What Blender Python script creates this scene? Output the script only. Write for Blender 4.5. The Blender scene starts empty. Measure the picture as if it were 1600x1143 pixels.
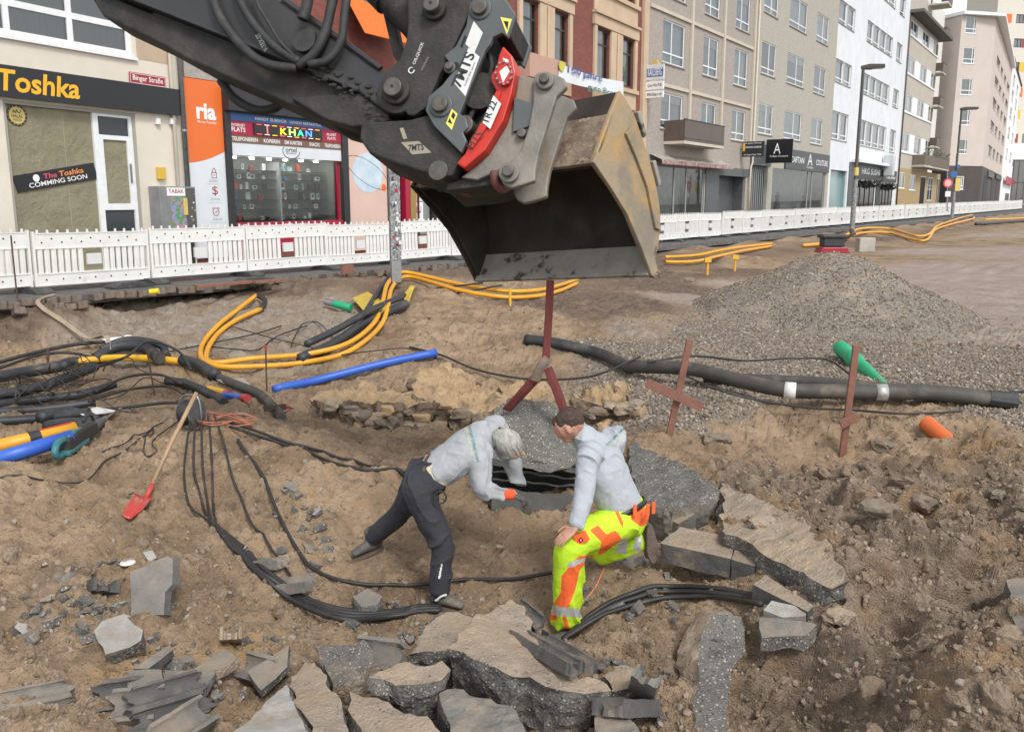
import bpy, bmesh, math, random
import numpy as np
from mathutils import Vector, Matrix, Euler
random.seed(7); np.random.seed(7)
R = math.radians
sc = bpy.context.scene
COL = sc.collection
# ------------------------------------------------------------------ camera
FPX, PITCH, CAMH = 1380.0, R(10.6), 1.65
CP, SP = math.cos(PITCH), math.sin(PITCH)
cam_d = bpy.data.cameras.new("camera"); cam = bpy.data.objects.new("camera", cam_d); COL.objects.link(cam)
cam_d.sensor_width = 36; cam_d.lens = 36 * FPX / 1600; cam_d.clip_start = .1; cam_d.clip_end = 1200
cam.location = (0, 0, CAMH); cam.rotation_euler = (math.pi / 2 - PITCH, 0, 0)
sc.camera = cam
# ------------------------------------------------------------------ world, sun, exposure
SUN_EL, SUN_AZ = 48, 155
w = bpy.data.worlds.new("World"); sc.world = w; w.use_nodes = True
nt = w.node_tree; nt.nodes.clear()
sky = nt.nodes.new("ShaderNodeTexSky"); sky.sky_type = 'NISHITA'; sky.sun_disc = False
sky.sun_elevation = R(SUN_EL); sky.sun_rotation = R(SUN_AZ); sky.air_density = 1.0; sky.dust_density = 1.0; sky.ozone_density = 1.0
hs = nt.nodes.new("ShaderNodeHueSaturation"); hs.inputs['Saturation'].default_value = .22
bg = nt.nodes.new("ShaderNodeBackground"); bg.inputs['Strength'].default_value = .15
wo = nt.nodes.new("ShaderNodeOutputWorld")
nt.links.new(sky.outputs[0], hs.inputs['Color']); nt.links.new(hs.outputs[0], bg.inputs['Color']); nt.links.new(bg.outputs[0], wo.inputs['Surface'])
sl = bpy.data.lights.new("sun", 'SUN'); sl.energy = 1.5; sl.angle = R(15); sl.color = (1, .97, .92)
sun = bpy.data.objects.new("sun", sl); COL.objects.link(sun)
sd = Vector((math.sin(R(SUN_AZ)) * math.cos(R(SUN_EL)), math.cos(R(SUN_AZ)) * math.cos(R(SUN_EL)), math.sin(R(SUN_EL))))
sun.rotation_euler = (-sd).to_track_quat('-Z', 'Y').to_euler()
sc.view_settings.view_transform = 'Standard'; sc.view_settings.look = 'None'
sc.view_settings.exposure = .70; sc.view_settings.gamma = 1
sc.view_settings.use_curve_mapping = False
sc.render.engine = 'CYCLES'
sc.cycles.max_bounces = 5; sc.cycles.diffuse_bounces = 3; sc.cycles.glossy_bounces = 3; sc.cycles.use_adaptive_sampling = True; sc.cycles.adaptive_threshold = .025; sc.cycles.transparent_max_bounces = 10
sc.cycles.use_denoising = True

# ------------------------------------------------------------------ helpers: rays
def ray(px, py):
    xc = (px - 800) / FPX; yc = (571.5 - py) / FPX
    return Vector((xc, CP + yc * SP, -SP + yc * CP))
def G(px, py, z=0.0):
    d = ray(px, py); t = (z - CAMH) / d.z
    return Vector((d.x * t, d.y * t, z))
def D(px, py, Y):
    d = ray(px, py); t = Y / d.y
    return Vector((d.x * t, Y, CAMH + d.z * t))
def pix(p):
    p = Vector(p) - Vector((0, 0, CAMH))
    dep = p.y * CP - p.z * SP; up = p.y * SP + p.z * CP
    return (800 + FPX * p.x / dep, 571.5 - FPX * up / dep)

# ------------------------------------------------------------------ helpers: numpy noise
def _h(ix, iy, iz):
    n = (ix.astype(np.int64) * 374761393 + iy.astype(np.int64) * 668265263 + iz.astype(np.int64) * 2147483647 // 7 + 12345) & 0xffffffff
    n = ((n ^ (n >> 13)) * 1274126177) & 0xffffffff
    return ((n ^ (n >> 16)) & 0xffff) / 32767.5 - 1.0
def vnoise(x, y, z=None):
    x = np.asarray(x, float); y = np.asarray(y, float)
    z = np.zeros_like(x) if z is None else np.asarray(z, float)
    ix, iy, iz = np.floor(x), np.floor(y), np.floor(z)
    fx, fy, fz = x - ix, y - iy, z - iz
    fx = fx * fx * fx * (fx * (fx * 6 - 15) + 10); fy = fy * fy * fy * (fy * (fy * 6 - 15) + 10); fz = fz * fz * (3 - 2 * fz)
    def L(a, b, t): return a + (b - a) * t
    c = lambda i, j, k: _h(ix + i, iy + j, iz + k)
    return L(L(L(c(0,0,0), c(1,0,0), fx), L(c(0,1,0), c(1,1,0), fx), fy), L(L(c(0,0,1), c(1,0,1), fx), L(c(0,1,1), c(1,1,1), fx), fy), fz)
def fbm(x, y, z=None, oct=4, lac=2.03, gain=.5):
    s = 0; a = 1
    zz = 0 if z is None else z
    for i in range(oct):
        s = s + a * vnoise(x * lac ** i + 17.3 * i, y * lac ** i - 9.1 * i, None if z is None else zz * lac ** i + 3.7 * i); a *= gain
    return s

# ------------------------------------------------------------------ helpers: objects
OFF = {}
def link(o, parent=None, at=None):
    COL.objects.link(o)
    if parent is not None:
        o.parent = parent; OFF[o.name] = OFF[parent.name]
    else:
        a = Vector(at) if at is not None else Vector((0, 0, 0)); o.location = a; OFF[o.name] = a
    return o
def tag(o, label=None, cat=None, group=None, kind=None):
    if label: o['label'] = label
    if cat: o['category'] = cat
    if group: o['group'] = group
    if kind: o['kind'] = kind
    return o
def thing(name, at, label, cat, group=None):
    return tag(link(bpy.data.objects.new(name, None), None, at), label, cat, group)
def to_mesh(name, V, F, mats, off=(0, 0, 0), smooth=False, mi=None):
    me = bpy.data.meshes.new(name)
    V = np.asarray(V, float) - np.asarray(off, float)
    me.from_pydata(V.tolist(), [], [list(f) for f in F])
    for m in (mats if isinstance(mats, (list, tuple)) else [mats]):
        me.materials.append(m)
    if mi is not None: me.polygons.foreach_set('material_index', mi)
    if smooth: me.polygons.foreach_set('use_smooth', [True] * len(me.polygons))
    me.update()
    return me
class MB:
    def __init__(s): s.v = []; s.f = []; s.m = []
    def add(s, V, F, m=0):
        b = len(s.v); s.v += [tuple(p) for p in V]; s.f += [tuple(i + b for i in f) for f in F]; s.m += [m] * len(F); return s
    def box(s, c, U, V, W, m=0):
        """c centre; U,V,W half-axis vectors"""
        c = Vector(c); U = Vector(U); V = Vector(V); W = Vector(W); P = []
        for k in (-1, 1):
            for j in (-1, 1):
                for i in (-1, 1): P.append(c + i * U + j * V + k * W)
        Fq = [(0,2,3,1), (4,5,7,6), (0,1,5,4), (2,6,7,3), (0,4,6,2), (1,3,7,5)]
        if U.cross(V).dot(W) < 0: Fq = [f[::-1] for f in Fq]
        return s.add(P, Fq, m)
    def aabox(s, a, b, m=0):
        a = Vector(a); b = Vector(b); h = (b - a) / 2
        return s.box((a + b) / 2, (abs(h.x),0,0), (0,abs(h.y),0), (0,0,abs(h.z)), m)
    def prism(s, poly, ext, m=0, m_side=None):
        """poly: list of 3D points, extruded by vector ext"""
        n = len(poly); e = Vector(ext); P = [Vector(p) for p in poly]
        nn = Vector((0, 0, 0))
        for i in range(n): nn += P[i].cross(P[(i + 1) % n])
        if nn.dot(e) > 0: P = P[::-1]
        s.add(P + [p + e for p in P], [tuple(range(n)), tuple(range(2 * n - 1, n - 1, -1))], m)
        b = len(s.v) - 2 * n
        for i in range(n):
            j = (i + 1) % n; s.f.append((b + i, b + n + i, b + n + j, b + j)); s.m.append(m if m_side is None else m_side)
        return s
    def tube(s, path, r, n=10, cap=True, m=0, ridge=None):
        P = [Vector(p) for p in path]; k = len(P)
        rs = r if isinstance(r, (list, tuple)) else [r] * k
        T = [(P[min(i + 1, k - 1)] - P[max(i - 1, 0)]).normalized() for i in range(k)]
        up = Vector((0, 0, 1)) if abs(T[0].z) < .9 else Vector((1, 0, 0))
        N = (up - T[0] * up.dot(T[0])).normalized(); V = []; b = len(s.v)
        for i in range(k):
            N = (N - T[i] * N.dot(T[i])); N = N.normalized() if N.length > 1e-6 else T[i].orthogonal().normalized()
            Bn = T[i].cross(N); rr = rs[i]
            for j in range(n):
                a = 2 * math.pi * j / n; V.append(P[i] + (N * math.cos(a) + Bn * math.sin(a)) * rr)
        s.v += [tuple(p) for p in V]
        for i in range(k - 1):
            for j in range(n):
                s.f.append((b + i * n + j, b + i * n + (j + 1) % n, b + (i + 1) * n + (j + 1) % n, b + (i + 1) * n + j)); s.m.append(m)
        if cap:
            s.f.append(tuple(b + j for j in range(n))[::-1]); s.m.append(m)
            s.f.append(tuple(b + (k - 1) * n + j for j in range(n))); s.m.append(m)
        return s
    def cyl(s, a, b, r, n=16, m=0): return s.tube([a, b], r, n, True, m)
    def obj(s, name, mats, parent=None, smooth=False, at=None, bevel=0, auto=None):
        if parent is None and at is None:
            A = np.array(s.v); at = Vector(((A[:,0].min() + A[:,0].max()) / 2, (A[:,1].min() + A[:,1].max()) / 2, A[:,2].min()))
        off = OFF[parent.name] if parent is not None else Vector(at)
        me = to_mesh(name, s.v, s.f, mats, off, smooth or auto is not None, s.m)
        if auto is not None: sharp(me, auto)
        o = link(bpy.data.objects.new(name, me), parent, at)
        if bevel:
            bv = o.modifiers.new('bevel', 'BEVEL'); bv.width = bevel; bv.segments = 2; bv.limit_method = 'ANGLE'; bv.angle_limit = R(35)
        return o
def sharp(me, ang=35):
    bm = bmesh.new(); bm.from_mesh(me); a = R(ang)
    for e in bm.edges:
        if len(e.link_faces) == 2 and e.calc_face_angle(0) > a: e.smooth = False
    bm.to_mesh(me); bm.free()
def spline(pts, seg=8):
    P = [Vector(p) for p in pts]; P = [P[0] * 2 - P[1]] + P + [P[-1] * 2 - P[-2]]; out = []
    for i in range(1, len(P) - 2):
        for k in range(seg):
            t = k / seg; a, b, c, d = P[i-1], P[i], P[i+1], P[i+2]
            out.append(.5 * ((2*b) + (c-a)*t + (2*a-5*b+4*c-d)*t*t + (3*b-a-3*c+d)*t**3))
    out.append(P[-2]); return out
def copy_tree(o, parent=None):
    c = o.copy(); COL.objects.link(c); c.parent = parent
    for ch in list(o.children): copy_tree(ch, c)
    return c

# ------------------------------------------------------------------ helpers: materials
def nd(t, typ, **kw):
    n = t.nodes.new(typ)
    for k, v in kw.items():
        if k.startswith('_'): n.inputs[k[1:].replace('_', ' ')].default_value = v
        else: setattr(n, k, v)
    return n
def rgba(c): return (c[0], c[1], c[2], 1)
def mix(t, fac, a, b):
    n = t.nodes.new('ShaderNodeMix'); n.data_type = 'RGBA'
    for i, v in ((0, fac), (6, a), (7, b)):
        if hasattr(v, 'links') or hasattr(v, 'is_linked'): t.links.new(v, n.inputs[i])
        else: n.inputs[i].default_value = v if i == 0 else rgba(v)
    return n.outputs[2]
def ramp(t, src, lo, hi):
    n = t.nodes.new('ShaderNodeMapRange'); n.clamp = True
    n.inputs[1].default_value = lo; n.inputs[2].default_value = hi
    t.links.new(src, n.inputs[0]); return n.outputs[0]
def tcoord(t, kind='Object'):
    return t.nodes.new('ShaderNodeTexCoord').outputs[kind]
def noise_n(t, co, scale, detail=6, rough=.6, dist=0, stretch=None):
    if stretch is not None:
        mp = t.nodes.new('ShaderNodeMapping'); mp.inputs['Scale'].default_value = stretch; t.links.new(co, mp.inputs[0]); co = mp.outputs[0]
    n = nd(t, 'ShaderNodeTexNoise', _Scale=scale, _Detail=detail, _Roughness=rough, _Distortion=dist); t.links.new(co, n.inputs['Vector']); return n.outputs['Fac']
def newmat(name):
    m = bpy.data.materials.new(name); m.use_nodes = True; t = m.node_tree
    return m, t, t.nodes['Principled BSDF']
def mat(name, col, col2=None, scale=4, rough=.7, metal=0, bump=0, bscale=60, dirt=None, spec=.5, coat=0, stretch=None, lo=.35, hi=.65, bdist=.02, rvar=0):
    """two-tone noise colour + optional dirt=(colour, scale, lo, hi) + noise bump"""
    m, t, b = newmat(name); co = tcoord(t)
    c = None
    if col2 is not None: c = mix(t, ramp(t, noise_n(t, co, scale, 8, .62, stretch=stretch), lo, hi), col, col2)
    if dirt is not None:
        f = ramp(t, noise_n(t, co, dirt[1], 8, .65), dirt[2], dirt[3]); c = mix(t, f, c if c is not None else col, dirt[0])
    if c is not None: t.links.new(c, b.inputs['Base Color'])
    else: b.inputs['Base Color'].default_value = rgba(col)
    b.inputs['Roughness'].default_value = rough; b.inputs['Metallic'].default_value = metal; b.inputs['Specular IOR Level'].default_value = spec
    if rvar:
        mr = t.nodes.new('ShaderNodeMapRange'); mr.inputs[3].default_value = rough - rvar; mr.inputs[4].default_value = rough + rvar
        t.links.new(noise_n(t, co, 7, 6), mr.inputs[0]); t.links.new(mr.outputs[0], b.inputs['Roughness'])
    if coat: b.inputs['Coat Weight'].default_value = coat
    if bump:
        bn = nd(t, 'ShaderNodeBump', _Strength=bump, _Distance=bdist); t.links.new(noise_n(t, co, bscale, 8, .65), bn.inputs['Height']); t.links.new(bn.outputs[0], b.inputs['Normal'])
    return m
def emit(name, col, s=1.0):
    m, t, b = newmat(name); b.inputs['Base Color'].default_value = rgba(col); b.inputs['Emission Color'].default_value = rgba(col); b.inputs['Emission Strength'].default_value = s; return m
def glassmat(name, tint=(.75, .82, .82), refl=.10, rough=.02):
    m = bpy.data.materials.new(name); m.use_nodes = True; t = m.node_tree; t.nodes.clear()
    o = t.nodes.new('ShaderNodeOutputMaterial'); mx = t.nodes.new('ShaderNodeMixShader'); tr = nd(t, 'ShaderNodeBsdfTransparent', _Color=rgba(tint))
    gl = nd(t, 'ShaderNodeBsdfGlossy', _Roughness=rough); lw = nd(t, 'ShaderNodeLayerWeight', _Blend=.35)
    ad = nd(t, 'ShaderNodeMath', operation='ADD'); ad.inputs[1].default_value = refl
    t.links.new(lw.outputs['Fresnel'], ad.inputs[0]); t.links.new(ad.outputs[0], mx.inputs[0]); t.links.new(tr.outputs[0], mx.inputs[1]); t.links.new(gl.outputs[0], mx.inputs[2]); t.links.new(mx.outputs[0], o.inputs[0])
    return m
# ------------------------------------------------------------------ helpers: text and picture planes
def text_vf(txt, bold=0.0, shear=0.0, space=1.0):
    cu = bpy.data.curves.new('t', 'FONT'); cu.body = txt; cu.offset = bold; cu.shear = shear; cu.space_character = space; cu.resolution_u = 3
    o = bpy.data.objects.new('t', cu)
    me = o.to_mesh()
    V = np.array([v.co[:] for v in me.vertices]); F = [tuple(p.vertices) for p in me.polygons]
    o.to_mesh_clear(); bpy.data.objects.remove(o); bpy.data.curves.remove(cu)
    if len(V) == 0: return np.zeros((0, 3)), []
    V[:, :2] -= V[:, :2].min(0); return V, F
class Plane:
    """a real flat face in the place: origin o, right U, up V, outward N; picture points are cast on it to get (u, v)"""
    def __init__(s, o, U, V=None):
        s.o = Vector(o); s.U = Vector(U).normalized(); s.V = Vector(V).normalized() if V is not None else Vector((0, 0, 1)); s.N = s.U.cross(s.V).normalized()
    def uv(s, px, py):
        d = ray(px, py); c = Vector((0, 0, CAMH)); t = (s.o - c).dot(s.N) / d.dot(s.N); q = c + d * t - s.o
        return q.dot(s.U), q.dot(s.V)
    def P(s, u, v, out=0.0): return s.o + s.U * u + s.V * v + s.N * out
    def rect(s, x0, y0, x1, y1):
        a = s.uv(x0, y0); b = s.uv(x1, y1); return a[0], b[0], b[1], a[1]      # u0,u1,v0,v1
    def slab(s, mb, r, out0, out1, m=0):
        u0, u1, v0, v1 = r
        return mb.box(s.P((u0+u1)/2, (v0+v1)/2, (out0+out1)/2), s.U * (u1-u0)/2, s.V * (v1-v0)/2, s.N * (out1-out0)/2, m)
    def text(s, mb, txt, r, out, bold=0.0, shear=0.0, thick=.006, m=0, space=1.0):
        V, F = text_vf(txt, bold, shear, space)
        if not F: return
        W, H = V[:,0].max(), V[:,1].max(); u0, u1, v0, v1 = r
        P = [s.P(u0 + p[0] / W * (u1 - u0), v0 + p[1] / H * (v1 - v0), out) for p in V]
        mb.add(P, F, m)
    def disc(s, mb, u, v, ru, rv, out0, out1, n=28, m=0):
        mb.prism([s.P(u + ru * math.cos(2*math.pi*i/n), v + rv * math.sin(2*math.pi*i/n), out0) for i in range(n)], s.N * (out1 - out0), m)
# ------------------------------------------------------------------ street line (fence) and terrain
F0 = Vector((-8.9, 15.7, 0)); FA = R(37); FD = Vector((math.sin(FA), math.cos(FA), 0)); FN = Vector((math.cos(FA), -math.sin(FA), 0))
def zs(Y): return max(0.0, Y - 35) * .0075
def fpt(s, off=0.0, z=0.0):
    p = F0 + FD * s + FN * off; return Vector((p.x, p.y, zs(p.y) + z))
def edge_off(s): return 1.0 + max(0, s) * .012
CTRL = []
def c(px, py, z, zone='s'):
    p = G(px, py, z); CTRL.append((p.x, p.y, z, zone))
for s in range(-10, 150, 5):
    p = fpt(s, edge_off(s) + .28); CTRL.append((p.x, p.y, p.z - .07, 'd' if s < 25 else 's'))
    p = fpt(s, edge_off(s) - .5); CTRL.append((p.x, p.y, p.z - .12, 's'))
    p = fpt(s, -6); CTRL.append((p.x, p.y, p.z - .5, 's'))
for s in range(18, 95, 4):
    p = fpt(s, edge_off(s) + 1.5 + .01 * s); CTRL.append((p.x, p.y, p.z - .52, 'd')); p = fpt(s, edge_off(s) + 2.8 + .02 * s); CTRL.append((p.x, p.y, p.z - .55, 's' if s % 8 else 'd'))
# left trench below the road edge
for a in [(30,515,-.42,'d'),(110,520,-.5,'y'),(30,560,-.75,'s'),(120,545,-.72,'s'),(230,505,-.52,'y'),(320,500,-.5,'y'),(250,545,-.75,'y'),(420,495,-.5,'y'),(480,520,-.72,'y'),(530,500,-.52,'y'),(400,545,-.8,'y'),
          (330,560,-.85,'s'),(560,480,-.42,'y'),(460,565,-.9,'y'),(60,620,-1.0,'s'),(160,625,-1.02,'s'),(280,610,-1.0,'s'),(400,600,-.92,'s'),(600,535,-.68,'s'),(540,575,-.88,'s'),(200,650,-.98,'s'),
          (0,700,-1.0,'s'),(60,690,-1.0,'s'),
          # bank on the left in front of the cables
          (230,690,-.86),(160,690,-.9),(300,655,-.84),(370,655,-.85),(430,670,-.88),(120,740,-.86),(40,770,-.86),(0,820,-.92),(200,760,-.93),(280,760,-.98),(150,850,-1.06),(60,900,-1.1),(240,850,-1.13),
          (60,1000,-1.15),(200,1050,-1.2),(60,1130,-1.18),(330,1100,-1.25),(340,820,-1.16),(340,900,-1.24),(380,970,-1.33),(450,930,-1.37),(410,760,-1.0),(470,700,-.93),(490,790,-1.1),(560,720,-1.0),(540,800,-1.16),
          (520,860,-1.3),(590,860,-1.3),(600,950,-1.44),(700,950,-1.46),(640,1000,-1.42),(780,900,-1.45),(690,870,-1.42),(820,830,-1.32),(740,800,-1.25),(860,800,-1.28),(650,700,-1.05),(620,760,-1.12),
          (480,1050,-1.36),(600,1100,-1.38),(800,1130,-1.4),(900,1010,-1.45),(940,930,-1.45),(1000,930,-1.42),(1000,870,-1.36),(1080,900,-1.3),(1150,960,-1.25),(1040,990,-1.35),(1060,1100,-1.35),(960,1130,-1.38),
          # trough before the old wall and the ground behind it
          (560,672,-1.22),(680,676,-1.22),(500,640,-1.1),(760,665,-1.2),(480,600,-.95),(560,562,-.78),(660,560,-.76),(720,548,-.68),(790,560,-.72),(860,566,-.74),(960,565,-.74,'g'),(1020,575,-.72,'g'),
          (640,505,-.52),(720,500,-.48,'s'),(760,525,-.56,'s'),(830,495,-.46),(900,485,-.43,'d'),(980,470,-.42,'d'),(820,465,-.36,'d'),(680,455,-.22,'s'),(760,455,-.3,'s'),(620,455,-.2,'d'),(900,515,-.55),
          # gravel field
          (930,540,-.62,'g'),(1050,560,-.66,'g'),(1100,610,-.7,'g'),(1200,580,-.68,'g'),(1300,605,-.7,'g'),(1400,560,-.66,'g'),(1500,605,-.7,'g'),(1590,560,-.66,'g'),(1000,515,-.58,'y'),(1100,520,-.6,'g'),(1550,525,-.62,'y'),(1250,535,-.62,'g'),(1590,505,-.6,'r'),
          (1060,450,-.46,'d'),(1090,470,-.5,'r'),(1180,450,-.52,'r'),(1030,425,-.36,'d'),(1120,420,-.42,'d'),(1230,405,-.45,'s'),(1180,400,-.3,'s'),(1340,385,-.45,'d'),(1450,470,-.58,'r'),(1590,440,-.52,'r'),(1500,420,-.5,'r'),(1590,390,-.35,'r'),(1440,390,-.42,'r'),(1380,372,-.3,'d'),(1520,365,-.2,'r'),(1590,360,-.1,'r'),
          # right: pit by the stakes and the clod field
          (1050,650,-.8,'g'),(1130,640,-.75,'g'),(1030,690,-.85,'s'),(1090,700,-.92,'s'),(1150,670,-.88,'s'),(1200,690,-1.0,'s'),(1270,700,-1.05,'s'),(1330,680,-.92,'s'),(1250,655,-.82),(1360,650,-.76),(1450,655,-.76,'s'),(1590,650,-.73,'g'),(1420,690,-.84),(1540,700,-.74,'k'),
          (1300,740,-.9,'k'),(1400,760,-.76,'k'),(1550,770,-.7,'k'),(1180,740,-.86,'k'),(1100,740,-.9,'k'),(1250,800,-.8,'k'),(1400,830,-.78,'k'),(1560,850,-.74,'k'),(1170,820,-.88,'k'),(1300,880,-.86,'k'),(1480,900,-.86,'k'),(1590,930,-.84,'k'),
          (1210,960,-1.05,'k'),(1290,960,-1.02,'k'),(1180,1040,-1.22,'k'),(1250,1050,-1.22,'k'),(1330,1010,-1.08,'k'),(1400,970,-.98,'k'),(1300,1110,-1.2,'k'),(1200,1120,-1.3,'k'),(1420,1060,-1.0,'k'),(1480,1000,-.92,'k'),(1570,1030,-.84,'k'),(1500,1110,-.9,'k'),(1580,1120,-.85,'k'),(1120,1060,-1.3,'k'),(1400,1130,-1.08,'k')]:
    c(*a)
for X, Y, z, zz in [(-4,2.6,-1.15,'s'),(0,2.6,-1.35,'s'),(3.2,2.6,-.9,'k'),(-9,9,-.9,'s'),(-13,13,-.5,'s'),(9,6,-.7,'k'),(14,12,-.6,'g'),(24,24,-.5,'r'),(40,45,-.3,'r'),(70,70,0,'r'),(70,150,.6,'r'),(140,240,1.,'r'),(-60,80,-.5,'s'),(-150,240,-.5,'s'),(60,30,-.5,'r'),(200,240,1,'r')]:
    CTRL.append((X, Y, z, zz))
CA = np.array([(a[0], a[1], a[2]) for a in CTRL]); CZ = [a[3] for a in CTRL]
_d = np.sqrt(((CA[:, None, :2] - CA[None, :, :2]) ** 2).sum(-1)); _n = len(CA)
_A = np.zeros((_n + 1, _n + 1)); _A[:_n, :_n] = -_d - np.eye(_n) * .02; _A[:_n, _n] = 1; _A[_n, :_n] = 1
_w = np.linalg.solve(_A, np.append(CA[:, 2], 0))
HEAP = (6.35, 17.6)
TREAD = []; HOLLOW = []
for px, py, z, hd, hr in ((1225, 1040, -1.2, .30, .36), (1300, 1090, -1.15, .22, .32), (1430, 795, -.78, .16, .24), (1270, 715, -1.0, .2, .42), (1530, 915, -.85, .24, .26), (1390, 935, -.95, .16, .22), (1180, 1120, -1.25, .2, .25), (1475, 1060, -.95, -.14, .3), (1560, 1080, -.85, -.12, .35), (1320, 990, -1.0, -.12, .2), (430, 770, -1.0, .1, .2), (590, 800, -1.15, .12, .3), (330, 770, -1.0, .08, .2), (640, 690, -1.1, .12, .3), (500, 610, -1.0, .12, .35), (720, 530, -.6, .12, .4), (850, 500, -.48, -.1, .5)):
    _p = G(px, py, z); HOLLOW.append((_p.x, _p.y, hd, hr))
for px, py, Y, dz, fr in ((712, 942, 6.84, -.06, .3), (566, 858, 7.5, -.09, .26), (872, 996, 6.55, 0, .3), (935, 885, 7.2, 0, .25), (1013, 888, 6.95, 0, .2)):
    _p = D(px, py, Y * .946); TREAD.append((_p.x, _p.y, _p.z + dz, fr))
ZON = {k: np.array([1.0 if z == k else 0.0 for z in CZ]) for k in 'gyrdk'}
def worley(x, y):
    ix, iy = np.floor(x), np.floor(y); best = np.full(x.shape, 9.0); sec = np.full(x.shape, 9.0); val = np.zeros(x.shape)
    for i in (-1, 0, 1):
        for j in (-1, 0, 1):
            cx, cy = ix + i, iy + j; o = np.zeros_like(x)
            dx = cx + .5 + .45 * _h(cx, cy, o + 3) - x; dy = cy + .5 + .45 * _h(cx, cy, o + 8) - y; d = dx * dx + dy * dy
            hv = _h(cx, cy, o + 5); m = d < best
            sec = np.where(m, best, np.minimum(sec, d)); val = np.where(m, hv, val); best = np.where(m, d, best)
    return np.sqrt(best), np.sqrt(sec), val
def field(x, y, zones=False, detail=True):
    shp = x.shape; x = x.ravel(); y = y.ravel(); z = np.empty(x.shape); W = {k: np.empty(x.shape) for k in 'gyrdk'}
    for a in range(0, len(x), 40000):
        X, Y = x[a:a+40000], y[a:a+40000]
        d2 = (X[:, None] - CA[None, :, 0]) ** 2 + (Y[:, None] - CA[None, :, 1]) ** 2
        z[a:a+40000] = -np.sqrt(d2) @ _w[:_n] + _w[_n]
        wt = 1 / (d2 + .02 + .0006 * (Y * Y)[:, None]) ** 2; sw = wt.sum(1)
        for k in W: W[k][a:a+40000] = wt @ ZON[k] / sw
    # gravel heap: cone of repose with a rounded top
    hx, hy = x - HEAP[0], y - HEAP[1]; ang = np.arctan2(hy, hx)
    r = np.sqrt(hx ** 2 + hy ** 2) * (1 + .07 * np.sin(2 * ang + .6) + .04 * np.sin(5 * ang))
    r = r + .12 * fbm(x * .9, y * .9, oct=3)
    hh = 1.42 - .5 * np.sqrt(r * r + .16); hh = np.where(hh > 0, hh, 0); k_ = np.clip(hh / .15, 0, 1); z = z + hh * k_
    W['g'] = np.clip(np.maximum(W['g'], (hh > .02) * 1.0), 0, 1); W['r'] = W['r'] * (hh <= .02)
    for hx_, hy_, hd_, hr_ in HOLLOW: z = z - hd_ * np.exp(-(((x - hx_) ** 2 + (y - hy_) ** 2) / hr_ ** 2) ** 1.6)
    if detail:
        soft = 1 - .72 * np.clip(W['g'] + W['r'], 0, 1); near = np.clip(1.25 - y / 30, .12, 1)
        ck = W['k']; v = y + 1.25 * z; h_ = z * .8
        b1, b2, hv = worley(x * 2.6 + .35 * vnoise(x * 4, v * 4), v * 2.6 + .35 * vnoise(x * 4 + 9, v * 4))
        c1, c2, hv2 = worley(x * 7.5 + .3 * vnoise(x * 11, v * 11), v * 7.5 + .3 * vnoise(x * 11 + 5, v * 11 + 3))
        d = .075 * fbm(x * 1.3, v * 1.3, oct=4) + .085 * np.abs(fbm(x * 3.1 + 5, v * 3.1, oct=4)) - .055
        d = d + (.03 + .09 * ck) * (hv * np.clip((b2 - b1) * 2.6, 0, 1)) + (.014 + .03 * ck) * hv2 * np.clip((c2 - c1) * 3, 0, 1)
        z = z + soft * near * d
        v = y + 1.7 * z
        rid = 1 - np.abs(fbm(x * 9 + 3, v * 9, oct=3)); z = z + near * soft * .02 * (rid - .6)
        z = z + near * (.006 * fbm(x * 24, v * 24, oct=3)) * (soft + .2)
        # excavator tooth marks and tracks on the red field
        z = z + .02 * W['r'] * np.sin((x * .8 - y * .6) * 9) * vnoise(x * .4, y * .4)
    if detail:      # trodden spots under feet, knee and tools
        for fx, fy, fz, fr in TREAD:
            w_ = np.exp(-((x - fx) ** 2 + (y - fy) ** 2) / fr ** 2); z = z * (1 - w_) + fz * w_
    return (z.reshape(shp), {k: v.reshape(shp) for k, v in W.items()}) if zones else z.reshape(shp)
_ts = np.exp(np.linspace(math.log(3.0), math.log(160), 700))
def T(px, py, lift=0.0):
    d = ray(px, py); t = _ts / d.y
    X, Y, Z = d.x * t, d.y * t, CAMH + d.z * t
    H = field(X, Y, detail=False); i = np.argmax(H > Z) if (H > Z).any() else -1
    lo, hi = max(0, i - 5), min(len(t) - 1, i + 5)
    tt = np.linspace(t[lo], t[hi], 120); X, Y, Z = d.x * tt, d.y * tt, CAMH + d.z * tt
    H = field(X, Y); j = np.argmax(H > Z) if (H > Z).any() else 60
    return Vector((X[j], Y[j], H[j] + lift))
def hz(x, y): return float(field(np.array([float(x)]), np.array([float(y)]))[0])

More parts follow.
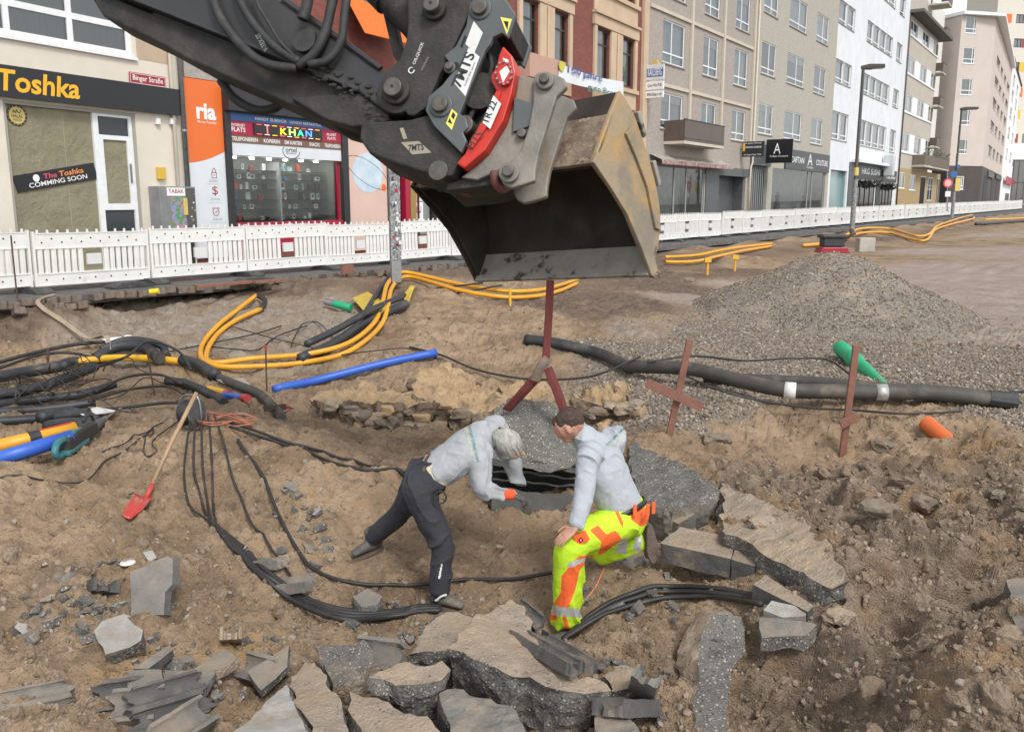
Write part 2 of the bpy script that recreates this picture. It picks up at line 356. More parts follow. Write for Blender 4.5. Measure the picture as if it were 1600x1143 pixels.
def soil_material():
    m, t, b = newmat('site_soil'); co = t.nodes.new('ShaderNodeNewGeometry').outputs['Position']
    at = nd(t, 'ShaderNodeAttribute', attribute_name='zone'); sp = t.nodes.new('ShaderNodeSeparateColor'); t.links.new(at.outputs['Color'], sp.inputs[0])
    big = noise_n(t, co, .9, 8, .62); med = noise_n(t, co, 5, 8, .65); fine = noise_n(t, co, 45, 6, .7); speck = nd(t, 'ShaderNodeTexVoronoi', _Scale=70.0); t.links.new(co, speck.inputs['Vector'])
    def wob(src):   # ragged zone borders
        ad = nd(t, 'ShaderNodeMath', operation='ADD'); sb = nd(t, 'ShaderNodeMath', operation='MULTIPLY_ADD'); sb.inputs[1].default_value = .9; sb.inputs[2].default_value = -.45
        t.links.new(med, sb.inputs[0]); t.links.new(src, ad.inputs[0]); t.links.new(sb.outputs[0], ad.inputs[1]); return ramp(t, ad.outputs[0], .22, .78)
    sand = mix(t, ramp(t, big, .36, .62), (.20, .138, .086), (.355, .258, .168)); sand = mix(t, ramp(t, med, .5, .72), sand, (.135, .096, .067)); sand = mix(t, ramp(t, noise_n(t, co, 2.3, 8, .6, 1.2), .58, .7), sand, (.385, .285, .19))
    sand = mix(t, ramp(t, noise_n(t, co, .55, 9, .66, .8), .58, .72), sand, (.12, .086, .06)); sand = mix(t, ramp(t, noise_n(t, co, .8, 8, .6, 2.0), .60, .72), sand, (.36, .24, .125))
    clod = mix(t, ramp(t, med, .38, .62), (.135, .10, .072), (.29, .222, .16)); clod = mix(t, ramp(t, big, .5, .66), clod, (.30, .19, .10))
    grey = mix(t, ramp(t, med, .35, .65), (.20, .165, .13), (.34, .29, .235)); grey = mix(t, ramp(t, big, .5, .66), grey, (.24, .17, .115))
    red = mix(t, ramp(t, noise_n(t, co, 1.2, 8, .65), .38, .62), (.22, .165, .138), (.33, .265, .225)); red = mix(t, ramp(t, speck.outputs['Color'], .3, .9), red, (.38, .31, .26))
    grav = mix(t, ramp(t, speck.outputs['Color'], .15, .85), (.10, .088, .075), (.34, .30, .255)); grav = mix(t, ramp(t, big, .52, .66), grav, (.32, .27, .21))
    dark = mix(t, ramp(t, med, .35, .65), (.10, .074, .055), (.20, .145, .105))
    sx = t.nodes.new('ShaderNodeAttribute'); sx.attribute_name = 'zone_two'; sp2 = t.nodes.new('ShaderNodeSeparateColor'); t.links.new(sx.outputs['Color'], sp2.inputs[0])
    c_ = mix(t, wob(sp2.outputs[1]), sand, clod); c_ = mix(t, wob(sp2.outputs[0]), c_, dark); c_ = mix(t, wob(sp.outputs[1]), c_, grey); c_ = mix(t, wob(sp.outputs[2]), c_, red); c_ = mix(t, wob(sp.outputs[0]), c_, grav)
    c_ = mix(t, ramp(t, fine, .62, .8), c_, (.42, .34, .26)); c_ = mix(t, ramp(t, fine, .40, .26), c_, (.085, .064, .047))
    t.links.new(c_, b.inputs['Base Color']); b.inputs['Roughness'].default_value = .93; b.inputs['Specular IOR Level'].default_value = .25
    b1 = nd(t, 'ShaderNodeBump', _Strength=.75, _Distance=.03); t.links.new(noise_n(t, co, 28, 10, .72), b1.inputs['Height'])
    b2 = nd(t, 'ShaderNodeBump', _Strength=.6, _Distance=.012); t.links.new(speck.outputs['Distance'], b2.inputs['Height']); t.links.new(b1.outputs[0], b2.inputs['Normal']); t.links.new(b2.outputs[0], b.inputs['Normal'])
    return m
M_SOIL = soil_material()
def build_ground():
    ys = np.concatenate([np.exp(np.linspace(math.log(2.9), math.log(3.7), 25, False)), np.exp(np.linspace(math.log(3.7), math.log(9.5), 640, False)), np.exp(np.linspace(math.log(9.5), math.log(300), 400))]); NR, NC = len(ys), 680; xs = np.linspace(-.8, .8, NC)
    Y = np.repeat(ys[:, None], NC, 1); X = Y * xs[None, :] * (1 + .5 * np.clip(1 - Y / 6, 0, 1))
    Z, W = field(X, Y, True)
    me = bpy.data.meshes.new('ground'); n = NR * NC
    me.vertices.add(n); me.vertices.foreach_set('co', np.stack([X, Y, Z], -1).ravel())
    idx = np.arange(n).reshape(NR, NC); q = np.stack([idx[:-1, :-1], idx[:-1, 1:], idx[1:, 1:], idx[1:, :-1]], -1).reshape(-1, 4)
    me.loops.add(q.size); me.loops.foreach_set('vertex_index', q.ravel().astype(np.int32)); me.polygons.add(len(q))
    me.polygons.foreach_set('loop_start', np.arange(0, q.size, 4, dtype=np.int32)); me.polygons.foreach_set('use_smooth', np.zeros(len(q), bool))
    me.update(calc_edges=True); me.materials.append(M_SOIL)
    for nm, ks in (('zone', 'gyr'), ('zone_two', 'dk')):
        a = me.color_attributes.new(nm, 'FLOAT_COLOR', 'POINT'); ch = [W[k].ravel() for k in ks] + [np.zeros(n)] * (3 - len(ks)) + [np.ones(n)]
        a.data.foreach_set('color', np.stack(ch, -1).ravel().astype(np.float32))
    o = bpy.data.objects.new('ground', me); link(o, None, (0, 0, 0)); tag(o, kind='structure'); return o
GROUND = build_ground()

# ------------------------------------------------------------------ loose stones: one object per kind of loose material
def scatter(name, label, cat, P, S, material, sub=1, flat=.65):
    me = bpy.data.meshes.new(name); me.vertices.add(len(P)); me.vertices.foreach_set('co', np.asarray(P, np.float32).ravel())
    at = me.attributes.new('size', 'FLOAT', 'POINT'); at.data.foreach_set('value', np.asarray(S, np.float32))
    o = bpy.data.objects.new(name, me); link(o, None, (0, 0, 0)); tag(o, label, cat, kind='stuff')
    g = bpy.data.node_groups.new(name, 'GeometryNodeTree'); g.interface.new_socket('Geometry', in_out='INPUT', socket_type='NodeSocketGeometry'); g.interface.new_socket('Geometry', in_out='OUTPUT', socket_type='NodeSocketGeometry')
    N, Lk = g.nodes, g.links; gi = N.new('NodeGroupInput'); go = N.new('NodeGroupOutput')
    ico = N.new('GeometryNodeMeshIcoSphere'); ico.inputs['Radius'].default_value = 1; ico.inputs['Subdivisions'].default_value = sub
    ps = N.new('GeometryNodeSetPosition'); nz = N.new('ShaderNodeTexNoise'); nz.inputs['Scale'].default_value = 1.1; nz.inputs['Detail'].default_value = 2
    vm = N.new('ShaderNodeVectorMath'); vm.operation = 'SUBTRACT'; vm.inputs[1].default_value = (.5, .5, .5); v2 = N.new('ShaderNodeVectorMath'); v2.operation = 'SCALE'; v2.inputs['Scale'].default_value = 1.5
    Lk.new(nz.outputs['Color'], vm.inputs[0]); Lk.new(vm.outputs[0], v2.inputs[0]); Lk.new(ico.outputs[0], ps.inputs['Geometry']); Lk.new(v2.outputs[0], ps.inputs['Offset'])
    sm = N.new('GeometryNodeSetMaterial'); sm.inputs['Material'].default_value = material; Lk.new(ps.outputs[0], sm.inputs[0])
    ip = N.new('GeometryNodeInstanceOnPoints'); Lk.new(gi.outputs[0], ip.inputs['Points']); Lk.new(sm.outputs[0], ip.inputs['Instance'])
    rr = N.new('FunctionNodeRandomValue'); rr.data_type = 'FLOAT_VECTOR'; rr.inputs[1].default_value = (6.28, 6.28, 6.28); Lk.new(rr.outputs[0], ip.inputs['Rotation'])
    rs = N.new('FunctionNodeRandomValue'); rs.data_type = 'FLOAT_VECTOR'; rs.inputs[0].default_value = (.7, flat * .7, flat * .55); rs.inputs[1].default_value = (1.25, 1.1, .95)
    na = N.new('GeometryNodeInputNamedAttribute'); na.data_type = 'FLOAT'; na.inputs['Name'].default_value = 'size'
    ml = N.new('ShaderNodeVectorMath'); ml.operation = 'SCALE'; Lk.new(rs.outputs[0], ml.inputs[0]); Lk.new(na.outputs[0], ml.inputs['Scale']); Lk.new(ml.outputs[0], ip.inputs['Scale'])
    Lk.new(ip.outputs[0], go.inputs[0]); md = o.modifiers.new('scatter', 'NODES'); md.node_group = g
    return o
def rand_mat(name, cols, rough=.9):
    m, t, b = newmat(name); oi = t.nodes.new('ShaderNodeObjectInfo'); cr = t.nodes.new('ShaderNodeValToRGB'); cr.color_ramp.interpolation = 'CONSTANT'
    e = cr.color_ramp.elements
    while len(e) < len(cols): e.new(.5)
    for i, cc in enumerate(cols): e[i].position = i / len(cols); e[i].color = rgba(cc)
    t.links.new(oi.outputs['Random'], cr.inputs[0])
    c_ = mix(t, ramp(t, noise_n(t, tcoord(t), 2.5, 5), .3, .75), cr.outputs[0], (.20, .16, .12))
    t.links.new(c_, b.inputs['Base Color']); b.inputs['Roughness'].default_value = rough; b.inputs['Specular IOR Level'].default_value = .3; return m
M_GRAV = rand_mat('gravel_stones', [(.12,.10,.08), (.24,.195,.15), (.36,.30,.235), (.16,.13,.105), (.52,.46,.38), (.26,.21,.16), (.10,.085,.07), (.31,.24,.175)])
M_CLOD = rand_mat('soil_clods', [(.20,.145,.10), (.27,.20,.14), (.16,.115,.08), (.33,.25,.175), (.20,.145,.10), (.36,.31,.25)])
M_SOILK = mat('lump_soil', (.30,.225,.158), (.19,.142,.10), 2.2, .95, bump=.5, bscale=7, bdist=.08)
def samples(n, y0, y1, spread, test, smin, smax):
    rs = np.random.RandomState(n); u = rs.rand(n); y = y0 * (y1 / y0) ** u; x = (rs.rand(n) * 2 - 1) * spread * y
    z, W = field(x, y, True); k = test(x, y, z, W, rs.rand(n)); s = smin * (smax / smin) ** (rs.rand(n) ** 2.2)
    return np.stack([x, y, z + s * .15], -1)[k], s[k]
P_, S_ = samples(150000, 7.5, 21.5, .66, lambda x, y, z, W, r: (W['g'] > .28 + .5 * r) & (x > -.5), .013, .034)
scatter('gravel', 'grey crushed gravel spread over the field and the heap', 'gravel', P_, S_, M_GRAV)
P_, S_ = samples(80000, 3.6, 17, .7, lambda x, y, z, W, r: ((W['g'] < .3) & (r < .4 + .6 * W['k'] + .4 * np.clip(vnoise(x * 1.5, y * 1.5), 0, 1))), .0045, .03)
scatter('soil_clods', 'loose brown clods and crumbs strewn over the dug earth', 'soil', P_, S_, M_CLOD)
P_, S_ = samples(4200, 3.8, 11, .7, lambda x, y, z, W, r: (r < .03 + .3 * W['k'] * np.clip(.4 + vnoise(x * 1.3 + 4, y * 1.3) * 1.4, 0, 1)) & (W['g'] < .3), .025, .11)
scatter('soil_lumps', 'larger crumbling lumps of earth on the dug banks', 'soil', P_, S_, M_SOILK, 3, .62)
# ------------------------------------------------------------------ pavement with broken edge
M_ASPH = mat('asphalt', (.075,.074,.072), (.12,.116,.11), 3, .9, bump=.5, bscale=120, dirt=((.17,.135,.10), 1.3, .55, .75))
M_SETT = mat('paving_setts', (.085,.068,.056), (.16,.125,.10), 6, .88, bump=.6, bscale=50, dirt=((.20,.15,.105), 5, .5, .7))
def build_pavement():
    mb = MB(); V = []; F = []; ss = [x * 1.0 for x in range(-14, 170)]
    for s in ss:
        jag = .05 * math.sin(s * 2.3) + .04 * math.sin(s * 5.1)
        e = edge_off(s) + jag
        for off, z in ((-40 if s > 10 else -30, 0), (0, 0), (e, 0), (e + .03, -.16)):
            V.append(fpt(s, off, z))
    for i in range(len(ss) - 1):
        for j in range(3):
            a = i * 4 + j; F.append((a, a + 4, a + 5, a + 1))
    mb.add(V, F); o = mb.obj('pavement', M_ASPH, at=(0, 0, 0)); tag(o, kind='structure')
    rnd = random.Random(3); meshes = []
    for k in range(5):
        b = bmesh.new(); bmesh.ops.create_cube(b, size=1); 
        for v in b.verts: v.co = Vector((v.co.x * .19, v.co.y * .17, v.co.z * .13)) + Vector((rnd.uniform(-.012, .012), rnd.uniform(-.012, .012), rnd.uniform(-.01, .01)))
        bmesh.ops.bevel(b, geom=list(b.edges), offset=.014, segments=1, affect='EDGES'); me = bpy.data.meshes.new('paving_stone'); b.to_mesh(me); b.free(); me.materials.append(M_SETT); meshes.append(me)
    s = -5.0
    while s < 22:
        for row in range(2 if s < 12 else 1):
            if rnd.random() < (.08 if row == 0 else .55): continue
            st = bpy.data.objects.new('paving_stone', rnd.choice(meshes)); link(st, o)
            drop = 0 if row == 0 else rnd.uniform(.03, .14)
            st.location = fpt(s + rnd.uniform(-.02, .02), edge_off(s) + .10 + .2 * row + rnd.uniform(-.03, .05), -.045 - drop + rnd.uniform(-.015, .015))
            st.rotation_euler = (rnd.uniform(-.12, .12) - .3 * row * rnd.random(), rnd.uniform(-.12, .12), math.pi / 2 - FA + rnd.uniform(-.12, .12))
        s += .205
    return o
PAVE = build_pavement()
# ------------------------------------------------------------------ white plastic barrier fence
M_BARR = mat('barrier_plastic', (.74,.735,.71), (.66,.65,.62), 2.5, .45, bump=.08, bscale=14, dirt=((.42,.38,.32), 3.5, .6, .8))
M_HOLE = mat('barrier_hole', (.05,.05,.05), rough=.9)
M_FOOT = mat('rubber_foot', (.035,.036,.038), (.07,.068,.064), 8, .75, bump=.3, bscale=60, dirt=((.14,.11,.085), 5, .55, .75))
M_REFL = mat('reflector_plate', (.62,.62,.6), rough=.35)
M_STEEL = mat('galvanised_steel', (.35,.36,.37), (.26,.27,.28), 12, .42, metal=.85)
PL = 2.26
def panel_meshes():
    d = {}
    def bb(*a): 
        m = MB(); m.aabox(*a); return to_mesh('x', m.v, m.f, M_BARR)
    m = MB(); m.aabox((.03, -.022, .70), (PL - .03, .022, .955)); m.aabox((.03, -.032, .935), (PL - .03, .032, .955)); m.aabox((.03, -.032, .695), (PL - .03, .032, .715)); d['top_board'] = to_mesh('top_board', m.v, m.f, M_BARR)
    m = MB(); m.aabox((.03, -.022, .12), (PL - .03, .022, .30)); m.aabox((.03, -.034, .285), (PL - .03, .034, .305)); m.aabox((.03, -.03, .10), (PL - .03, .03, .125)); d['bottom_board'] = to_mesh('bottom_board', m.v, m.f, M_BARR)
    m = MB(); m.aabox((-.043, -.018, .305), (.043, .018, .695)); m.aabox((-.006, -.03, .305), (.006, -.018, .695)); d['slat'] = to_mesh('slat', m.v, m.f, M_BARR)
    m = MB(); m.aabox((-.14, -.03, .42), (.14, .02, .60)); d['plate'] = to_mesh('reflector_plate', m.v, m.f, M_REFL)
    m = MB(); m.aabox((-.022, -.03, .06), (.022, .03, .98)); d['post'] = to_mesh('end_post', m.v, m.f, M_BARR)
    m = MB(); m.prism([(-.02, -.012, .955), (.02, -.012, .955), (.016, -.012, 1.005), (-.016, -.012, 1.005)], (0, .024, 0)); d['tooth'] = to_mesh('tooth', m.v, m.f, M_BARR)
    m = MB()
    m.tube([(0, -.026, 0), (0, -.0225, 0)], .016, 10); d['hole'] = to_mesh('hole', m.v, m.f, M_HOLE)
    # foot: low rubber wedge across the fence
    m = MB(); pr = [(-.42, 0), (-.42, .03), (-.20, .10), (.20, .10), (.42, .03), (.42, 0)]
    m.prism([(-.17, y, z) for y, z in pr], (.34, 0, 0)); d['foot'] = to_mesh('rubber_foot', m.v, m.f, M_FOOT)
    # joined rows for the far panels
    def row(items, name, mm):
        v = []; f = []
        for me, off in items:
            b = len(v); v += [tuple(Vector(x.co) + Vector(off)) for x in me.vertices]; f += [tuple(i + b for i in p.vertices) for p in me.polygons]
        return to_mesh(name, v, f, mm)
    SL = [.12 + i * .1255 for i in range(17)]; SLn = [x for x in SL if not (PL/2 - .17 < x < PL/2 + .17)]
    d['SL'] = SLn; d['TE'] = [.10 + i * .187 for i in range(12)]
    d['slat_row'] = row([(d['slat'], (x, 0, 0)) for x in SLn], 'slat_row', M_BARR)
    d['tooth_row'] = row([(d['tooth'], (x, 0, 0)) for x in d['TE']], 'tooth_row', M_BARR)
    HO = [(.16 + i * .185, .86 if i % 2 else .80) for i in range(11)] + [(.2 + i * .31, .20) for i in range(7)]
    d['holes'] = row([(d['hole'], (x, 0, z)) for x, z in HO], 'hole_row', M_HOLE)
    return d
PM = panel_meshes()
def add_part(root, name, me, loc=(0, 0, 0), kind=None):
    o = bpy.data.objects.new(name, me); COL.objects.link(o); o.parent = root; o.location = loc; OFF[o.name] = OFF[root.name]
    if kind: o['kind'] = kind
    return o
FENCE_LAB = {0: 'white plastic barrier panel at the left edge before the papered shop window', 1: 'white barrier panel under the tilted coming soon board', 2: 'white barrier panel before the cigarette machine and silver downpipe',
             3: 'white barrier panel below the phone shop display', 4: 'white barrier panel before the pink wall with the globe', 5: 'white barrier panel right of the stickered post, left of the bucket'}
ORD = 'first second third fourth fifth sixth seventh eighth ninth tenth eleventh twelfth thirteenth fourteenth fifteenth sixteenth seventeenth eighteenth nineteenth twentieth'.split()
def build_fence():
    rnd = random.Random(5); s = -4.2; i = 0; k = 0
    while s < 118:
        p = fpt(s); near = i < 9
        wob = rnd.uniform(-.02, .02)
        lab = FENCE_LAB.get(i, 'white plastic barrier panel in the row along the right pavement')
        cx = pix(fpt(s + PL / 2, 0, .5))[0]
        if i > 5 and cx < 1040: lab = 'white barrier panel of the row hidden in part behind the bucket'
        elif i > 5 and k < 20: lab = ORD[k] + ' white barrier panel in the row right of the bucket'; k += 1
        elif i > 5: lab = 'white plastic barrier panel at the far end of the row'
        r = thing('barrier_panel', p, lab, 'barrier', 'white barrier panels along the pavement')
        r.rotation_euler = (rnd.uniform(-.04, .05), rnd.uniform(-.008, .008), math.pi / 2 - FA + wob)
        if s > 35: r.rotation_euler[1] = -math.atan(.0075 * .8)
        r.scale = (1, 1, 1.14 + rnd.uniform(-.02, .02))
        add_part(r, 'top_board', PM['top_board']); add_part(r, 'bottom_board', PM['bottom_board'])
        add_part(r, 'reflector_plate', PM['plate'], (PL / 2, 0, 0))
        for x in (.015, PL - .015): add_part(r, 'end_post', PM['post'], (x, 0, 0))
        add_part(r, 'foot', PM['foot'], (-.02, 0, 0))
        if near:
            for x in PM['SL']: add_part(r, 'slat', PM['slat'], (x, 0, 0))
            for x in PM['TE']: add_part(r, 'tooth', PM['tooth'], (x, 0, 0))
        else:
            add_part(r, 'slat_row', PM['slat_row'], kind='stuff'); add_part(r, 'tooth_row', PM['tooth_row'], kind='stuff')
        if i < 22: add_part(r, 'hole_row', PM['holes'], kind='stuff')
        s += PL + .045; i += 1
build_fence()
# ------------------------------------------------------------------ facade tools
M_WFRAME = mat('white_window_frame', (.78,.79,.79), (.70,.71,.71), 6, .4)
M_GLASS = glassmat('window_glass'); M_SHOPGLASS = glassmat('shop_glass', (.86,.9,.89), .05)
M_CURT = mat('curtain', (.46,.47,.46), (.30,.31,.31), 1.3, .9); M_CURT2 = mat('net_curtain', (.52,.54,.54), (.40,.42,.42), 2, .95); M_DARK = mat('dark_room', (.035,.037,.04), (.06,.06,.062), 1.5, .8)
M_SILL = mat('window_sill', (.30,.28,.25), rough=.7)
def lettering(root, pl, txt, r, out, material, bold=0.0, shear=0.0, space=1.0, name='lettering'):
    mb = MB(); pl.text(mb, txt, r, out, bold, shear, space=space)
    if mb.f: return mb.obj(name, material, root)
def board(root, name, pl, r, o0, o1, material, bevel=0):
    mb = MB(); pl.slab(mb, r, o0, o1); return mb.obj(name, material, root, bevel=bevel)
def window(root, pl, r, vs=(), hs=(), fw=.07, inset=.11, frame=None, curtain='net', sill=None, glass=None, name='window'):
    """frame with mullions at vs and transoms at hs (fractions), pane, curtain, sill"""
    frame = frame or M_WFRAME; u0, u1, v0, v1 = r; mb = MB(); a, b = -inset, -inset + .06
    pl.slab(mb, (u0, u0 + fw, v0, v1), a, b); pl.slab(mb, (u1 - fw, u1, v0, v1), a, b)
    pl.slab(mb, (u0 + fw, u1 - fw, v0, v0 + fw), a, b); pl.slab(mb, (u0 + fw, u1 - fw, v1 - fw, v1), a, b)
    hh = [v0 + fw] + [v0 + f * (v1 - v0) for f in hs] + [v1 - fw]
    for f in hs: v = v0 + f * (v1 - v0); pl.slab(mb, (u0 + fw, u1 - fw, v - fw * .5, v + fw * .5), a, b)
    for f in vs:
        u = u0 + f * (u1 - u0)
        for i in range(len(hh) - 1): pl.slab(mb, (u - fw * .5, u + fw * .5, hh[i] + (fw * .5 if i else 0), hh[i+1] - (fw * .5 if i < len(hh) - 2 else 0)), a, b)
    o = mb.obj(name, frame, root)
    mb = MB(); mb.add([pl.P(u, v, a + .025) for u, v in ((u0, v0), (u1, v0), (u1, v1), (u0, v1))], [(0, 1, 2, 3)]); mb.obj('pane', glass or M_GLASS, o)
    if curtain:
        mb = MB(); n = 40; V = []
        amp = 0 if curtain == 'dark' else .022
        for i in range(n + 1):
            u = u0 + (u1 - u0) * i / n; d = a - .16 + amp * math.sin(i * 1.9) + amp * .6 * math.sin(i * .83)
            V += [pl.P(u, v0, d), pl.P(u, v1, d)]
        mb.add(V, [(2*i, 2*i+2, 2*i+3, 2*i+1) for i in range(n)])
        mb.obj('unlit_room_sheet' if curtain == 'dark' else 'curtain', {'net': M_CURT2, 'grey': M_CURT, 'dark': M_DARK}[curtain], o)  # the flat dark sheet stands in for the unlit room behind the pane
    if sill is not None:
        mb = MB(); pl.slab(mb, (u0 - .06, u1 + .06, v0 - .07, v0 - .003), -.1, .07); mb.obj('sill', sill, o)
    return o
def shell(root, pl, u0, u1, v0, v1, openings, material, depth=9, name='wall', reveal=.18, roof=True, cap=True):
    """one building body: front with openings and reveals, sides, back and top"""
    us = sorted({u0, u1} | {x for o in openings for x in o[:2] if u0 < x < u1}); vs = sorted({v0, v1} | {x for o in openings for x in o[2:4] if v0 < x < v1})
    ix = {}; V = []; F = []
    def vid(u, v, d=0.0):
        k = (round(u, 4), round(v, 4), round(d, 4))
        if k not in ix: ix[k] = len(V); V.append(pl.P(u, v, d))
        return ix[k]
    for i in range(len(us) - 1):
        for j in range(len(vs) - 1):
            cu, cv = (us[i] + us[i+1]) / 2, (vs[j] + vs[j+1]) / 2
            if any(o[0] < cu < o[1] and o[2] < cv < o[3] for o in openings): continue
            F.append((vid(us[i], vs[j]), vid(us[i+1], vs[j]), vid(us[i+1], vs[j+1]), vid(us[i], vs[j+1])))
    for a, b, c_, d in openings:
        a, b, c_, d = max(a, u0), min(b, u1), max(c_, v0), min(d, v1)
        for p, q in (((a, c_), (b, c_)), ((b, c_), (b, d)), ((b, d), (a, d)), ((a, d), (a, c_))):
            F.append((vid(*p), vid(*p, -reveal), vid(*q, -reveal), vid(*q)))
    if cap:
        e = -depth
        F.append((vid(u0, v0), vid(u0, v1), vid(u0, v1, e), vid(u0, v0, e))); F.append((vid(u1, v0), vid(u1, v0, e), vid(u1, v1, e), vid(u1, v1)))
        F.append((vid(u0, v0, e), vid(u0, v1, e), vid(u1, v1, e), vid(u1, v0, e))); F.append((vid(u0, v1), vid(u1, v1), vid(u1, v1, e), vid(u0, v1, e)))
    mb = MB(); mb.add(V, F); return mb.obj(name, material, root)
def interior(root, pl, r, depth, material, name='interior'):
    u0, u1, v0, v1 = r; mb = MB(); a, b = -.19, -depth
    P = [pl.P(u, v, d) for d in (a, b) for u, v in ((u0, v0), (u1, v0), (u1, v1), (u0, v1))]
    mb.add(P, [(4, 5, 6, 7), (0, 4, 7, 3), (1, 2, 6, 5), (0, 1, 5, 4), (3, 7, 6, 2)]); return mb.obj(name, material, root)
def pipe_on(root, pl, pts, out, r, material, name='downpipe', n=10):
    mb = MB(); mb.tube([pl.P(u, v, out) for u, v in pts], r, n)
    o = mb.obj(name, material, root, smooth=True); return o

# ------------------------------------------------------------------ facade line (bends with the street)
def line_pt(base, ang, px):
    U = Vector((math.sin(R(ang)), math.cos(R(ang)), 0)); p = Plane(base, U); u, _ = p.uv(px, 313); return p.P(u, 0)
_b = fpt(0, -2.3); _b.z = 0
_q = Plane(_b, FD); START = _q.P(_q.uv(-70, 313)[0], 0); START.z = 0
A1, A2, A3 = 26, 30, 33.5
UA = lambda a: Vector((math.sin(R(a)), math.cos(R(a)), 0))
Q1 = START; Q2 = line_pt(Q1, A1, 299); Q2.z = 0; Q3 = line_pt(Q2, A2, 1004); Q3.z = 0
PL1 = Plane(Q1, UA(A1)); PL2 = Plane(Q2, UA(A2)); PL3 = Plane(Q3, UA(A3))

# ------------------------------------------------------------------ building 1: cream corner shop
M_CREAM = mat('cream_plaster', (.70,.64,.54), (.62,.56,.47), .8, .9, bump=.25, bscale=90, dirt=((.40,.35,.29), 2.2, .68, .85))
M_TANP = mat('tan_plaster', (.50,.39,.27), (.44,.34,.24), 2, .9, bump=.2, bscale=90)
M_BLACKS = mat('black_sign_panel', (.012,.012,.014), rough=.3); M_YEL = mat('yellow_letters', (.80,.42,.02), rough=.45)
M_PAPER = mat('brown_kraft_paper', (.27,.245,.165), (.22,.20,.13), 1.6, .9, bump=.5, bscale=2.2, bdist=.25)
M_WHITEP = mat('white_print', (.80,.80,.79), rough=.5); M_REDS = mat('red_enamel', (.33,.014,.03), (.26,.012,.025), 9, .35); M_GOLD = mat('gold_print', (.60,.46,.14), rough=.35)
M_ALU = mat('grey_alu_frame', (.33,.31,.27), rough=.5); M_BLIND = mat('ribbed_blind', (.22,.21,.19), (.15,.145,.135), 90, .85, stretch=(1, 1, .02))
def b1():
    pl = PL1; root = thing('corner_shop_building', Q1, 'cream plaster building with black yellow-lettered sign and papered shop window', 'building')
    uR = pl.uv(299, 313)[0]; R_ = pl.rect
    up = R_(-90, -120, 209, 90); uw0 = pl.uv(8, 200)[0]; uw1 = pl.uv(217, 260)[0]; vt = pl.uv(217, 178)[1]; shop = (uw0, uw1, .12, vt)
    shell(root, pl, -2, uR, -.3, 14, [up, shop], M_CREAM)
    # darker field right of the upper window
    a = pl.uv(214, 92); b = pl.uv(268, 96); board(root, 'painted_field', pl, (a[0], b[0], a[1], a[1] + 6), .002, .008, M_TANP)
    w_ = window(root, pl, up, (.27, .62), (.36,), fw=.13, inset=.12, curtain=None, sill=M_WFRAME, name='upper_window')
    mb = MB(); mb.add([pl.P(u, v, -.17) for u, v in ((up[0], up[2]), (up[1], up[2]), (up[1], up[3]), (up[0], up[3]))], [(0, 1, 2, 3)]); mb.obj('blind', M_BLIND, w_)
    # sign
    s0 = pl.uv(274, 141); s1 = pl.uv(275, 181); sg = board(root, 'sign_board', pl, (-1.9, s0[0], s1[1], s0[1]), .01, .16, M_BLACKS)
    t0 = pl.uv(-16, 98); t1 = pl.uv(117, 152); lettering(sg, pl, 'Toshka', (t0[0], t1[0], s1[1] + .1, s0[1] - .08), .168, M_YEL, bold=.025, shear=.12)
    # shop front
    fr = (uw0, uw1, .12, vt); mb = MB(); pl.slab(mb, (uw0, uw1, vt - .07, vt), -.14, -.02); pl.slab(mb, (uw0, uw0 + .07, .12, vt - .07), -.14, -.02); pl.slab(mb, (uw1 - .07, uw1, .12, vt - .07), -.14, -.02); mb.obj('shop_frame', M_ALU, root)
    ud = pl.uv(152, 250)[0]; pane = board(root, 'shop_pane', pl, (uw0 + .07, ud, .12, vt - .07), -.12, -.10, M_PAPER)
    jo = pl.uv(103, 200)[0]; board(pane, 'paper_seam', pl, (jo, jo + .02, .12, vt - .08), -.099, -.094, mat('paper_seam', (.31,.28,.2), rough=.8))
    d1 = uw1 - .07; mb = MB(); z = lambda y: pl.uv(185, y)[1]
    dr = MB()
    for r in ((ud, ud + .14, .12, vt - .07), (d1 - .09, d1, .12, vt - .07), (ud + .14, d1 - .09, z(219), z(212)), (ud + .14, d1 - .09, z(328), z(318)), (ud + .14, d1 - .09, vt - .13, vt - .07), (ud + .14, ud + .24, z(318), z(219)), (d1 - .17, d1 - .09, z(318), z(219))):
        pl.slab(dr, r, -.12, -.05)
    door = dr.obj('door', M_WFRAME, root)
    board(door, 'fanlight_pane', pl, (ud + .14, d1 - .09, z(212), vt - .13), -.10, -.09, mat('dark_pane', (.03,.035,.04), rough=.08)); board(door, 'door_pane', pl, (ud + .24, d1 - .17, z(318), z(219)), -.10, -.09, M_PAPER); board(door, 'kick_pane', pl, (ud + .14, d1 - .09, .12, z(328)), -.10, -.09, mat('dark_pane_low', (.045,.055,.06), rough=.12))
    mb = MB(); pl.slab(mb, (d1 - .15, d1 - .11, z(285), z(255)), -.05, -.02); mb.obj('handle', M_STEEL, door)
    # halal roundel
    c0 = pl.uv(31, 180); rr = abs(pl.uv(47, 180)[0] - c0[0]); rv = abs(pl.uv(31, 197)[1] - c0[1])
    mb = MB(); pl.disc(mb, c0[0], c0[1], rr, rv, -.098, -.09); hr = mb.obj('roundel', mat('roundel_black', (.03,.028,.02), rough=.4), root)
    mb = MB(); pl.disc(mb, c0[0], c0[1], rr * .78, rv * .78, -.09, -.086); mb.obj('roundel_face', M_GOLD, hr)
    mb = MB()
    for k in range(16): a = k * math.pi / 8; pl.disc(mb, c0[0] + rr * .88 * math.cos(a), c0[1] + rv * .88 * math.sin(a), rr * .045, rv * .045, -.09, -.085, 6)
    mb.obj('rim_dots', M_GOLD, hr)['kind'] = 'stuff'
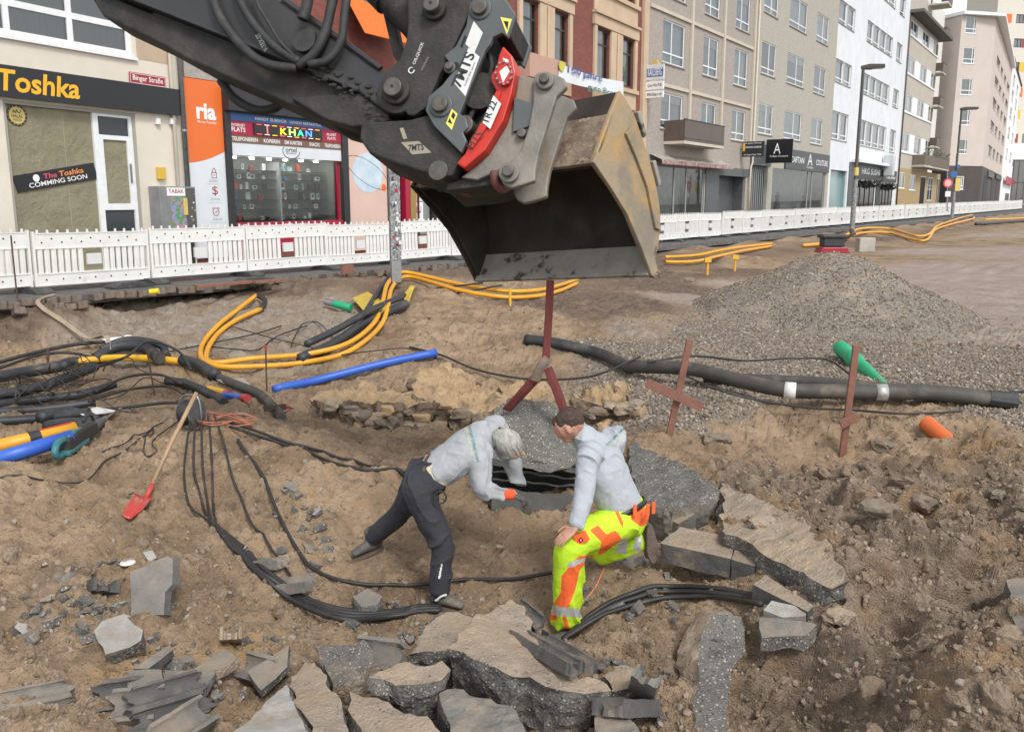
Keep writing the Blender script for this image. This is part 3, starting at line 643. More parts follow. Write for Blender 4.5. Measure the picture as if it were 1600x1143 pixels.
    lettering(hr, pl, 'HALAL', (c0[0] - rr*.55, c0[0] + rr*.55, c0[1] - rv*.22, c0[1] + rv*.08), -.084, M_BLACKS, .02); lettering(hr, pl, 'FOOD', (c0[0] - rr*.4, c0[0] + rr*.4, c0[1] - rv*.55, c0[1] - rv*.3), -.084, M_BLACKS, .02)
    mb = MB(); mb.tube(spline([pl.P(c0[0] + rr * x, c0[1] + rv * y, -.084) for x, y in ((.4, .5), (.3, .25), (.1, .3), (0, .5), (-.15, .22), (-.3, .45), (-.38, .2))], 6), .008, 5); mb.obj('script', M_BLACKS, hr)
    # tilted coming soon board
    q = [pl.uv(*p) for p in ((32, 301), (157, 279), (149, 254), (23, 275))]
    mb = MB(); mb.prism([pl.P(u, v, -.09) for u, v in q], pl.N * .02); bd = mb.obj('tilted_board', M_BLACKS, root)
    U = (Vector((q[1][0] - q[0][0], q[1][1] - q[0][1]))); L = U.length; dx = pl.U * (U.x / L) + pl.V * (U.y / L); up2 = pl.V * (U.x / L) - pl.U * (U.y / L)
    bp = Plane(pl.P(*q[0], -.07), dx, up2); H = math.hypot(q[3][0] - q[0][0], q[3][1] - q[0][1]); 
    lettering(bd, bp, 'COMMING SOON', (L*.14, L*.86, H*.14, H*.42), .004, M_WHITEP, .01); lettering(bd, bp, 'Toshka', (L*.52, L*.83, H*.52, H*.86), .004, mat('orange_print', (.75,.25,.06), rough=.5), .02, .1); lettering(bd, bp, 'The', (L*.33, L*.49, H*.52, H*.84), .004, mat('pink_print', (.6,.08,.13), rough=.5), .02, .1)
    mb = MB(); bp.disc(mb, L*.24, H*.66, H*.22, H*.22, .002, .006); mb.obj('emblem', M_WHITEP, bd)
    # small wall lamps
    for x, y in ((244, 190), (266, 190)):
        u, v = pl.uv(x, y); mb = MB(); pl.slab(mb, (u - .06, u + .06, v - .07, v + .07), .0, .09); mb.obj('wall_box', M_WFRAME, root, bevel=.01)
    # pipes at the joint
    pipe_on(root, pl, [(pl.uv(275, 313)[0] + .04, -.1), (pl.uv(275, 313)[0] + .04, 14)], .07, .045, M_CREAM, 'painted_pipe')
    return root
b1()
_p = PL1
def street_sign():
    r = _p.rect(200, 112, 258, 135); mb = MB(); a = _p.uv(229, 112)[1]; r = (r[0], r[1], _p.uv(200, 130)[1], _p.uv(200, 112)[1])
    _p.slab(mb, r, .02, .035); o = mb.obj('street_sign', M_REDS, bevel=.006); tag(o, 'red enamel street name sign on the cream wall above the black board', 'sign')
    lettering(o, _p, 'Binger Straße', (r[0] + .09, r[1] - .09, r[2] + .05, r[3] - .05), .0365, M_WHITEP, .008)
    mb = MB()
    for rr in ((r[0]+.02, r[1]-.02, r[3]-.028, r[3]-.018), (r[0]+.02, r[1]-.02, r[2]+.018, r[2]+.028), (r[0]+.02, r[0]+.03, r[2]+.028, r[3]-.028), (r[1]-.03, r[1]-.02, r[2]+.028, r[3]-.028)): _p.slab(mb, rr, .035, .037)
    mb.obj('border', M_WHITEP, o)
street_sign()
def vending():
    pl = _p; r = pl.rect(231, 291, 292, 356); v1 = pl.uv(231, 291)[1]; r = (r[0], r[1], .75, v1)
    root = thing('vending_machine', pl.P(r[0], 0, .2), 'stickered grey cigarette machine on the cream wall beside the downpipe', 'vending machine')
    board(root, 'case', pl, r, .005, .36, mat('vending_case', (.24,.24,.24), (.18,.18,.18), 5, .5), .01)
    W = r[1] - r[0]; H = r[3] - r[2]; f = .361
    board(root, 'poster', pl, (r[0] + W*.28, r[0] + W*.68, r[2] + .05, r[3] - H*.2), f, f + .008, mat('colour_poster', (.10,.30,.55), (.55,.18,.30), 6, .4, dirt=((.10,.28,.08), 9, .5, .52)))
    board(root, 'header', pl, (r[0] + W*.2, r[0] + W*.7, r[3] - H*.18, r[3] - .03), f, f + .01, M_WHITEP)
    board(root, 'control_panel', pl, (r[0] + W*.72, r[1] - .03, r[2] + .04, r[3] - .04), f, f + .012, mat('panel_dark', (.09,.085,.08), rough=.5))
    board(root, 'coin_plate', pl, (r[0] + W*.62, r[0] + W*.73, r[2] + H*.45, r[3] - H*.22), f + .013, f + .03, M_GOLD)
    rnd = random.Random(2)
    for k in range(12):
        u = r[0] + W * rnd.uniform(.75, .95); v = r[2] + H * rnd.uniform(.1, .9); mb = MB(); pl.slab(mb, (u - .02, u + .02, v - .015, v + .015), f + .012, f + .02); mb.obj('button', random.Random(k).choice([M_WHITEP, M_GOLD, M_REDS, M_STEEL]), root)
    lettering(root, pl, 'TABAK', (r[0] + W*.24, r[0] + W*.66, r[3] - H*.13, r[3] - H*.05), f + .012, M_REDS, .01)
    rr = pl.rect(243, 261, 256, 283); mb = MB(); pl.slab(mb, (rr[0], rr[1], pl.uv(243, 280)[1], pl.uv(243, 261)[1]), .01, .1); o = mb.obj('yellow_box', mat('yellow_meter_box', (.62,.40,.05), rough=.5), bevel=.01); tag(o, 'small yellow box on the wall above the cigarette machine', 'box')
vending()
# ------------------------------------------------------------------ building 2: brick house with phone shop
def brick_material(name, c1, c2, mortar, sc_=1.0):
    m, t, b = newmat(name); co = tcoord(t); mp = t.nodes.new('ShaderNodeMapping'); 
    sx = t.nodes.new('ShaderNodeSeparateXYZ'); t.links.new(co, sx.inputs[0]); cx = t.nodes.new('ShaderNodeCombineXYZ')
    dd = nd(t, 'ShaderNodeVectorMath', operation='LENGTH'); ml = nd(t, 'ShaderNodeVectorMath', operation='MULTIPLY'); ml.inputs[1].default_value = (1, 1, 0); t.links.new(co, ml.inputs[0]); t.links.new(ml.outputs[0], dd.inputs[0])
    t.links.new(dd.outputs['Value'], cx.inputs[0]); t.links.new(sx.outputs['Z'], cx.inputs[1])
    br = nd(t, 'ShaderNodeTexBrick', _Scale=sc_); br.inputs['Color1'].default_value = rgba(c1); br.inputs['Color2'].default_value = rgba(c2); br.inputs['Mortar'].default_value = rgba(mortar)
    br.inputs['Mortar Size'].default_value = .008; br.inputs['Brick Width'].default_value = .25; br.inputs['Row Height'].default_value = .083; t.links.new(cx.outputs[0], br.inputs['Vector'])
    c_ = mix(t, ramp(t, noise_n(t, co, 1.2, 6), .5, .8), br.outputs['Color'], (.13, .06, .05)); t.links.new(c_, b.inputs['Base Color']); b.inputs['Roughness'].default_value = .85
    bp = nd(t, 'ShaderNodeBump', _Strength=.6, _Distance=.01, invert=True); t.links.new(br.outputs['Fac'], bp.inputs['Height']); t.links.new(bp.outputs[0], b.inputs['Normal']); return m
M_BRICK = brick_material('red_brick', (.20,.045,.035), (.26,.07,.05), (.14,.10,.085))
M_STONE = mat('yellow_sandstone', (.56,.42,.29), (.48,.36,.25), 1.2, .85, bump=.25, bscale=60, dirt=((.30,.22,.16), 2, .68, .85))
M_ORANGE = mat('orange_board', (.72,.15,.025), rough=.45); M_WBOARD = mat('white_board', (.66,.69,.72), (.61,.64,.67), 2, .45); M_PINK = mat('pink_board', (.66,.47,.39), (.61,.43,.36), 1.5, .7)
M_BLKM = mat('black_metal', (.018,.018,.02), (.03,.03,.032), 4, .45); M_BLUE = mat('blue_board', (.03,.11,.32), rough=.4); M_REDB = mat('red_board', (.36,.01,.04), rough=.4); M_BROWNS = mat('brown_strip', (.17,.10,.06), rough=.5)
M_TEXT = mat('print_text', (.75,.75,.75), rough=.5); M_DKRED = mat('dark_red_line', (.28,.03,.05), rough=.5); M_GREYW = mat('shop_back', (.44,.46,.42), (.36,.38,.35), 3, .8); M_SHELF = glassmat('shelf_glass', (.7,.8,.76), .2)
M_BRONZE = mat('dark_window_frame', (.045,.042,.04), rough=.5); M_BALC = mat('balcony_cladding', (.50,.31,.24), (.44,.27,.21), 40, .8, stretch=(1, 1, .03))
def b2():
    pl = PL2; R_ = pl.rect; root = thing('brick_building', Q2, 'red brick building with sandstone window frames above a phone shop', 'building')
    uR = pl.uv(1004, 313)[0]; U = lambda x, y=300: pl.uv(x, y)[0]; Z = lambda x, y: pl.uv(x, y)[1]
    disp = (U(363), U(531), Z(445, 346), Z(531, 252))
    ent = (U(608), U(655), .1, Z(640, 262)); sh2 = (U(655), U(760), .5, Z(690, 290))
    wins = [R_(814, 2, 840, 93), R_(864, 14, 886, 105), R_(931, 40, 951, 125), R_(971, 54, 988, 147)]
    zb, zt = sum(w[2] for w in wins) / 4, sum(w[3] for w in wins) / 4
    wins = [(w[0], w[1], zb, zt) for w in wins]
    more = [(U(470, 60), U(492, 60), zb, zt), (U(510, 60), U(530, 60), zb, zt)]
    ua, ub_ = U(548, 60), U(800, 60); more += [(ua + (ub_ - ua) * f, ua + (ub_ - ua) * f + 1.0, zb, zt) for f in (.04, .16, .34, .46, .64, .76)]
    up = [(w[0], w[1], zb + 4.1, zt + 4.1) for w in wins]
    shell(root, pl, 0, uR, -.3, 16, [disp, ent, sh2] + wins + more + up, M_BRICK)
    for w in wins + more + up: window(root, pl, w, (), (.70,), fw=.07, inset=.16, frame=M_BRONZE, curtain='grey')
    # sandstone surrounds, pilasters, bands
    def stone(r, o=.12, nm='stone_trim'): return board(root, nm, pl, r, .004, o, M_STONE, .012)
    for a, b in ((0, 1), (2, 3)):
        for dz in (0, 4.1):
            w0, w1 = wins[a], wins[b]; g = .32; z0, z1 = zb + dz, zt + dz
            stone((w0[0] - g, w0[0] - .02, z0 - .12, z1 + .05)); stone((w1[1] + .02, w1[1] + g, z0 - .12, z1 + .05)); stone((w0[1] + .02, w1[0] - .02, z0 - .12, z1 + .05))
            mid = (w0[1] + w1[0]) / 2; board(root, 'half_column', pl, (mid - .09, mid + .09, z0 - .1, z1), .122, .2, M_STONE, .04)
            stone((w0[0] - g - .08, w1[1] + g + .08, z1 + .052, z1 + .55), .16); stone((w0[0] - g - .12, w1[1] + g + .12, z1 + .552, z1 + .68), .26, 'cornice'); stone((w0[0] - g - .12, w1[1] + g + .12, z0 - .32, z0 - .122), .2, 'window_ledge')
            stone((w0[0] - g, w1[1] + g, z0 - 1.1, z0 - .322), .08, 'apron_panel')
    stone((U(790), uR, zb - 1.7, zb - 1.25), .14, 'string_course')
    board(root, 'corner_pilaster', pl, (uR - .75, uR - .1, -.2, 15.9), .004, .16, M_STONE)
    board(root, 'ground_floor_cladding', pl, (U(762), uR - .8, -.2, zb - 1.72), .004, .06, M_STONE)
    u0 = U(766)
    for k in range(4):
        w_ = (uR - 1.0 - u0) / 4; a = u0 + k * w_ + .25; o = board(root, 'shop_window_frame', pl, (a, a + w_ - .5, .5, zb - 2.6), .062, .10, M_BRONZE); board(o, 'shop_window_pane', pl, (a + .1, a + w_ - .6, .62, zb - 2.72), .101, .106, mat('street_pane_%d' % k, (.05,.06,.065), (.10,.11,.11), .6, .08))
    # balcony apron between bucket and windows
    r = (U(795), U(852), Z(822, 128), Z(822, 92)); mb = MB(); pl.slab(mb, r, .2, .95); mb.obj('balcony', M_BALC, root)
    # orange awning and dark shop sign seen past the stick
    mb = MB(); q = R_(535, 15, 566, 64); P = [pl.P(q[0] - .1, q[3] + .5, .1), pl.P(q[1] + 1.2, q[3] + .2, .1), pl.P(q[1] + 1.2, q[2], .9), pl.P(q[0] - .1, q[2], .9)]; mb.prism(P, Vector((0, 0, .03))); mb.obj('awning', mat('orange_awning', (.75,.17,.03), (.62,.13,.02), 14, .8, bump=.4, bscale=8, bdist=.05), root)
    # shop: orange and white information board
    b_ = (U(297), U(357), .2, Z(300, 123)); zc = Z(325, 244)
    n = 12; pts = [pl.P(b_[0], b_[3], .01), pl.P(b_[0], zc - .18, .01)] + [pl.P(b_[0] + (b_[1] - b_[0]) * i / n, zc - .18 + .36 * (i / n) ** 1.6, .01) for i in range(1, n + 1)] + [pl.P(b_[1], b_[3], .01)]
    mb = MB(); mb.prism(pts, pl.N * .05); ob = mb.obj('orange_panel', M_ORANGE, root)
    pts = [pl.P(b_[0], b_[2], .01), pl.P(b_[1], b_[2], .01)] + [pl.P(b_[0] + (b_[1] - b_[0]) * i / n, zc - .18 + .36 * (i / n) ** 1.6 - .004, .01) for i in range(n, -1, -1)]
    mb = MB(); mb.prism(pts, pl.N * .048); wb = mb.obj('white_panel', M_WBOARD, root)
    rr = lambda x0, y0, x1, y1: (U(x0), U(x1), Z((x0+x1)/2, y1), Z((x0+x1)/2, y0))
    lettering(ob, pl, 'ria', rr(312, 163, 342, 188), .064, M_WHITEP, .035); lettering(ob, pl, 'Money Transfer', rr(313, 190, 342, 195), .064, M_WHITEP, .005)
    for y, tx, cx in ((271, 'Sicher', 332), (300, 'Günstig', 333), (331, 'Schnell', 335)):
        lettering(wb, pl, tx, rr(cx - 7, y + 9, cx + 7, y + 13.5), .061, mat('grey_print_%d' % y, (.25,.25,.27), rough=.6), 0)
        board(wb, 'rule', pl, (U(cx - 12), U(cx + 12), Z(cx, y + 17), Z(cx, y + 16.6)), .059, .062, M_ALU)
    mk = MB(); u, v = pl.uv(332, 273); s_ = .085
    for a in ((-s_, s_, -.09, -.075), (-s_, s_, .045, .06), (-s_, -s_ + .016, -.075, .045), (s_ - .016, s_, -.075, .045), (-.014, .014, -.03, .0)): pl.slab(mk, (u + a[0], u + a[1], v + a[2], v + a[3]), .058, .063)
    mk.tube([pl.P(u + .055 * math.cos(t_ * math.pi / 8), v + .06 + .1 * math.sin(t_ * math.pi / 8), .061) for t_ in range(9)], .008, 6); mk.obj('padlock_sign', M_DKRED, wb)
    lettering(wb, pl, '$', rr(329, 291, 338, 306), .061, M_DKRED, 0)
    mk = MB(); u, v = pl.uv(335, 331); mk.tube([pl.P(u + .1 * math.cos(t_ * math.pi / 10), v + .1 * math.sin(t_ * math.pi / 10), .061) for t_ in range(21)], .009, 6)
    mk.tube([pl.P(u - .04, v, .061), pl.P(u - .01, v - .035, .061), pl.P(u + .05, v + .04, .061)], .008, 6)
    for sx in (-1, 1): mk.tube([pl.P(u + sx * .07, v + .12, .061), pl.P(u + sx * .115, v + .08, .061)], .008, 6)
    mk.obj('clock_sign', M_DKRED, wb)
    board(root, 'pebble_strip', pl, (.02, U(362), Z(300, 123) + .02, 15.8), .003, .03, mat('pebble_strip', (.40,.37,.33), (.30,.275,.245), 9, .95, bump=.5, bscale=40)); board(root, 'cream_strip', pl, (.02, b_[0] - .02, -.2, Z(300, 123)), .003, .04, M_CREAM)
    # shutter box and frame
    zt0 = Z(357, 137)
    board(root, 'shutter_box', pl, (U(352), U(541), Z(531, 194), zt0), .0, .32, M_BLKM, .02)
    for a, b in ((U(352), U(361)), (U(532), U(541))): board(root, 'shutter_rail', pl, (a, b, .1, Z(531, 194) - .003), .0, .14, M_BLKM)
    sl = Z(445, 178)
    top = Z(531, 194) - .003; zz = [top, Z(531, 205), Z(531, 224), Z(531, 235), disp[3]]
    ub = (U(361) + .002, U(532) - .002); W = ub[1] - ub[0]
    blue = board(root, 'blue_fascia', pl, (*ub, zz[1], zz[0]), .0, .12, M_BLUE); redf = board(root, 'red_fascia', pl, (*ub, zz[2], zz[1]), .0, .10, M_REDB); brn = board(root, 'brown_fascia', pl, (*ub, zz[3], zz[2]), .0, .09, M_BROWNS); whf = board(root, 'white_fascia', pl, (*ub, zz[4], zz[3]), .0, .08, M_WBOARD)
    hh = zz[0] - zz[1]; lettering(blue, pl, 'HANDY ZUBEHÖR · HANDY REPARATUR', (ub[0] + W*.2, ub[0] + W*.8, zz[1] + hh*.28, zz[1] + hh*.75), .123, M_TEXT, .02)
    hh = zz[1] - zz[2]; led = (ub[0] + W*.185, ub[0] + W*.80, zz[2] + hh*.10, zz[1] - hh*.10); ld = board(redf, 'led_board', pl, led, .101, .14, M_BLKM); lw = led[1] - led[0]; lh = led[3] - led[2]
    cols = [emit('led_yellow', (1., .62, .02), 1.2), emit('led_lime', (.45, .95, .15), 1.1), emit('led_green', (.05, .85, .35), 1.1), emit('led_blue', (.06, .22, 1.), 1.5)]
    for k, ch in enumerate('KHAN'): 
        u = led[0] + lw * (.36 + .125 * k); lettering(redf, pl, ch, (u, u + lw * .095, led[2] + lh*.2, led[3] - lh*.2), .143, cols[k], .02, name='led_letter')
    lr = emit('led_red', (1., .12, .12), 1.0); lwt = emit('led_white', (.9, .9, .9), .8)
    for k in range(9):
        mb = MB(); u = led[0] + lw * (.03 + .107 * k); pl.slab(mb, (u, u + lw*.07, led[3] - lh*.08, led[3] - lh*.04), .141, .145); pl.slab(mb, (u, u + lw*.07, led[2] + lh*.04, led[2] + lh*.08), .141, .145); mb.obj('led_dash', [lr, lwt, cols[0]][k % 3], redf)
    mb = MB(); pl.slab(mb, (led[0] + lw*.17, led[0] + lw*.185, led[2] + lh*.12, led[3] - lh*.12), .141, .145); mb.obj('led_bar', lr, redf)
    for tx, a, b, c_, d in (('INTERNET', .01, .12, .58, .78), ('FLATS', .01, .12, .2, .52), ('ALLNET', .85, .95, .52, .72), ('FLATS', .86, .94, .2, .42)): lettering(redf, pl, tx, (ub[0] + W*a, ub[0] + W*b, zz[2] + hh*c_, zz[2] + hh*d), .103, M_TEXT, .02)
    hh = zz[2] - zz[3]
    for tx, a, b in (('TELEFONIEREN', .01, .22), ('KOPIEREN', .27, .41), ('SIM KARTEN', .45, .61), ('SNACKS', .68, .78), ('TELEFONIEREN', .83, .99)): lettering(brn, pl, tx, (ub[0] + W*a, ub[0] + W*b, zz[3] + hh*.25, zz[3] + hh*.75), .093, M_TEXT, .02)
    hh = zz[3] - zz[4]; um = ub[0] + W * .51; lettering(whf, pl, 'ortel', (um - .22, um + .22, zz[4] + hh*.52, zz[4] + hh*.93), .083, M_BLKM, .01); lettering(whf, pl, 'MOBILE', (um - .2, um + .2, zz[4] + hh*.36, zz[4] + hh*.46), .083, M_BLKM, .01)
    mb = MB(); mb.tube([pl.P(um + .33 * math.cos(a_ * math.pi / 12), zz[4] + hh * .58 + .2 * math.sin(a_ * math.pi / 12), .083) for a_ in range(10, 25)], .01, 6); mb.obj('swoosh', M_BLKM, whf)
    # display window
    for a, b in ((disp[0], disp[0] + .07), (disp[1] - .07, disp[1])): board(root, 'red_jamb', pl, (a, b, disp[2], disp[3]), -.1, -.02, M_REDB)
    rb = board(root, 'red_plinth', pl, (*ub, .3, disp[2] - .002), .0, .08, M_REDB); lettering(rb, pl, 'ORTEL MOBILE', (U(434), U(478), disp[2] - .22, disp[2] - .05), .083, M_TEXT, .02)
    interior(root, pl, disp, 1.15, M_GREYW, 'display_case')
    mb = MB(); mb.add([pl.P(u, v, -.06) for u, v in ((disp[0] + .07, disp[2]), (disp[1] - .07, disp[2]), (disp[1] - .07, disp[3]), (disp[0] + .07, disp[3]))], [(0, 1, 2, 3)]); mb.obj('display_pane', M_SHOPGLASS, root)
    dW = disp[1] - disp[0]; dH = disp[3] - disp[2]; ud = disp[0] + dW * .5
    board(root, 'divider', pl, (ud - .03, ud + .03, disp[2], disp[3] - .1), -1.0, -.35, M_WBOARD)
    lampm = emit('shop_spot_light', (1., .95, .86), 26)
    for k in range(6):
        mb = MB(); pl.slab(mb, (disp[0] + dW * (.1 + .15 * k), disp[0] + dW * (.1 + .15 * k) + .09, disp[3] - .05, disp[3] - .02), -.42, -.33); mb.obj('spot_light', lampm, root)
    levels = [.02, .19, .34, .50, .66, .80]
    rnd = random.Random(11); wm = [mat('box_white', (.72,.74,.75), rough=.5), mat('box_blue', (.06,.24,.48), rough=.5), mat('box_red', (.55,.07,.04), rough=.5), mat('box_black', (.025,.025,.028), rough=.4), mat('box_pale', (.42,.55,.58), rough=.5)]
    sp = mat('box_spot', (.06,.06,.07), rough=.4)
    for li, f in enumerate(levels):
        v = disp[2] + dH * f
        for a, b in ((disp[0] + .08, ud - .03), (ud + .03, disp[1] - .08)):
            board(root, 'shelf', pl, (a, b, v, v + .012), -1.05, -.45, M_SHELF)
            u = a + .1
            while u < b - .16:
                w_ = rnd.uniform(.07, .2)
                if rnd.random() < .34: u += w_ + .08; continue
                h = rnd.uniform(.10, .25) if li > 1 else rnd.uniform(.06, .16); k = rnd.choices(range(5), (10, 1, 1, 3, 2))[0]; d0 = rnd.uniform(-.9, -.62)
                mb = MB(); pl.slab(mb, (u, u + w_, v + .013, v + .013 + h), d0, d0 + .07); o = mb.obj('product_box', wm[k])
                tag(o, 'small boxed phone accessory standing on a shelf of the shop display', 'box', 'boxes in the phone shop display')
                if k != 3 and rnd.random() < .7: mb = MB(); pl.slab(mb, (u + w_*.25, u + w_*.75, v + .02 + h*.3, v + .013 + h*.8), d0 + .07, d0 + .074); mb.obj('picture', rnd.choice([sp, wm[1], wm[2], sp]), o)
                u += w_ + rnd.uniform(.05, .22)
    # pink globe board
    pk = board(root, 'pink_panel', pl, (U(542), U(609), .1, Z(560, 130)), .0, .05, M_PINK)
    u, v = pl.uv(573, 270); ru = U(597) - u; rv = Z(573, 239) - v; mb = MB(); pl.disc(mb, u, v, ru, rv, .051, .056, 40); mb.obj('globe', mat('globe_print', (.42,.55,.66), (.62,.68,.72), 3, .6), pk)
    mb = MB(); mb.tube([pl.P(u + ru * 1.35 * math.cos(a_ * math.pi / 20) , v + rv * .62 * math.sin(a_ * math.pi / 20) - ru * .45 * math.cos(a_ * math.pi / 20), .058) for a_ in range(41)], .006, 4); mb.obj('orbit', M_BRONZE, pk)
    mb = MB(); pl.disc(mb, U(598), Z(598, 293), .11, .11, .051, .06); mb.obj('orange_dot', M_ORANGE, pk)
    # entrance right of the post
    interior(root, pl, ent, 1.0, M_DARK, 'entrance_recess'); interior(root, pl, sh2, .8, M_DARK, 'side_window_recess')
    board(root, 'red_post', pl, (U(630), U(637), .1, ent[3]), -.1, .1, M_REDB); board(root, 'gold_post', pl, (U(637.5), U(646), .1, ent[3]), -.1, .12, mat('gold_post', (.30,.20,.06), rough=.5)); board(root, 'black_post', pl, (U(603), U(612), .1, ent[3] + .4), 0, .1, M_BLKM); board(root, 'black_post', pl, (U(674), U(681), .1, sh2[3]), 0, .1, M_BLKM)
    gp = board(root, 'side_pane', pl, (U(646.5), U(674), .5, sh2[3]), -.12, -.10, mat('grey_pane', (.25,.27,.25), rough=.25))
    board(gp, 'poster', pl, rr(647, 316, 664, 346), -.098, -.094, M_WHITEP); lettering(gp, pl, 'NEU', rr(651, 322, 661, 333), -.092, M_REDB, .03)
    board(gp, 'poster', pl, rr(647, 298, 655, 314), -.098, -.094, mat('poster_yellow', (.6,.5,.25), rough=.5)); board(gp, 'poster', pl, rr(657, 298, 665, 314), -.098, -.094, M_WBOARD)
    pb = board(root, 'poster_board', pl, (U(681.5), U(740), .4, Z(700, 308)), .0, .06, M_WBOARD); board(pb, 'poster_header', pl, (U(681.5), U(740), Z(700, 320), Z(700, 308)), .061, .066, M_BLKM)
    board(pb, 'poster_portrait', pl, (U(683), U(691), .5, Z(690, 322)), .061, .066, mat('portrait_print', (.30,.18,.14), (.06,.05,.05), 8, .5)); lettering(pb, pl, '130', (U(693), U(716), Z(700, 342), Z(700, 325)), .064, M_BLKM, .03)
    return root
b2()
def banner():
    pl = PL2; a = [pl.uv(842, 103), pl.uv(945, 128), pl.uv(945, 152), pl.uv(838, 128)]
    pts = []; n = 16
    mb = MB(); V = []
    for i in range(n + 1):
        t_ = i / n; sag = -.10 * math.sin(t_ * math.pi); w_ = .03 * math.sin(t_ * 17)
        V += [pl.P(a[3][0] + (a[2][0] - a[3][0]) * t_, a[3][1] + (a[2][1] - a[3][1]) * t_ * .4, 1.0 + w_), pl.P(a[0][0] + (a[1][0] - a[0][0]) * t_, a[0][1] + (a[1][1] - a[0][1]) * t_ * .4 + sag, .98 + w_ * .5)]
    mb.add(V, [(2*i, 2*i+2, 2*i+3, 2*i+1) for i in range(n)]); o = mb.obj('banner', mat('banner_cloth', (.66,.68,.70), rough=.7)); so = o.modifiers.new('s', 'SOLIDIFY'); so.thickness = .006
    tag(o, 'white anniversary banner with blue lettering below the sandstone windows', 'banner')
    w_ = a[2][0] - a[3][0]; z = (a[3][1] + a[0][1]) / 2 
    lettering(o, pl, '150 Jahre', (a[3][0] + w_*.12, a[3][0] + w_*.62, z - .02, z + .36), 1.05, mat('banner_blue', (.04,.10,.30), rough=.6), .01); lettering(o, pl, 'gute Brote', (a[3][0] + w_*.4, a[3][0] + w_*.9, z - .5, z - .15), 1.05, mat('banner_green', (.05,.18,.16), rough=.6), .01)
    mb = MB(); pl.disc(mb, a[3][0] + w_*.04, z + .25, .25, .2, 1.035, 1.05); mb.obj('emblem', mat('emblem_yellow', (.55,.50,.06), rough=.6), o)
banner()
# downpipe between the two buildings
def downpipe():
    pl = PL1; u = pl.uv(287.5, 313)[0]; mb = MB(); mb.tube([pl.P(u, -.1, .16), pl.P(u, 14, .16)], .065, 14); o = mb.obj('downpipe', M_STEEL, smooth=True); tag(o, 'silver zinc downpipe between the cream house and the orange board', 'pipe')
    for z in (1.2, 3.3, 5.2): mb = MB(); mb.tube([pl.P(u, z, .16), pl.P(u, z + .05, .16)], .078, 14); mb.obj('clamp', M_STEEL, o)
downpipe()

# ------------------------------------------------------------------ buildings 3 to 6 on one facade line
def pebble_plaster(name, c1, c2, c3):
    m, t, b = newmat(name); co = tcoord(t); n1 = noise_n(t, co, 9, 8, .75); n2 = noise_n(t, co, .8, 6)
    c_ = mix(t, ramp(t, n1, .4, .6), c1, c2); c_ = mix(t, ramp(t, n2, .45, .75), c_, c3); t.links.new(c_, b.inputs['Base Color']); b.inputs['Roughness'].default_value = .95
    bp = nd(t, 'ShaderNodeBump', _Strength=.9, _Distance=.03); t.links.new(n1, bp.inputs['Height']); t.links.new(bp.outputs[0], b.inputs['Normal']); return m
M_P3 = pebble_plaster('brown_pebble_dash', (.42,.37,.325), (.27,.235,.205), (.34,.30,.265)); M_P4 = pebble_plaster('ochre_pebble_dash', (.47,.44,.375), (.30,.28,.235), (.40,.375,.32))
M_BAND = mat('beige_band', (.55,.49,.40), (.49,.43,.35), 1.5, .85); M_P5 = mat('white_render', (.70,.72,.74), (.62,.64,.66), .7, .9, dirt=((.47,.48,.49), .9, .6, .85)); M_P6 = mat('tan_render', (.47,.43,.365), (.42,.38,.325), .8, .9)
M_BRN = mat('brown_balcony_panel', (.115,.085,.070), (.09,.068,.057), 2, .5); M_GREYM = mat('grey_metal_front', (.10,.105,.11), (.075,.078,.082), 3, .5); M_GREYF = mat('grey_frame', (.33,.34,.34), rough=.5)
pl3 = PL3; U3 = lambda x, y=313: pl3.uv(x, y)[0]; Z3 = lambda x, y: pl3.uv(x, y)[1]
E3, E4, E5, E6 = U3(1168), U3(1292), U3(1399), U3(1462)
zg = lambda u: zs(pl3.P(u, 0).y)
M_ROLL = mat('roller_blind', (.50,.48,.44), (.44,.42,.39), 60, .8, stretch=(.02, .02, 1))
def blind(w_, pl, r, i):
    if (i * 5 + i // 3) % 4 == 0: f = (.25, .5, .8)[i % 3]; board(w_, 'roller_blind', pl, (r[0] + .09, r[1] - .09, r[3] - (r[3] - r[2]) * f, r[3] - .08), -.15, -.13, M_ROLL)
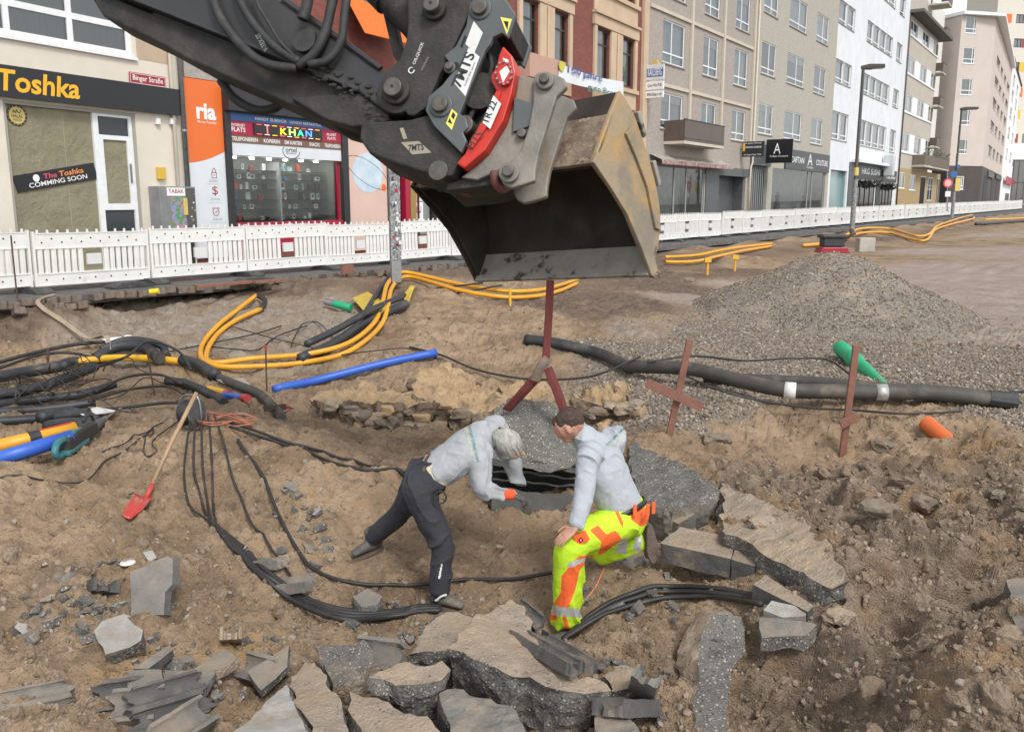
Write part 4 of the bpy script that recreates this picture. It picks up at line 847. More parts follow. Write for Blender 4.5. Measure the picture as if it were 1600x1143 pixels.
def b3():
    root = thing('pilaster_building', Q3, 'brown pebble-dashed building with beige pilasters and a brown box balcony', 'building')
    g = zg(E3 / 2); cols = [(U3(1036, 60), U3(1070, 70)), (U3(1099, 85), U3(1122, 90)), (U3(1147, 105), U3(1168, 110))]
    z1, z0 = Z3(1036, 28), Z3(1036, 97); y1, y0 = Z3(1147, 171), Z3(1168, 222); hF = z0 - y0; rows = [(y0, y1), (z0, z1), (z0 + hF, z1 + hF), (z0 + 2*hF, z1 + 2*hF), (z0 + 3*hF, z1 + 3*hF)]
    zsh = Z3(1090, 258); shop = (U3(1020, 300), U3(1100, 300), g + .15, Z3(1060, 262)); gar = (U3(1122, 300), U3(1164, 300), g, Z3(1140, 275))
    ops = [(a, b, c_, d) for a, b in cols for c_, d in rows]
    shell(root, pl3, 0, E3, -.3, rows[-1][1] + 1.2, ops + [shop, gar], M_P3)
    for i, o in enumerate(ops): blind(window(root, pl3, o, (.42,), (.24,), fw=.075, curtain='net' if i % 3 else 'grey', sill=M_SILL), pl3, o, i)
    for px in (1003.5, 1078, 1129): board(root, 'pilaster', pl3, (U3(px, 60) + .02, U3(px, 60) + .27, y0 - .3, rows[-1][1] + 1.1), .004, .14, M_BAND, .01)
    board(root, 'pilaster', pl3, (E3 - .4, E3 - .12, y0 - .3, rows[-1][1] + 1.1), .004, .14, M_BAND, .01)
    for k, (c_, d) in enumerate(rows):
        for a, b in ((.3, U3(1078, 60)), (U3(1078, 60) + .3, U3(1129, 60)), (U3(1129, 60) + .3, E3 - .42)): board(root, 'floor_band', pl3, (a, b - .01, d + .28, d + .46), .004, .10, M_BAND)
    board(root, 'ground_floor_front', pl3, (U3(1101), U3(1121), g, zsh), .004, .06, M_GREYM); board(root, 'fascia', pl3, (U3(1100), E3 - .05, gar[3] + .004, zsh), .004, .07, M_GREYM)
    interior(root, pl3, shop, 1.6, mat('pale_interior', (.42,.43,.41), (.3,.3,.29), 2, .8), 'shop_interior'); interior(root, pl3, gar, .9, M_GREYM, 'gateway')
    mb = MB(); mb.add([pl3.P(u, v, -.05) for u, v in ((shop[0], shop[2]), (shop[1], shop[2]), (shop[1], shop[3]), (shop[0], shop[3]))], [(0, 1, 2, 3)]); mb.obj('shop_pane', M_SHOPGLASS, root)
    for f in (0, .38, .62, .97): u = shop[0] + (shop[1] - shop[0]) * f; board(root, 'shop_mullion', pl3, (u, u + .08, shop[2], shop[3]), -.12, -.01, M_GREYF)
    # scalloped awning
    a, b = U3(1014, 260), U3(1127, 285); mb = MB(); zt = Z3(1060, 245); n = 40; P = []
    mb.prism([pl3.P(a, zt, .02), pl3.P(b, zt, .02), pl3.P(b, zt - .32, .75), pl3.P(a, zt - .32, .75)], Vector((0, 0, .02))); aw = mb.obj('awning', mat('awning_cloth', (.45,.42,.36), (.20,.17,.14), 3, .8), root)
    mb = MB()
    for i in range(n):
        u = a + (b - a) * i / n; w_ = (b - a) / n; mb.prism([pl3.P(u, zt - .32, .75), pl3.P(u + w_, zt - .32, .75), pl3.P(u + w_, zt - .5, .76), pl3.P(u + w_ / 2, zt - .58, .76), pl3.P(u, zt - .5, .76)], pl3.N * .015)
    mb.obj('scalloped_trim', mat('awning_red', (.22,.04,.045), (.40,.36,.32), 3, .85), aw)
    # box balcony
    ba, bb = U3(1037, 210), U3(1101, 215); zb, zt = Z3(1101, 235) + .05, Z3(1101, 200); mb = MB(); d = 1.25; bz = board(root, 'balcony', pl3, (ba, bb, zb, zb + .16), .0, d, M_BAND)
    board(bz, 'front_panel', pl3, (ba, bb, zb + .162, zt), d - .05, d, M_BRN); 
    for u in (ba, bb - .05): board(bz, 'side_panel', pl3, (u, u + .05, zb + .162, zt), .01, d - .052, M_BRN)
    board(bz, 'rail', pl3, (ba - .02, bb + .02, zt + .002, zt + .06), d - .07, d + .02, M_BLKM); board(bz, 'lower_rail', pl3, (ba, bb, zb + .3, zb + .33), d + .002, d + .015, M_BLKM)
    u = E3 - .08; pipe_on(root, pl3, [(u, g), (u, Z3(1180, 262)), (u + .3, Z3(1180, 262) + .3), (u + .3, 18)], .15, .07, M_BAND)
b3()
def hang_sign(name, label, px, lines, w, z0, z1, material, tm, pl=pl3, out0=.15):
    """sign standing out from the wall on a bracket"""
    u = pl.uv(px, 200)[0]; V = Plane(pl.P(u, 0, out0), pl.N); mb = MB(); V.slab(mb, (0, w, z0, z1), -.06, .06); o = mb.obj(name, material, bevel=.01); tag(o, label, 'sign')
    h = (z1 - z0) / max(1, len(lines))
    for i, tx in enumerate(lines): 
        if tx: lettering(o, V, tx, (w*.1, w*.9, z1 - h*(i+1) + h*.28, z1 - h*i - h*.25), .064, tm, .01)
    mb = MB(); V.slab(mb, (-.15, 0, (z0+z1)/2 - .02, (z0+z1)/2 + .02), -.02, .02); mb.obj('bracket', M_BLKM, o); return o, V

o, V = hang_sign('pub_sign', 'white and blue pub sign on the beige pilaster, topmost of three boards', 1004, ['KARLSBERG'], 1.0, Z3(1022, 131), Z3(1022, 107), mat('sign_cream', (.62,.64,.66), rough=.4), M_WHITEP)
board(o, 'blue_band', V, (.04, .96, Z3(1022, 126), Z3(1022, 113)), .0605, .0625, M_BLUE)
mb = MB(); V.disc(mb, .5, Z3(1022, 105) - .03, .16, .22, -.05, .05); mb.obj('crown', M_GOLD, o)
hang_sign('pub_sign', 'narrow white pub sign on the beige pilaster, middle one of three boards', 1004, ['Quos Was PUB'], 1.0, Z3(1022, 145.5), Z3(1022, 133), M_WHITEP, M_BLKM)
hang_sign('pub_sign', 'narrow white billiard sign on the beige pilaster, lowest of three boards', 1004, ['Billard'], 1.0, Z3(1022, 158), Z3(1022, 147.5), M_WHITEP, M_BLKM)
o, V = hang_sign('shop_sign', 'black shop sign with orange candle mark between the two pebble-dashed houses', 1158, ['Inh. Jonny Werner', 'KERZEN-FABRIK', '', 'Inh. August Tauer · Erben'], 1.5, Z3(1152, 245) , Z3(1152, 221), M_BLKM, M_TEXT)
mb = MB(); V.slab(mb, (.06, .2, Z3(1152, 236), Z3(1152, 223)), .061, .07); mb.obj('candle_mark', M_YEL, o)
def b4():
    root = thing('ochre_building', pl3.P(E3, 0), 'ochre pebble-dashed building with white windows above a grey fashion shop', 'building'); g = zg((E3 + E4) / 2)
    cols = [(U3(1190, 90), U3(1212, 95)), (U3(1230, 105), U3(1257, 110)), (U3(1272, 120), U3(1290, 125))]
    z1, z0 = Z3(1190, 62), Z3(1190, 114); y1, y0 = Z3(1186, 160), Z3(1186, 208); hF = z0 - y0; rows = [(y0, y1)] + [(z0 + k*hF, z1 + k*hF) for k in range(4)]
    ops = [(a, b, c_, d) for a, b in cols for c_, d in rows]; shop = (U3(1205, 300), U3(1288, 300), g + .1, Z3(1246, 266)); dr = (U3(1170, 300), U3(1198, 300), g, Z3(1180, 258))
    shell(root, pl3, E3 + .003, E4, -.3, rows[-1][1] + 1.3, ops + [shop, dr], M_P4)
    for i, o in enumerate(ops): blind(window(root, pl3, o, (.55,), (.2,), fw=.08, curtain=('net', 'grey', 'net', 'dark')[(i * 7 + i // 5) % 4], sill=M_SILL), pl3, o, i + 3)
    zt, zb = Z3(1258, 237), Z3(1288, 270); zb = max(zb, shop[3] + .01)
    board(root, 'grey_fascia', pl3, (E3 + .1, U3(1200), dr[3] + .01, zt), .004, .10, M_GREYM)
    fs = board(root, 'shop_fascia', pl3, (U3(1222), U3(1290), zb, zt), .004, .14, mat('anthracite_fascia', (.045,.047,.05), (.06,.062,.065), 4, .45)); h = zt - zb; W = U3(1290) - U3(1222); u0 = U3(1222)
    lettering(fs, pl3, 'CAFTAN', (u0 + W*.10, u0 + W*.38, zb + h*.35, zb + h*.66), .146, M_TEXT, .01); lettering(fs, pl3, 'COUTURE', (u0 + W*.66, u0 + W*.95, zb + h*.35, zb + h*.66), .146, M_TEXT, .01); lettering(fs, pl3, 'A', (u0 + W*.46, u0 + W*.57, zb + h*.3, zb + h*.9), .146, M_TEXT, 0); lettering(fs, pl3, 'Caftan', (u0 + W*.44, u0 + W*.60, zb + h*.14, zb + h*.26), .146, M_TEXT, 0)
    interior(root, pl3, shop, 1.8, mat('shop_pale', (.40,.43,.43), (.30,.32,.32), 2, .8), 'shop_interior'); mb = MB(); mb.add([pl3.P(u, v, -.05) for u, v in ((shop[0], shop[2]), (shop[1], shop[2]), (shop[1], shop[3]), (shop[0], shop[3]))], [(0, 1, 2, 3)]); mb.obj('shop_pane', M_SHOPGLASS, root)
    for f in (0, .64, .72, .97): u = shop[0] + (shop[1] - shop[0]) * f; board(root, 'shop_mullion', pl3, (u, u + .09, shop[2], shop[3]), -.12, .0, M_GREYF)
    rnd = random.Random(4)
    interior(root, pl3, dr, .6, M_GREYM, 'door_recess')
    for k in range(9): u = dr[0] + (dr[1] - dr[0]) * (k + .3) / 9; board(root, 'gate_bar', pl3, (u, u + .06, g + .05, dr[3] - .05), -.16, -.12, M_GREYF)
    return root
b4()
def mannequins():      # dressed figures stand behind the shop glass as plain gown shapes
    g = zg((E3 + E4) / 2)
    for px, colr, lab in ((1215, (.45,.45,.46), 'pale gown on a stand at the left of the fashion shop window'), (1232, (.10,.07,.07), 'dark gown on a stand in the middle of the fashion shop window'), (1273, (.30,.16,.17), 'reddish gown on a stand behind the shop door glass')):
        u = U3(px); c0 = pl3.P(u, g + .35, -.9); mb = MB(); mb.tube([c0 + Vector((0, 0, z)) for z in (0, .5, .95, 1.1, 1.35, 1.45, 1.5, 1.62, 1.7)], [.36, .28, .17, .15, .2, .17, .06, .08, .05], 14); o = mb.obj('dress_form', mat('gown_%d' % px, colr, (colr[0]*.5, colr[1]*.5, colr[2]*.5), 9, .7), smooth=True); tag(o, lab, 'gown')
mannequins()
o, V = hang_sign('shop_sign', 'square black sign with a thin white letter A on the grey fashion shop', 1196, [], 1.9, Z3(1210, 257), Z3(1210, 221), M_BLACKS, M_TEXT)
lettering(o, V, 'A', (.55, 1.05, Z3(1210, 243), Z3(1210, 227)), .064, M_WHITEP, .0); lettering(o, V, 'Caftan Couture', (.3, 1.6, Z3(1210, 248), Z3(1210, 245)), .064, M_WHITEP, 0)
def b5():
    root = thing('white_building', pl3.P(E4, 0), 'white rendered building with narrow paired windows and dark ground-floor shops', 'building'); g = zg((E4 + E5) / 2)
    cols = [(U3(1308, 70), U3(1320, 75)), (U3(1321.5, 75), U3(1332, 80)), (U3(1353, 80), U3(1362, 82)), (U3(1363.5, 80), U3(1372.5, 85)), (U3(1374, 80), U3(1383, 85)), (U3(1384.5, 80), U3(1393, 85)), (U3(1399.5, 100), U3(1407.5, 100))]
    k1, k0 = Z3(1302, 173), Z3(1302, 217); m1, m0 = Z3(1306, 91), Z3(1306, 127); hF = m0 - k0; rows = [(k0, k1)] + [(m0 + k*hF, m1 + k*hF) for k in range(4)]
    cols = [cc for cc in cols if cc[1] < E5 + 2]; e5 = max(E5, cols[-1][1] + .25)
    gx = [(U3(1296, 300), U3(1322, 300), g, Z3(1310, 266)), (U3(1336, 300), U3(1366, 300), g + .1, Z3(1350, 280)), (U3(1374, 300), U3(1394, 300), g + .1, Z3(1384, 285))]
    ops = [(a, b, c_, d) for a, b in cols for c_, d in rows]
    shell(root, pl3, E4 + .003, e5, -.3, rows[-1][1] + 1.5, ops + gx, M_P5)
    for i, o in enumerate(ops): window(root, pl3, o, (), (.2,), fw=.1, inset=.15, curtain='grey' if i % 2 else 'net', sill=M_SILL, frame=M_WFRAME)
    for i, o in enumerate(ops):
        mb = MB(); u0, u1, v0, v1 = o; f = .06
        for r in ((u0 - f, u0, v0, v1 + f), (u1, u1 + f, v0, v1 + f), (u0, u1, v1, v1 + f)): pl3.slab(mb, r, .003, .03)
        mb.obj('window_surround', mat('grey_surround', (.35,.34,.33), rough=.8) if i == 0 else bpy.data.materials['grey_surround'], root)
    # projecting slab and dark shop fronts
    zf = Z3(1335, 254); board(root, 'canopy', pl3, (U3(1328, 280), U3(1380, 290), zf, zf + .3), .0, .8, M_P5)
    tl = mat('green_glass', (.22,.33,.32), rough=.15); interior(root, pl3, gx[0], .5, tl, 'green_doorway'); board(root, 'door_frame', pl3, (gx[0][0] + .5, gx[0][0] + .6, g, gx[0][3]), -.3, -.2, M_WFRAME)
    board(root, 'dark_pier', pl3, (U3(1323), U3(1335.5), g, zf - .01), .003, .08, M_GREYM); board(root, 'dark_pier', pl3, (U3(1366.5), U3(1373.5), g, zf - .6), .003, .08, M_BLKM)
    f1 = board(root, 'shop_fascia', pl3, (U3(1336), U3(1373), gx[1][3] + .02, zf - .02), .003, .16, M_BLKM); a = U3(1341); lettering(f1, pl3, 'HKG SUSHI', (a, U3(1369), gx[1][3] + .5, gx[1][3] + 1.1), .165, M_TEXT, .01)
    f2 = board(root, 'shop_fascia', pl3, (U3(1374), U3(1396), gx[2][3] + .02, Z3(1385, 266)), .003, .16, M_BLKM); lettering(f2, pl3, 'The Box', (U3(1379), U3(1394), gx[2][3] + .4, gx[2][3] + .8), .165, M_TEXT, .01)
    for gq in gx[1:]:
        interior(root, pl3, gq, 1.5, M_DARK, 'shop_interior'); mb = MB(); mb.add([pl3.P(u, v, -.05) for u, v in ((gq[0], gq[2]), (gq[1], gq[2]), (gq[1], gq[3]), (gq[0], gq[3]))], [(0, 1, 2, 3)]); mb.obj('shop_pane', M_SHOPGLASS, root)
        for k in range(5): u = gq[0] + (gq[1] - gq[0]) * k / 4; board(root, 'shop_mullion', pl3, (u - .05, u + .05, gq[2], gq[3]), -.1, 0, M_BLKM)
        mb = MB(); rnd = random.Random(8)
        for k in range(60): 
            p = pl3.P(rnd.uniform(gq[0], gq[1]), gq[3] - rnd.uniform(.15, .8), rnd.uniform(.2, .6)); r = rnd.uniform(.12, .26); b = len(mb.v)
            mb.add([p + Vector((rnd.uniform(-r, r), rnd.uniform(-r, r), rnd.uniform(-r, r))) for _ in range(6)], [(0,1,2), (1,2,3), (2,3,4), (3,4,5), (0,2,4), (1,3,5)])
        mb.obj('garland', mat('dark_garland', (.02,.022,.018), rough=.9), root)['kind'] = 'stuff'
    b_ = U3(1378, 260); mb = MB(); V = Plane(pl3.P(b_, 0, .2), pl3.N); V.slab(mb, (0, 1.1, Z3(1385, 277), Z3(1385, 243)), -.35, .35); mb.obj('blade_sign', mat('sign_pale', (.5,.52,.53), rough=.5), root, bevel=.15)
    return e5
E5b = b5()
def b6():
    root = thing('balcony_building', pl3.P(E5b, 0), 'tan rendered building with white window strips and dark stacked balconies', 'building'); g = zg((E5b + E6) / 2)
    a0 = E5b + .003; a1 = U3(1459, 150); cols = [(U3(1411, 180), U3(1423, 185)), (U3(1431, 190), U3(1441, 195)), (U3(1448, 200), U3(1456, 205))]
    cols = [(max(c_[0], a0 + .5), c_[1]) for c_ in cols]
    z = [(Z3(1410, 236), Z3(1410, 206)), (Z3(1413, 173), Z3(1413, 144.5)), (Z3(1416, 112), Z3(1416, 84)), (Z3(1419, 50), Z3(1419, 25))]
    ops = [(a, b, c_, d) for a, b in cols for c_, d in z]; zg0 = Z3(1405, 262)
    top = z[-1][1] + .5; sidex = U3(1476, 200)
    gw = [(U3(1404, 285), U3(1414, 285), Z3(1404, 294), Z3(1404, 268)), (U3(1421, 285), U3(1431, 285), Z3(1421, 297), Z3(1421, 272)), (U3(1438, 290), U3(1447, 290), g, Z3(1440, 275)), (U3(1450, 290), U3(1458, 290), g + 1.0, Z3(1452, 277)), (U3(1464, 290), U3(1469, 290), g, Z3(1464, 278))]
    gw = [(max(w[0], a0 + .3), w[1], w[2], w[3]) for w in gw]
    shell(root, pl3, a0, a1, zg0 + .002, top, ops, M_P6); M_YB = mat('yellow_clinker', (.42,.30,.15), (.34,.24,.12), 6, .85, dirt=((.15,.11,.07), 3, .62, .7))
    shell(root, pl3, a0, sidex, -.3, zg0, gw, M_YB, name='ground_floor_wall')
    for i, o in enumerate(ops): window(root, pl3, o, (.5,), (), fw=.12, curtain='net' if i % 2 else 'grey')
    for i, o in enumerate(gw): window(root, pl3, o, (.5,) if i != 2 else (), (), fw=.12, curtain='dark' if i > 1 else 'net', sill=M_WFRAME if i < 2 else None)
    for c_, d in z:
        for (x0, x1) in ((cols[0][1], cols[1][0]), (cols[1][1], cols[2][0])): board(root, 'white_field', pl3, (x0 + .02, x1 - .02, c_, d), .003, .03, M_WFRAME)
        board(root, 'strip_sill', pl3, (cols[0][0] - .2, cols[2][1] + .2, c_ - .2, c_ - .02), .003, .1, M_WFRAME)
    # recessed bay with balconies right of the strip
    back = Plane(pl3.P(a1, 0, -1.6), pl3.U); shell(root, back, .003, sidex - a1 + 2.5, zg0 + .01, top + 6, [], mat('white_side', (.66,.65,.60), rough=.9), depth=7, name='recessed_wall')
    for k, (px, py) in enumerate(((1468, 232), (1472, 168), (1477, 113), (1481, 54), (1486, -6))):
        u0, u1 = a1 - .3, a1 + 2.6 + .15 * k; zb = Z3(1462, py); bz = board(root, 'balcony', pl3, (u0, u1, zb - .2, zb), -1.5, .9, M_P6)
        board(bz, 'front_panel', pl3, (u0, u1, zb + .1, zb + 1.15), .84, .9, M_BRN); board(bz, 'side_panel', pl3, (u0, u0 + .05, zb + .1, zb + 1.15), .0, .83, M_BRN); board(bz, 'rail', pl3, (u0, u1, zb + 1.2, zb + 1.26), .82, .92, M_BLKM)
        u = (u1 - a1) * .55; board(root, 'balcony_door', back, (u, u + .9, zb + .02, zb + 2.1), .01, .05, M_BRONZE)
    # low wide balcony over the doorway
    u0, u1 = U3(1425, 250), U3(1466, 255); zb = Z3(1445, 262); bz = board(root, 'corner_balcony', pl3, (u0, u1, zb - .2, zb), .01, 1.5, M_P6)
    n = 22
    for k in range(n): a = u0 + (u1 - u0) * k / n; board(bz, 'board', pl3, (a, a + (u1 - u0) / n * .9, zb + .05, zb + 1.3), 1.42, 1.5, mat('balcony_boards', (.17,.135,.10), (.13,.10,.075), 3, .7) if k == 0 else bpy.data.materials['balcony_boards'])
    board(bz, 'side_panel', pl3, (u0, u0 + .05, zb + .05, zb + 1.3), .02, 1.41, bpy.data.materials['balcony_boards'])
    mb = MB(); rnd = random.Random(6)
    for k in range(240):
        p = pl3.P(rnd.uniform(u0 + 1, u1), zb + 1.3 + rnd.random() ** 2 * .9, rnd.uniform(1.1, 1.6)); d1 = Vector((rnd.uniform(-1, 1), rnd.uniform(-1, 1), rnd.uniform(-.4, 1))) * .2; d2 = d1.orthogonal().normalized() * .07; mb.add([p, p + d1 + d2, p + d1 * 1.6, p + d1 - d2], [(0, 1, 2, 3)])
    mb.obj('balcony_plants', mat('plant_leaf', (.035,.06,.025), (.06,.085,.04), 5, .7), bz)['kind'] = 'stuff'
    # dark soffit slab and set-back top floor
    board(root, 'roof_slab', pl3, (a0, a1 + 2.2, top + .01, top + .35), -3, 1.5, mat('dark_soffit', (.11,.10,.095), rough=.8)); shell(root, Plane(pl3.P(a0, 0, -1.6), pl3.U), 0, a1 - a0, top + .36, top + 5, [], M_P6, depth=6, name='top_floor_wall')
    pipe_on(root, pl3, [(a0 + .15, g), (a0 + .15, top - .5), (a0 + 1.2, top + .3)], .12, .08, M_BRN)
    return a1, sidex
E6a, E6b = b6()
# ------------------------------------------------------------------ building 7: beige corner house; 8 white; 9 far colour-panel block
M_P7 = mat('rose_beige_render', (.55,.48,.43), (.51,.44,.395), .5, .9); M_B7 = mat('dark_brown_base', (.075,.062,.057), (.06,.05,.046), 1, .7); M_P8 = mat('bright_white_render', (.76,.77,.78), (.70,.71,.72), .5, .9); M_TILE = mat('dark_roof_tiles', (.10,.085,.08), (.06,.05,.05), 30, .8, bump=.5, bscale=30)
def b7():
    c0 = pl3.P(E6b + 3.0, 0, .3); c0.z = 0
    d = ray(1478, 313); k = c0.y / d.y; A = Vector((d.x * k, c0.y, 0)); 
    ang = 72; pa = Plane(A, UA(ang)); ue = pa.uv(1530, 313)[0]; B = pa.P(ue, 0); pb = Plane(B, UA(31)); ub = pb.uv(1561, 313)[0]; g = zs(A.y)
    root = thing('corner_house', A, 'rose-beige corner house with dark brown ground floor and tiled roof', 'building')
    Zb = pa.uv(1500, 259)[1]; top = pa.uv(1505, 18)[1]
    wl = [pa.rect(1510, 26, 1525, 53), pa.rect(1506, 73.5, 1522, 100), pa.rect(1503, 122, 1518, 149), pa.rect(1500, 171, 1515, 196), pa.rect(1496, 217, 1511, 241)]
    gl = [pa.rect(1492, 275, 1505, 296)]
    shell(root, pa, 0, ue, Zb + .003, top, wl, M_P7, depth=10); shell(root, pa, 0, ue, -.3, Zb, gl, M_B7, depth=10, name='base_wall')
    for w_ in wl + gl: window(root, pa, w_, (.78,), (.28,), fw=.12, curtain='grey', sill=M_WFRAME)
    ow = []
    for y0, y1 in ((41, 55), (87, 101), (132, 147), (178, 192), (223, 236)):
        v1 = pb.uv(1542, y0)[1]; v0 = pb.uv(1542, y1 + 6)[1]
        for f in (.16, .38, .58, .78): ow.append((ub * f, ub * (f + (.17 if f in (.16, .78) else .12)), v0, v1))
    shell(root, pb, .003, ub, Zb + .003, top, ow, M_P7, depth=10, name='street_wall'); shell(root, pb, .003, ub, -.3, Zb, [], M_B7, depth=10, name='street_base_wall')
    for w_ in ow: window(root, pb, w_, (), (), fw=.16, inset=.3, curtain='net', sill=M_WFRAME)
    for f in (.1, .45, .7): board(root, 'ground_window', pb, (ub * f, ub * (f + .16), g + .8, Zb - 1.2), .004, .05, M_DARK)
    # roof
    e = .7; P = [pa.P(-.3, top, e), pa.P(ue, top, e) + pb.N * e, pb.P(ub, top, e), pb.P(ub, top, -9), pa.P(-.3, top, -10)]; ctr = sum(P, Vector()) / 5 + Vector((0, 0, 3.8))
    mb = MB(); mb.add(P + [ctr], [(0, 1, 5), (1, 2, 5), (2, 3, 5), (3, 4, 5), (4, 0, 5)]); rf = mb.obj('roof', M_TILE, root)
    mb = MB(); q = [p - Vector((0, 0, .02)) for p in P]; mb.prism(q, Vector((0, 0, -.45))); mb.obj('cornice', M_WFRAME, rf)
    sg = board(root, 'shop_sign', pb, (ub * .2, ub * .45, Zb - 1.3, Zb - .4), .05, .3, M_GREYM); board(root, 'shop_sign', pb, (ub * .6, ub * .95, Zb - 1.1, Zb - .3), .05, .25, M_BLKM)
    # 8
    C = pb.P(ub, 0); pc = Plane(C, UA(31)); uc = pc.uv(1584, 313)[0]; r8 = thing('white_house', C, 'narrow bright white house with small windows beyond the corner house', 'building'); t8 = pc.uv(1575, 58)[1]
    ow = []
    for y in (72, 110, 150, 190, 230):
        v1 = pc.uv(1572, y)[1]
        for f in (.12, .36, .58, .8): ow.append((uc * f, uc * (f + .1), v1 - 2.6, v1))
    ow = [o_ for o_ in ow if o_[3] < t8 - .3]
    shell(r8, pc, .003, uc, -.3, t8, ow, M_P8, depth=10)
    for w_ in ow: window(r8, pc, w_, (), (.5,), fw=.1, inset=.15, curtain='net')
    board(r8, 'door', pc, (uc * .3, uc * .55, g, g + 2.6), .004, .06, M_GREYM); board(r8, 'hanging_sign', pc, (uc * .1, uc * .6, pc.uv(1568, 287)[1], pc.uv(1568, 275)[1]), .6, .7, M_REDB)
    mb = MB(); mb.prism([pc.P(-.02, t8 + .01, .3), pc.P(uc, t8 + .01, .3), pc.P(uc, t8 + 3, -4), pc.P(-.02, t8 + 3, -4)], Vector((0, 0, -.25))); mb.obj('roof', M_TILE, r8)
    # 9
    dd = ray(1530, 313); k = (C.y + 45) / dd.y; Dp = Vector((dd.x * k, C.y + 45, 0)); p9 = Plane(Dp, UA(80)); r9 = thing('panel_block', Dp, 'pale far block with red, orange and yellow panels between its windows', 'building')
    wr = []; cols = [mat('panel_red', (.30,.05,.05), rough=.6), mat('panel_orange', (.72,.16,.05), rough=.6), mat('panel_yellow', (.72,.45,.03), rough=.6)]
    u9 = p9.uv(1640, 313)[0]; M9 = mat('cream_render', (.62,.58,.50), rough=.9)
    rows9 = [(p9.uv(1580, y + 14)[1], p9.uv(1580, y)[1], k_) for y, k_ in ((-20, 2), (22, 1), (60, 0), (97, 2), (137, 1), (172, 2), (209, 0))]
    for v0, v1, k_ in rows9:
        u = 0.
        while u < u9: wr.append((u + .4, u + 2.6, v0, v1)); u += 5.2
    u_s = p9.uv(1569, 330)[0]
    gf = [(u_s, u9 - .5, .5, p9.uv(1580, 250)[1])]
    shell(r9, p9, 0, u9, -.3, p9.uv(1580, -90)[1], wr + gf, M9, depth=12)
    for w_ in wr: window(r9, p9, w_, (.5,), (), fw=.18, inset=.15, frame=M_BRONZE, curtain='grey')
    for v0, v1, k_ in rows9:
        u = 0.
        while u < u9: board(r9, 'colour_panel', p9, (u + 2.65, u + 4.3, v0, v1), .003, .06, cols[k_]); u += 5.2
    window(r9, p9, gf[0], (.12, .25, .4, .55, .7, .85), (.5,), fw=.2, frame=M_BRONZE, curtain='dark')
    board(r9, 'white_band', p9, (0, u9, p9.uv(1580, 249)[1], p9.uv(1580, 226)[1]), .003, .25, M_P8)
b7()
# ------------------------------------------------------------------ excavator arm with quick coupler, tiltrotator and bucket
M_XBLK = mat('black_arm_paint', (.028,.028,.030), (.042,.041,.040), 2.5, .48, bump=.2, bscale=35, dirt=((.085,.068,.055), 2.6, .60, .85), rvar=.12)
M_XMUD = mat('black_muddy_steel', (.022,.021,.021), (.05,.044,.038), 5, .75, bump=.7, bscale=28, dirt=((.10,.078,.06), 4, .58, .8))
M_XGREY = mat('grey_coupler_paint', (.075,.085,.085), (.10,.108,.105), 3, .42, bump=.1, bscale=50, dirt=((.16,.13,.10), 6, .68, .85), rvar=.1)
M_XRED = mat('red_rotator_paint', (.55,.028,.012), (.46,.025,.012), 3, .42, dirt=((.05,.035,.03), 7, .64, .72))
M_XPIN = mat('pin_steel', (.15,.135,.12), (.09,.08,.07), 14, .5, metal=.5, dirt=((.10,.075,.055), 9, .5, .7))
M_HOSE = mat('hydraulic_hose', (.02,.02,.022), (.04,.038,.036), 8, .6, bump=.4, bscale=60, dirt=((.09,.07,.055), 4, .6, .8))
M_ADAPT = mat('worn_grey_steel', (.27,.245,.205), (.17,.16,.14), 4, .6, metal=.2, bump=.3, bscale=30, dirt=((.24,.17,.10), 3, .55, .75))
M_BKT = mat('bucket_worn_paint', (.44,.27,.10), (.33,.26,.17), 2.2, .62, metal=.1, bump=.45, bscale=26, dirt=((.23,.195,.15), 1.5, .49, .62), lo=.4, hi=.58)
M_BTOP = mat('bucket_mud_top', (.30,.235,.165), (.13,.085,.068), 7, .9, bump=.9, bscale=40, dirt=((.50,.39,.26), 16, .56, .7))
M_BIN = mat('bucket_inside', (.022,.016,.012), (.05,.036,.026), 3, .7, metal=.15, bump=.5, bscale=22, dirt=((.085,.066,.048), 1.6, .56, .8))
M_LIP = mat('cutting_edge_steel', (.36,.33,.29), (.26,.24,.21), 5, .5, metal=.25, bump=.25, bscale=40, dirt=((.07,.055,.042), 5, .56, .62))
M_STK = mat('white_sticker', (.72,.72,.70), (.60,.60,.57), 9, .45); M_YSTK = mat('yellow_sticker', (.75,.66,.12), rough=.45); M_RUST = mat('rusty_red_collar', (.16,.055,.04), (.10,.045,.035), 8, .7, bump=.3, bscale=30)
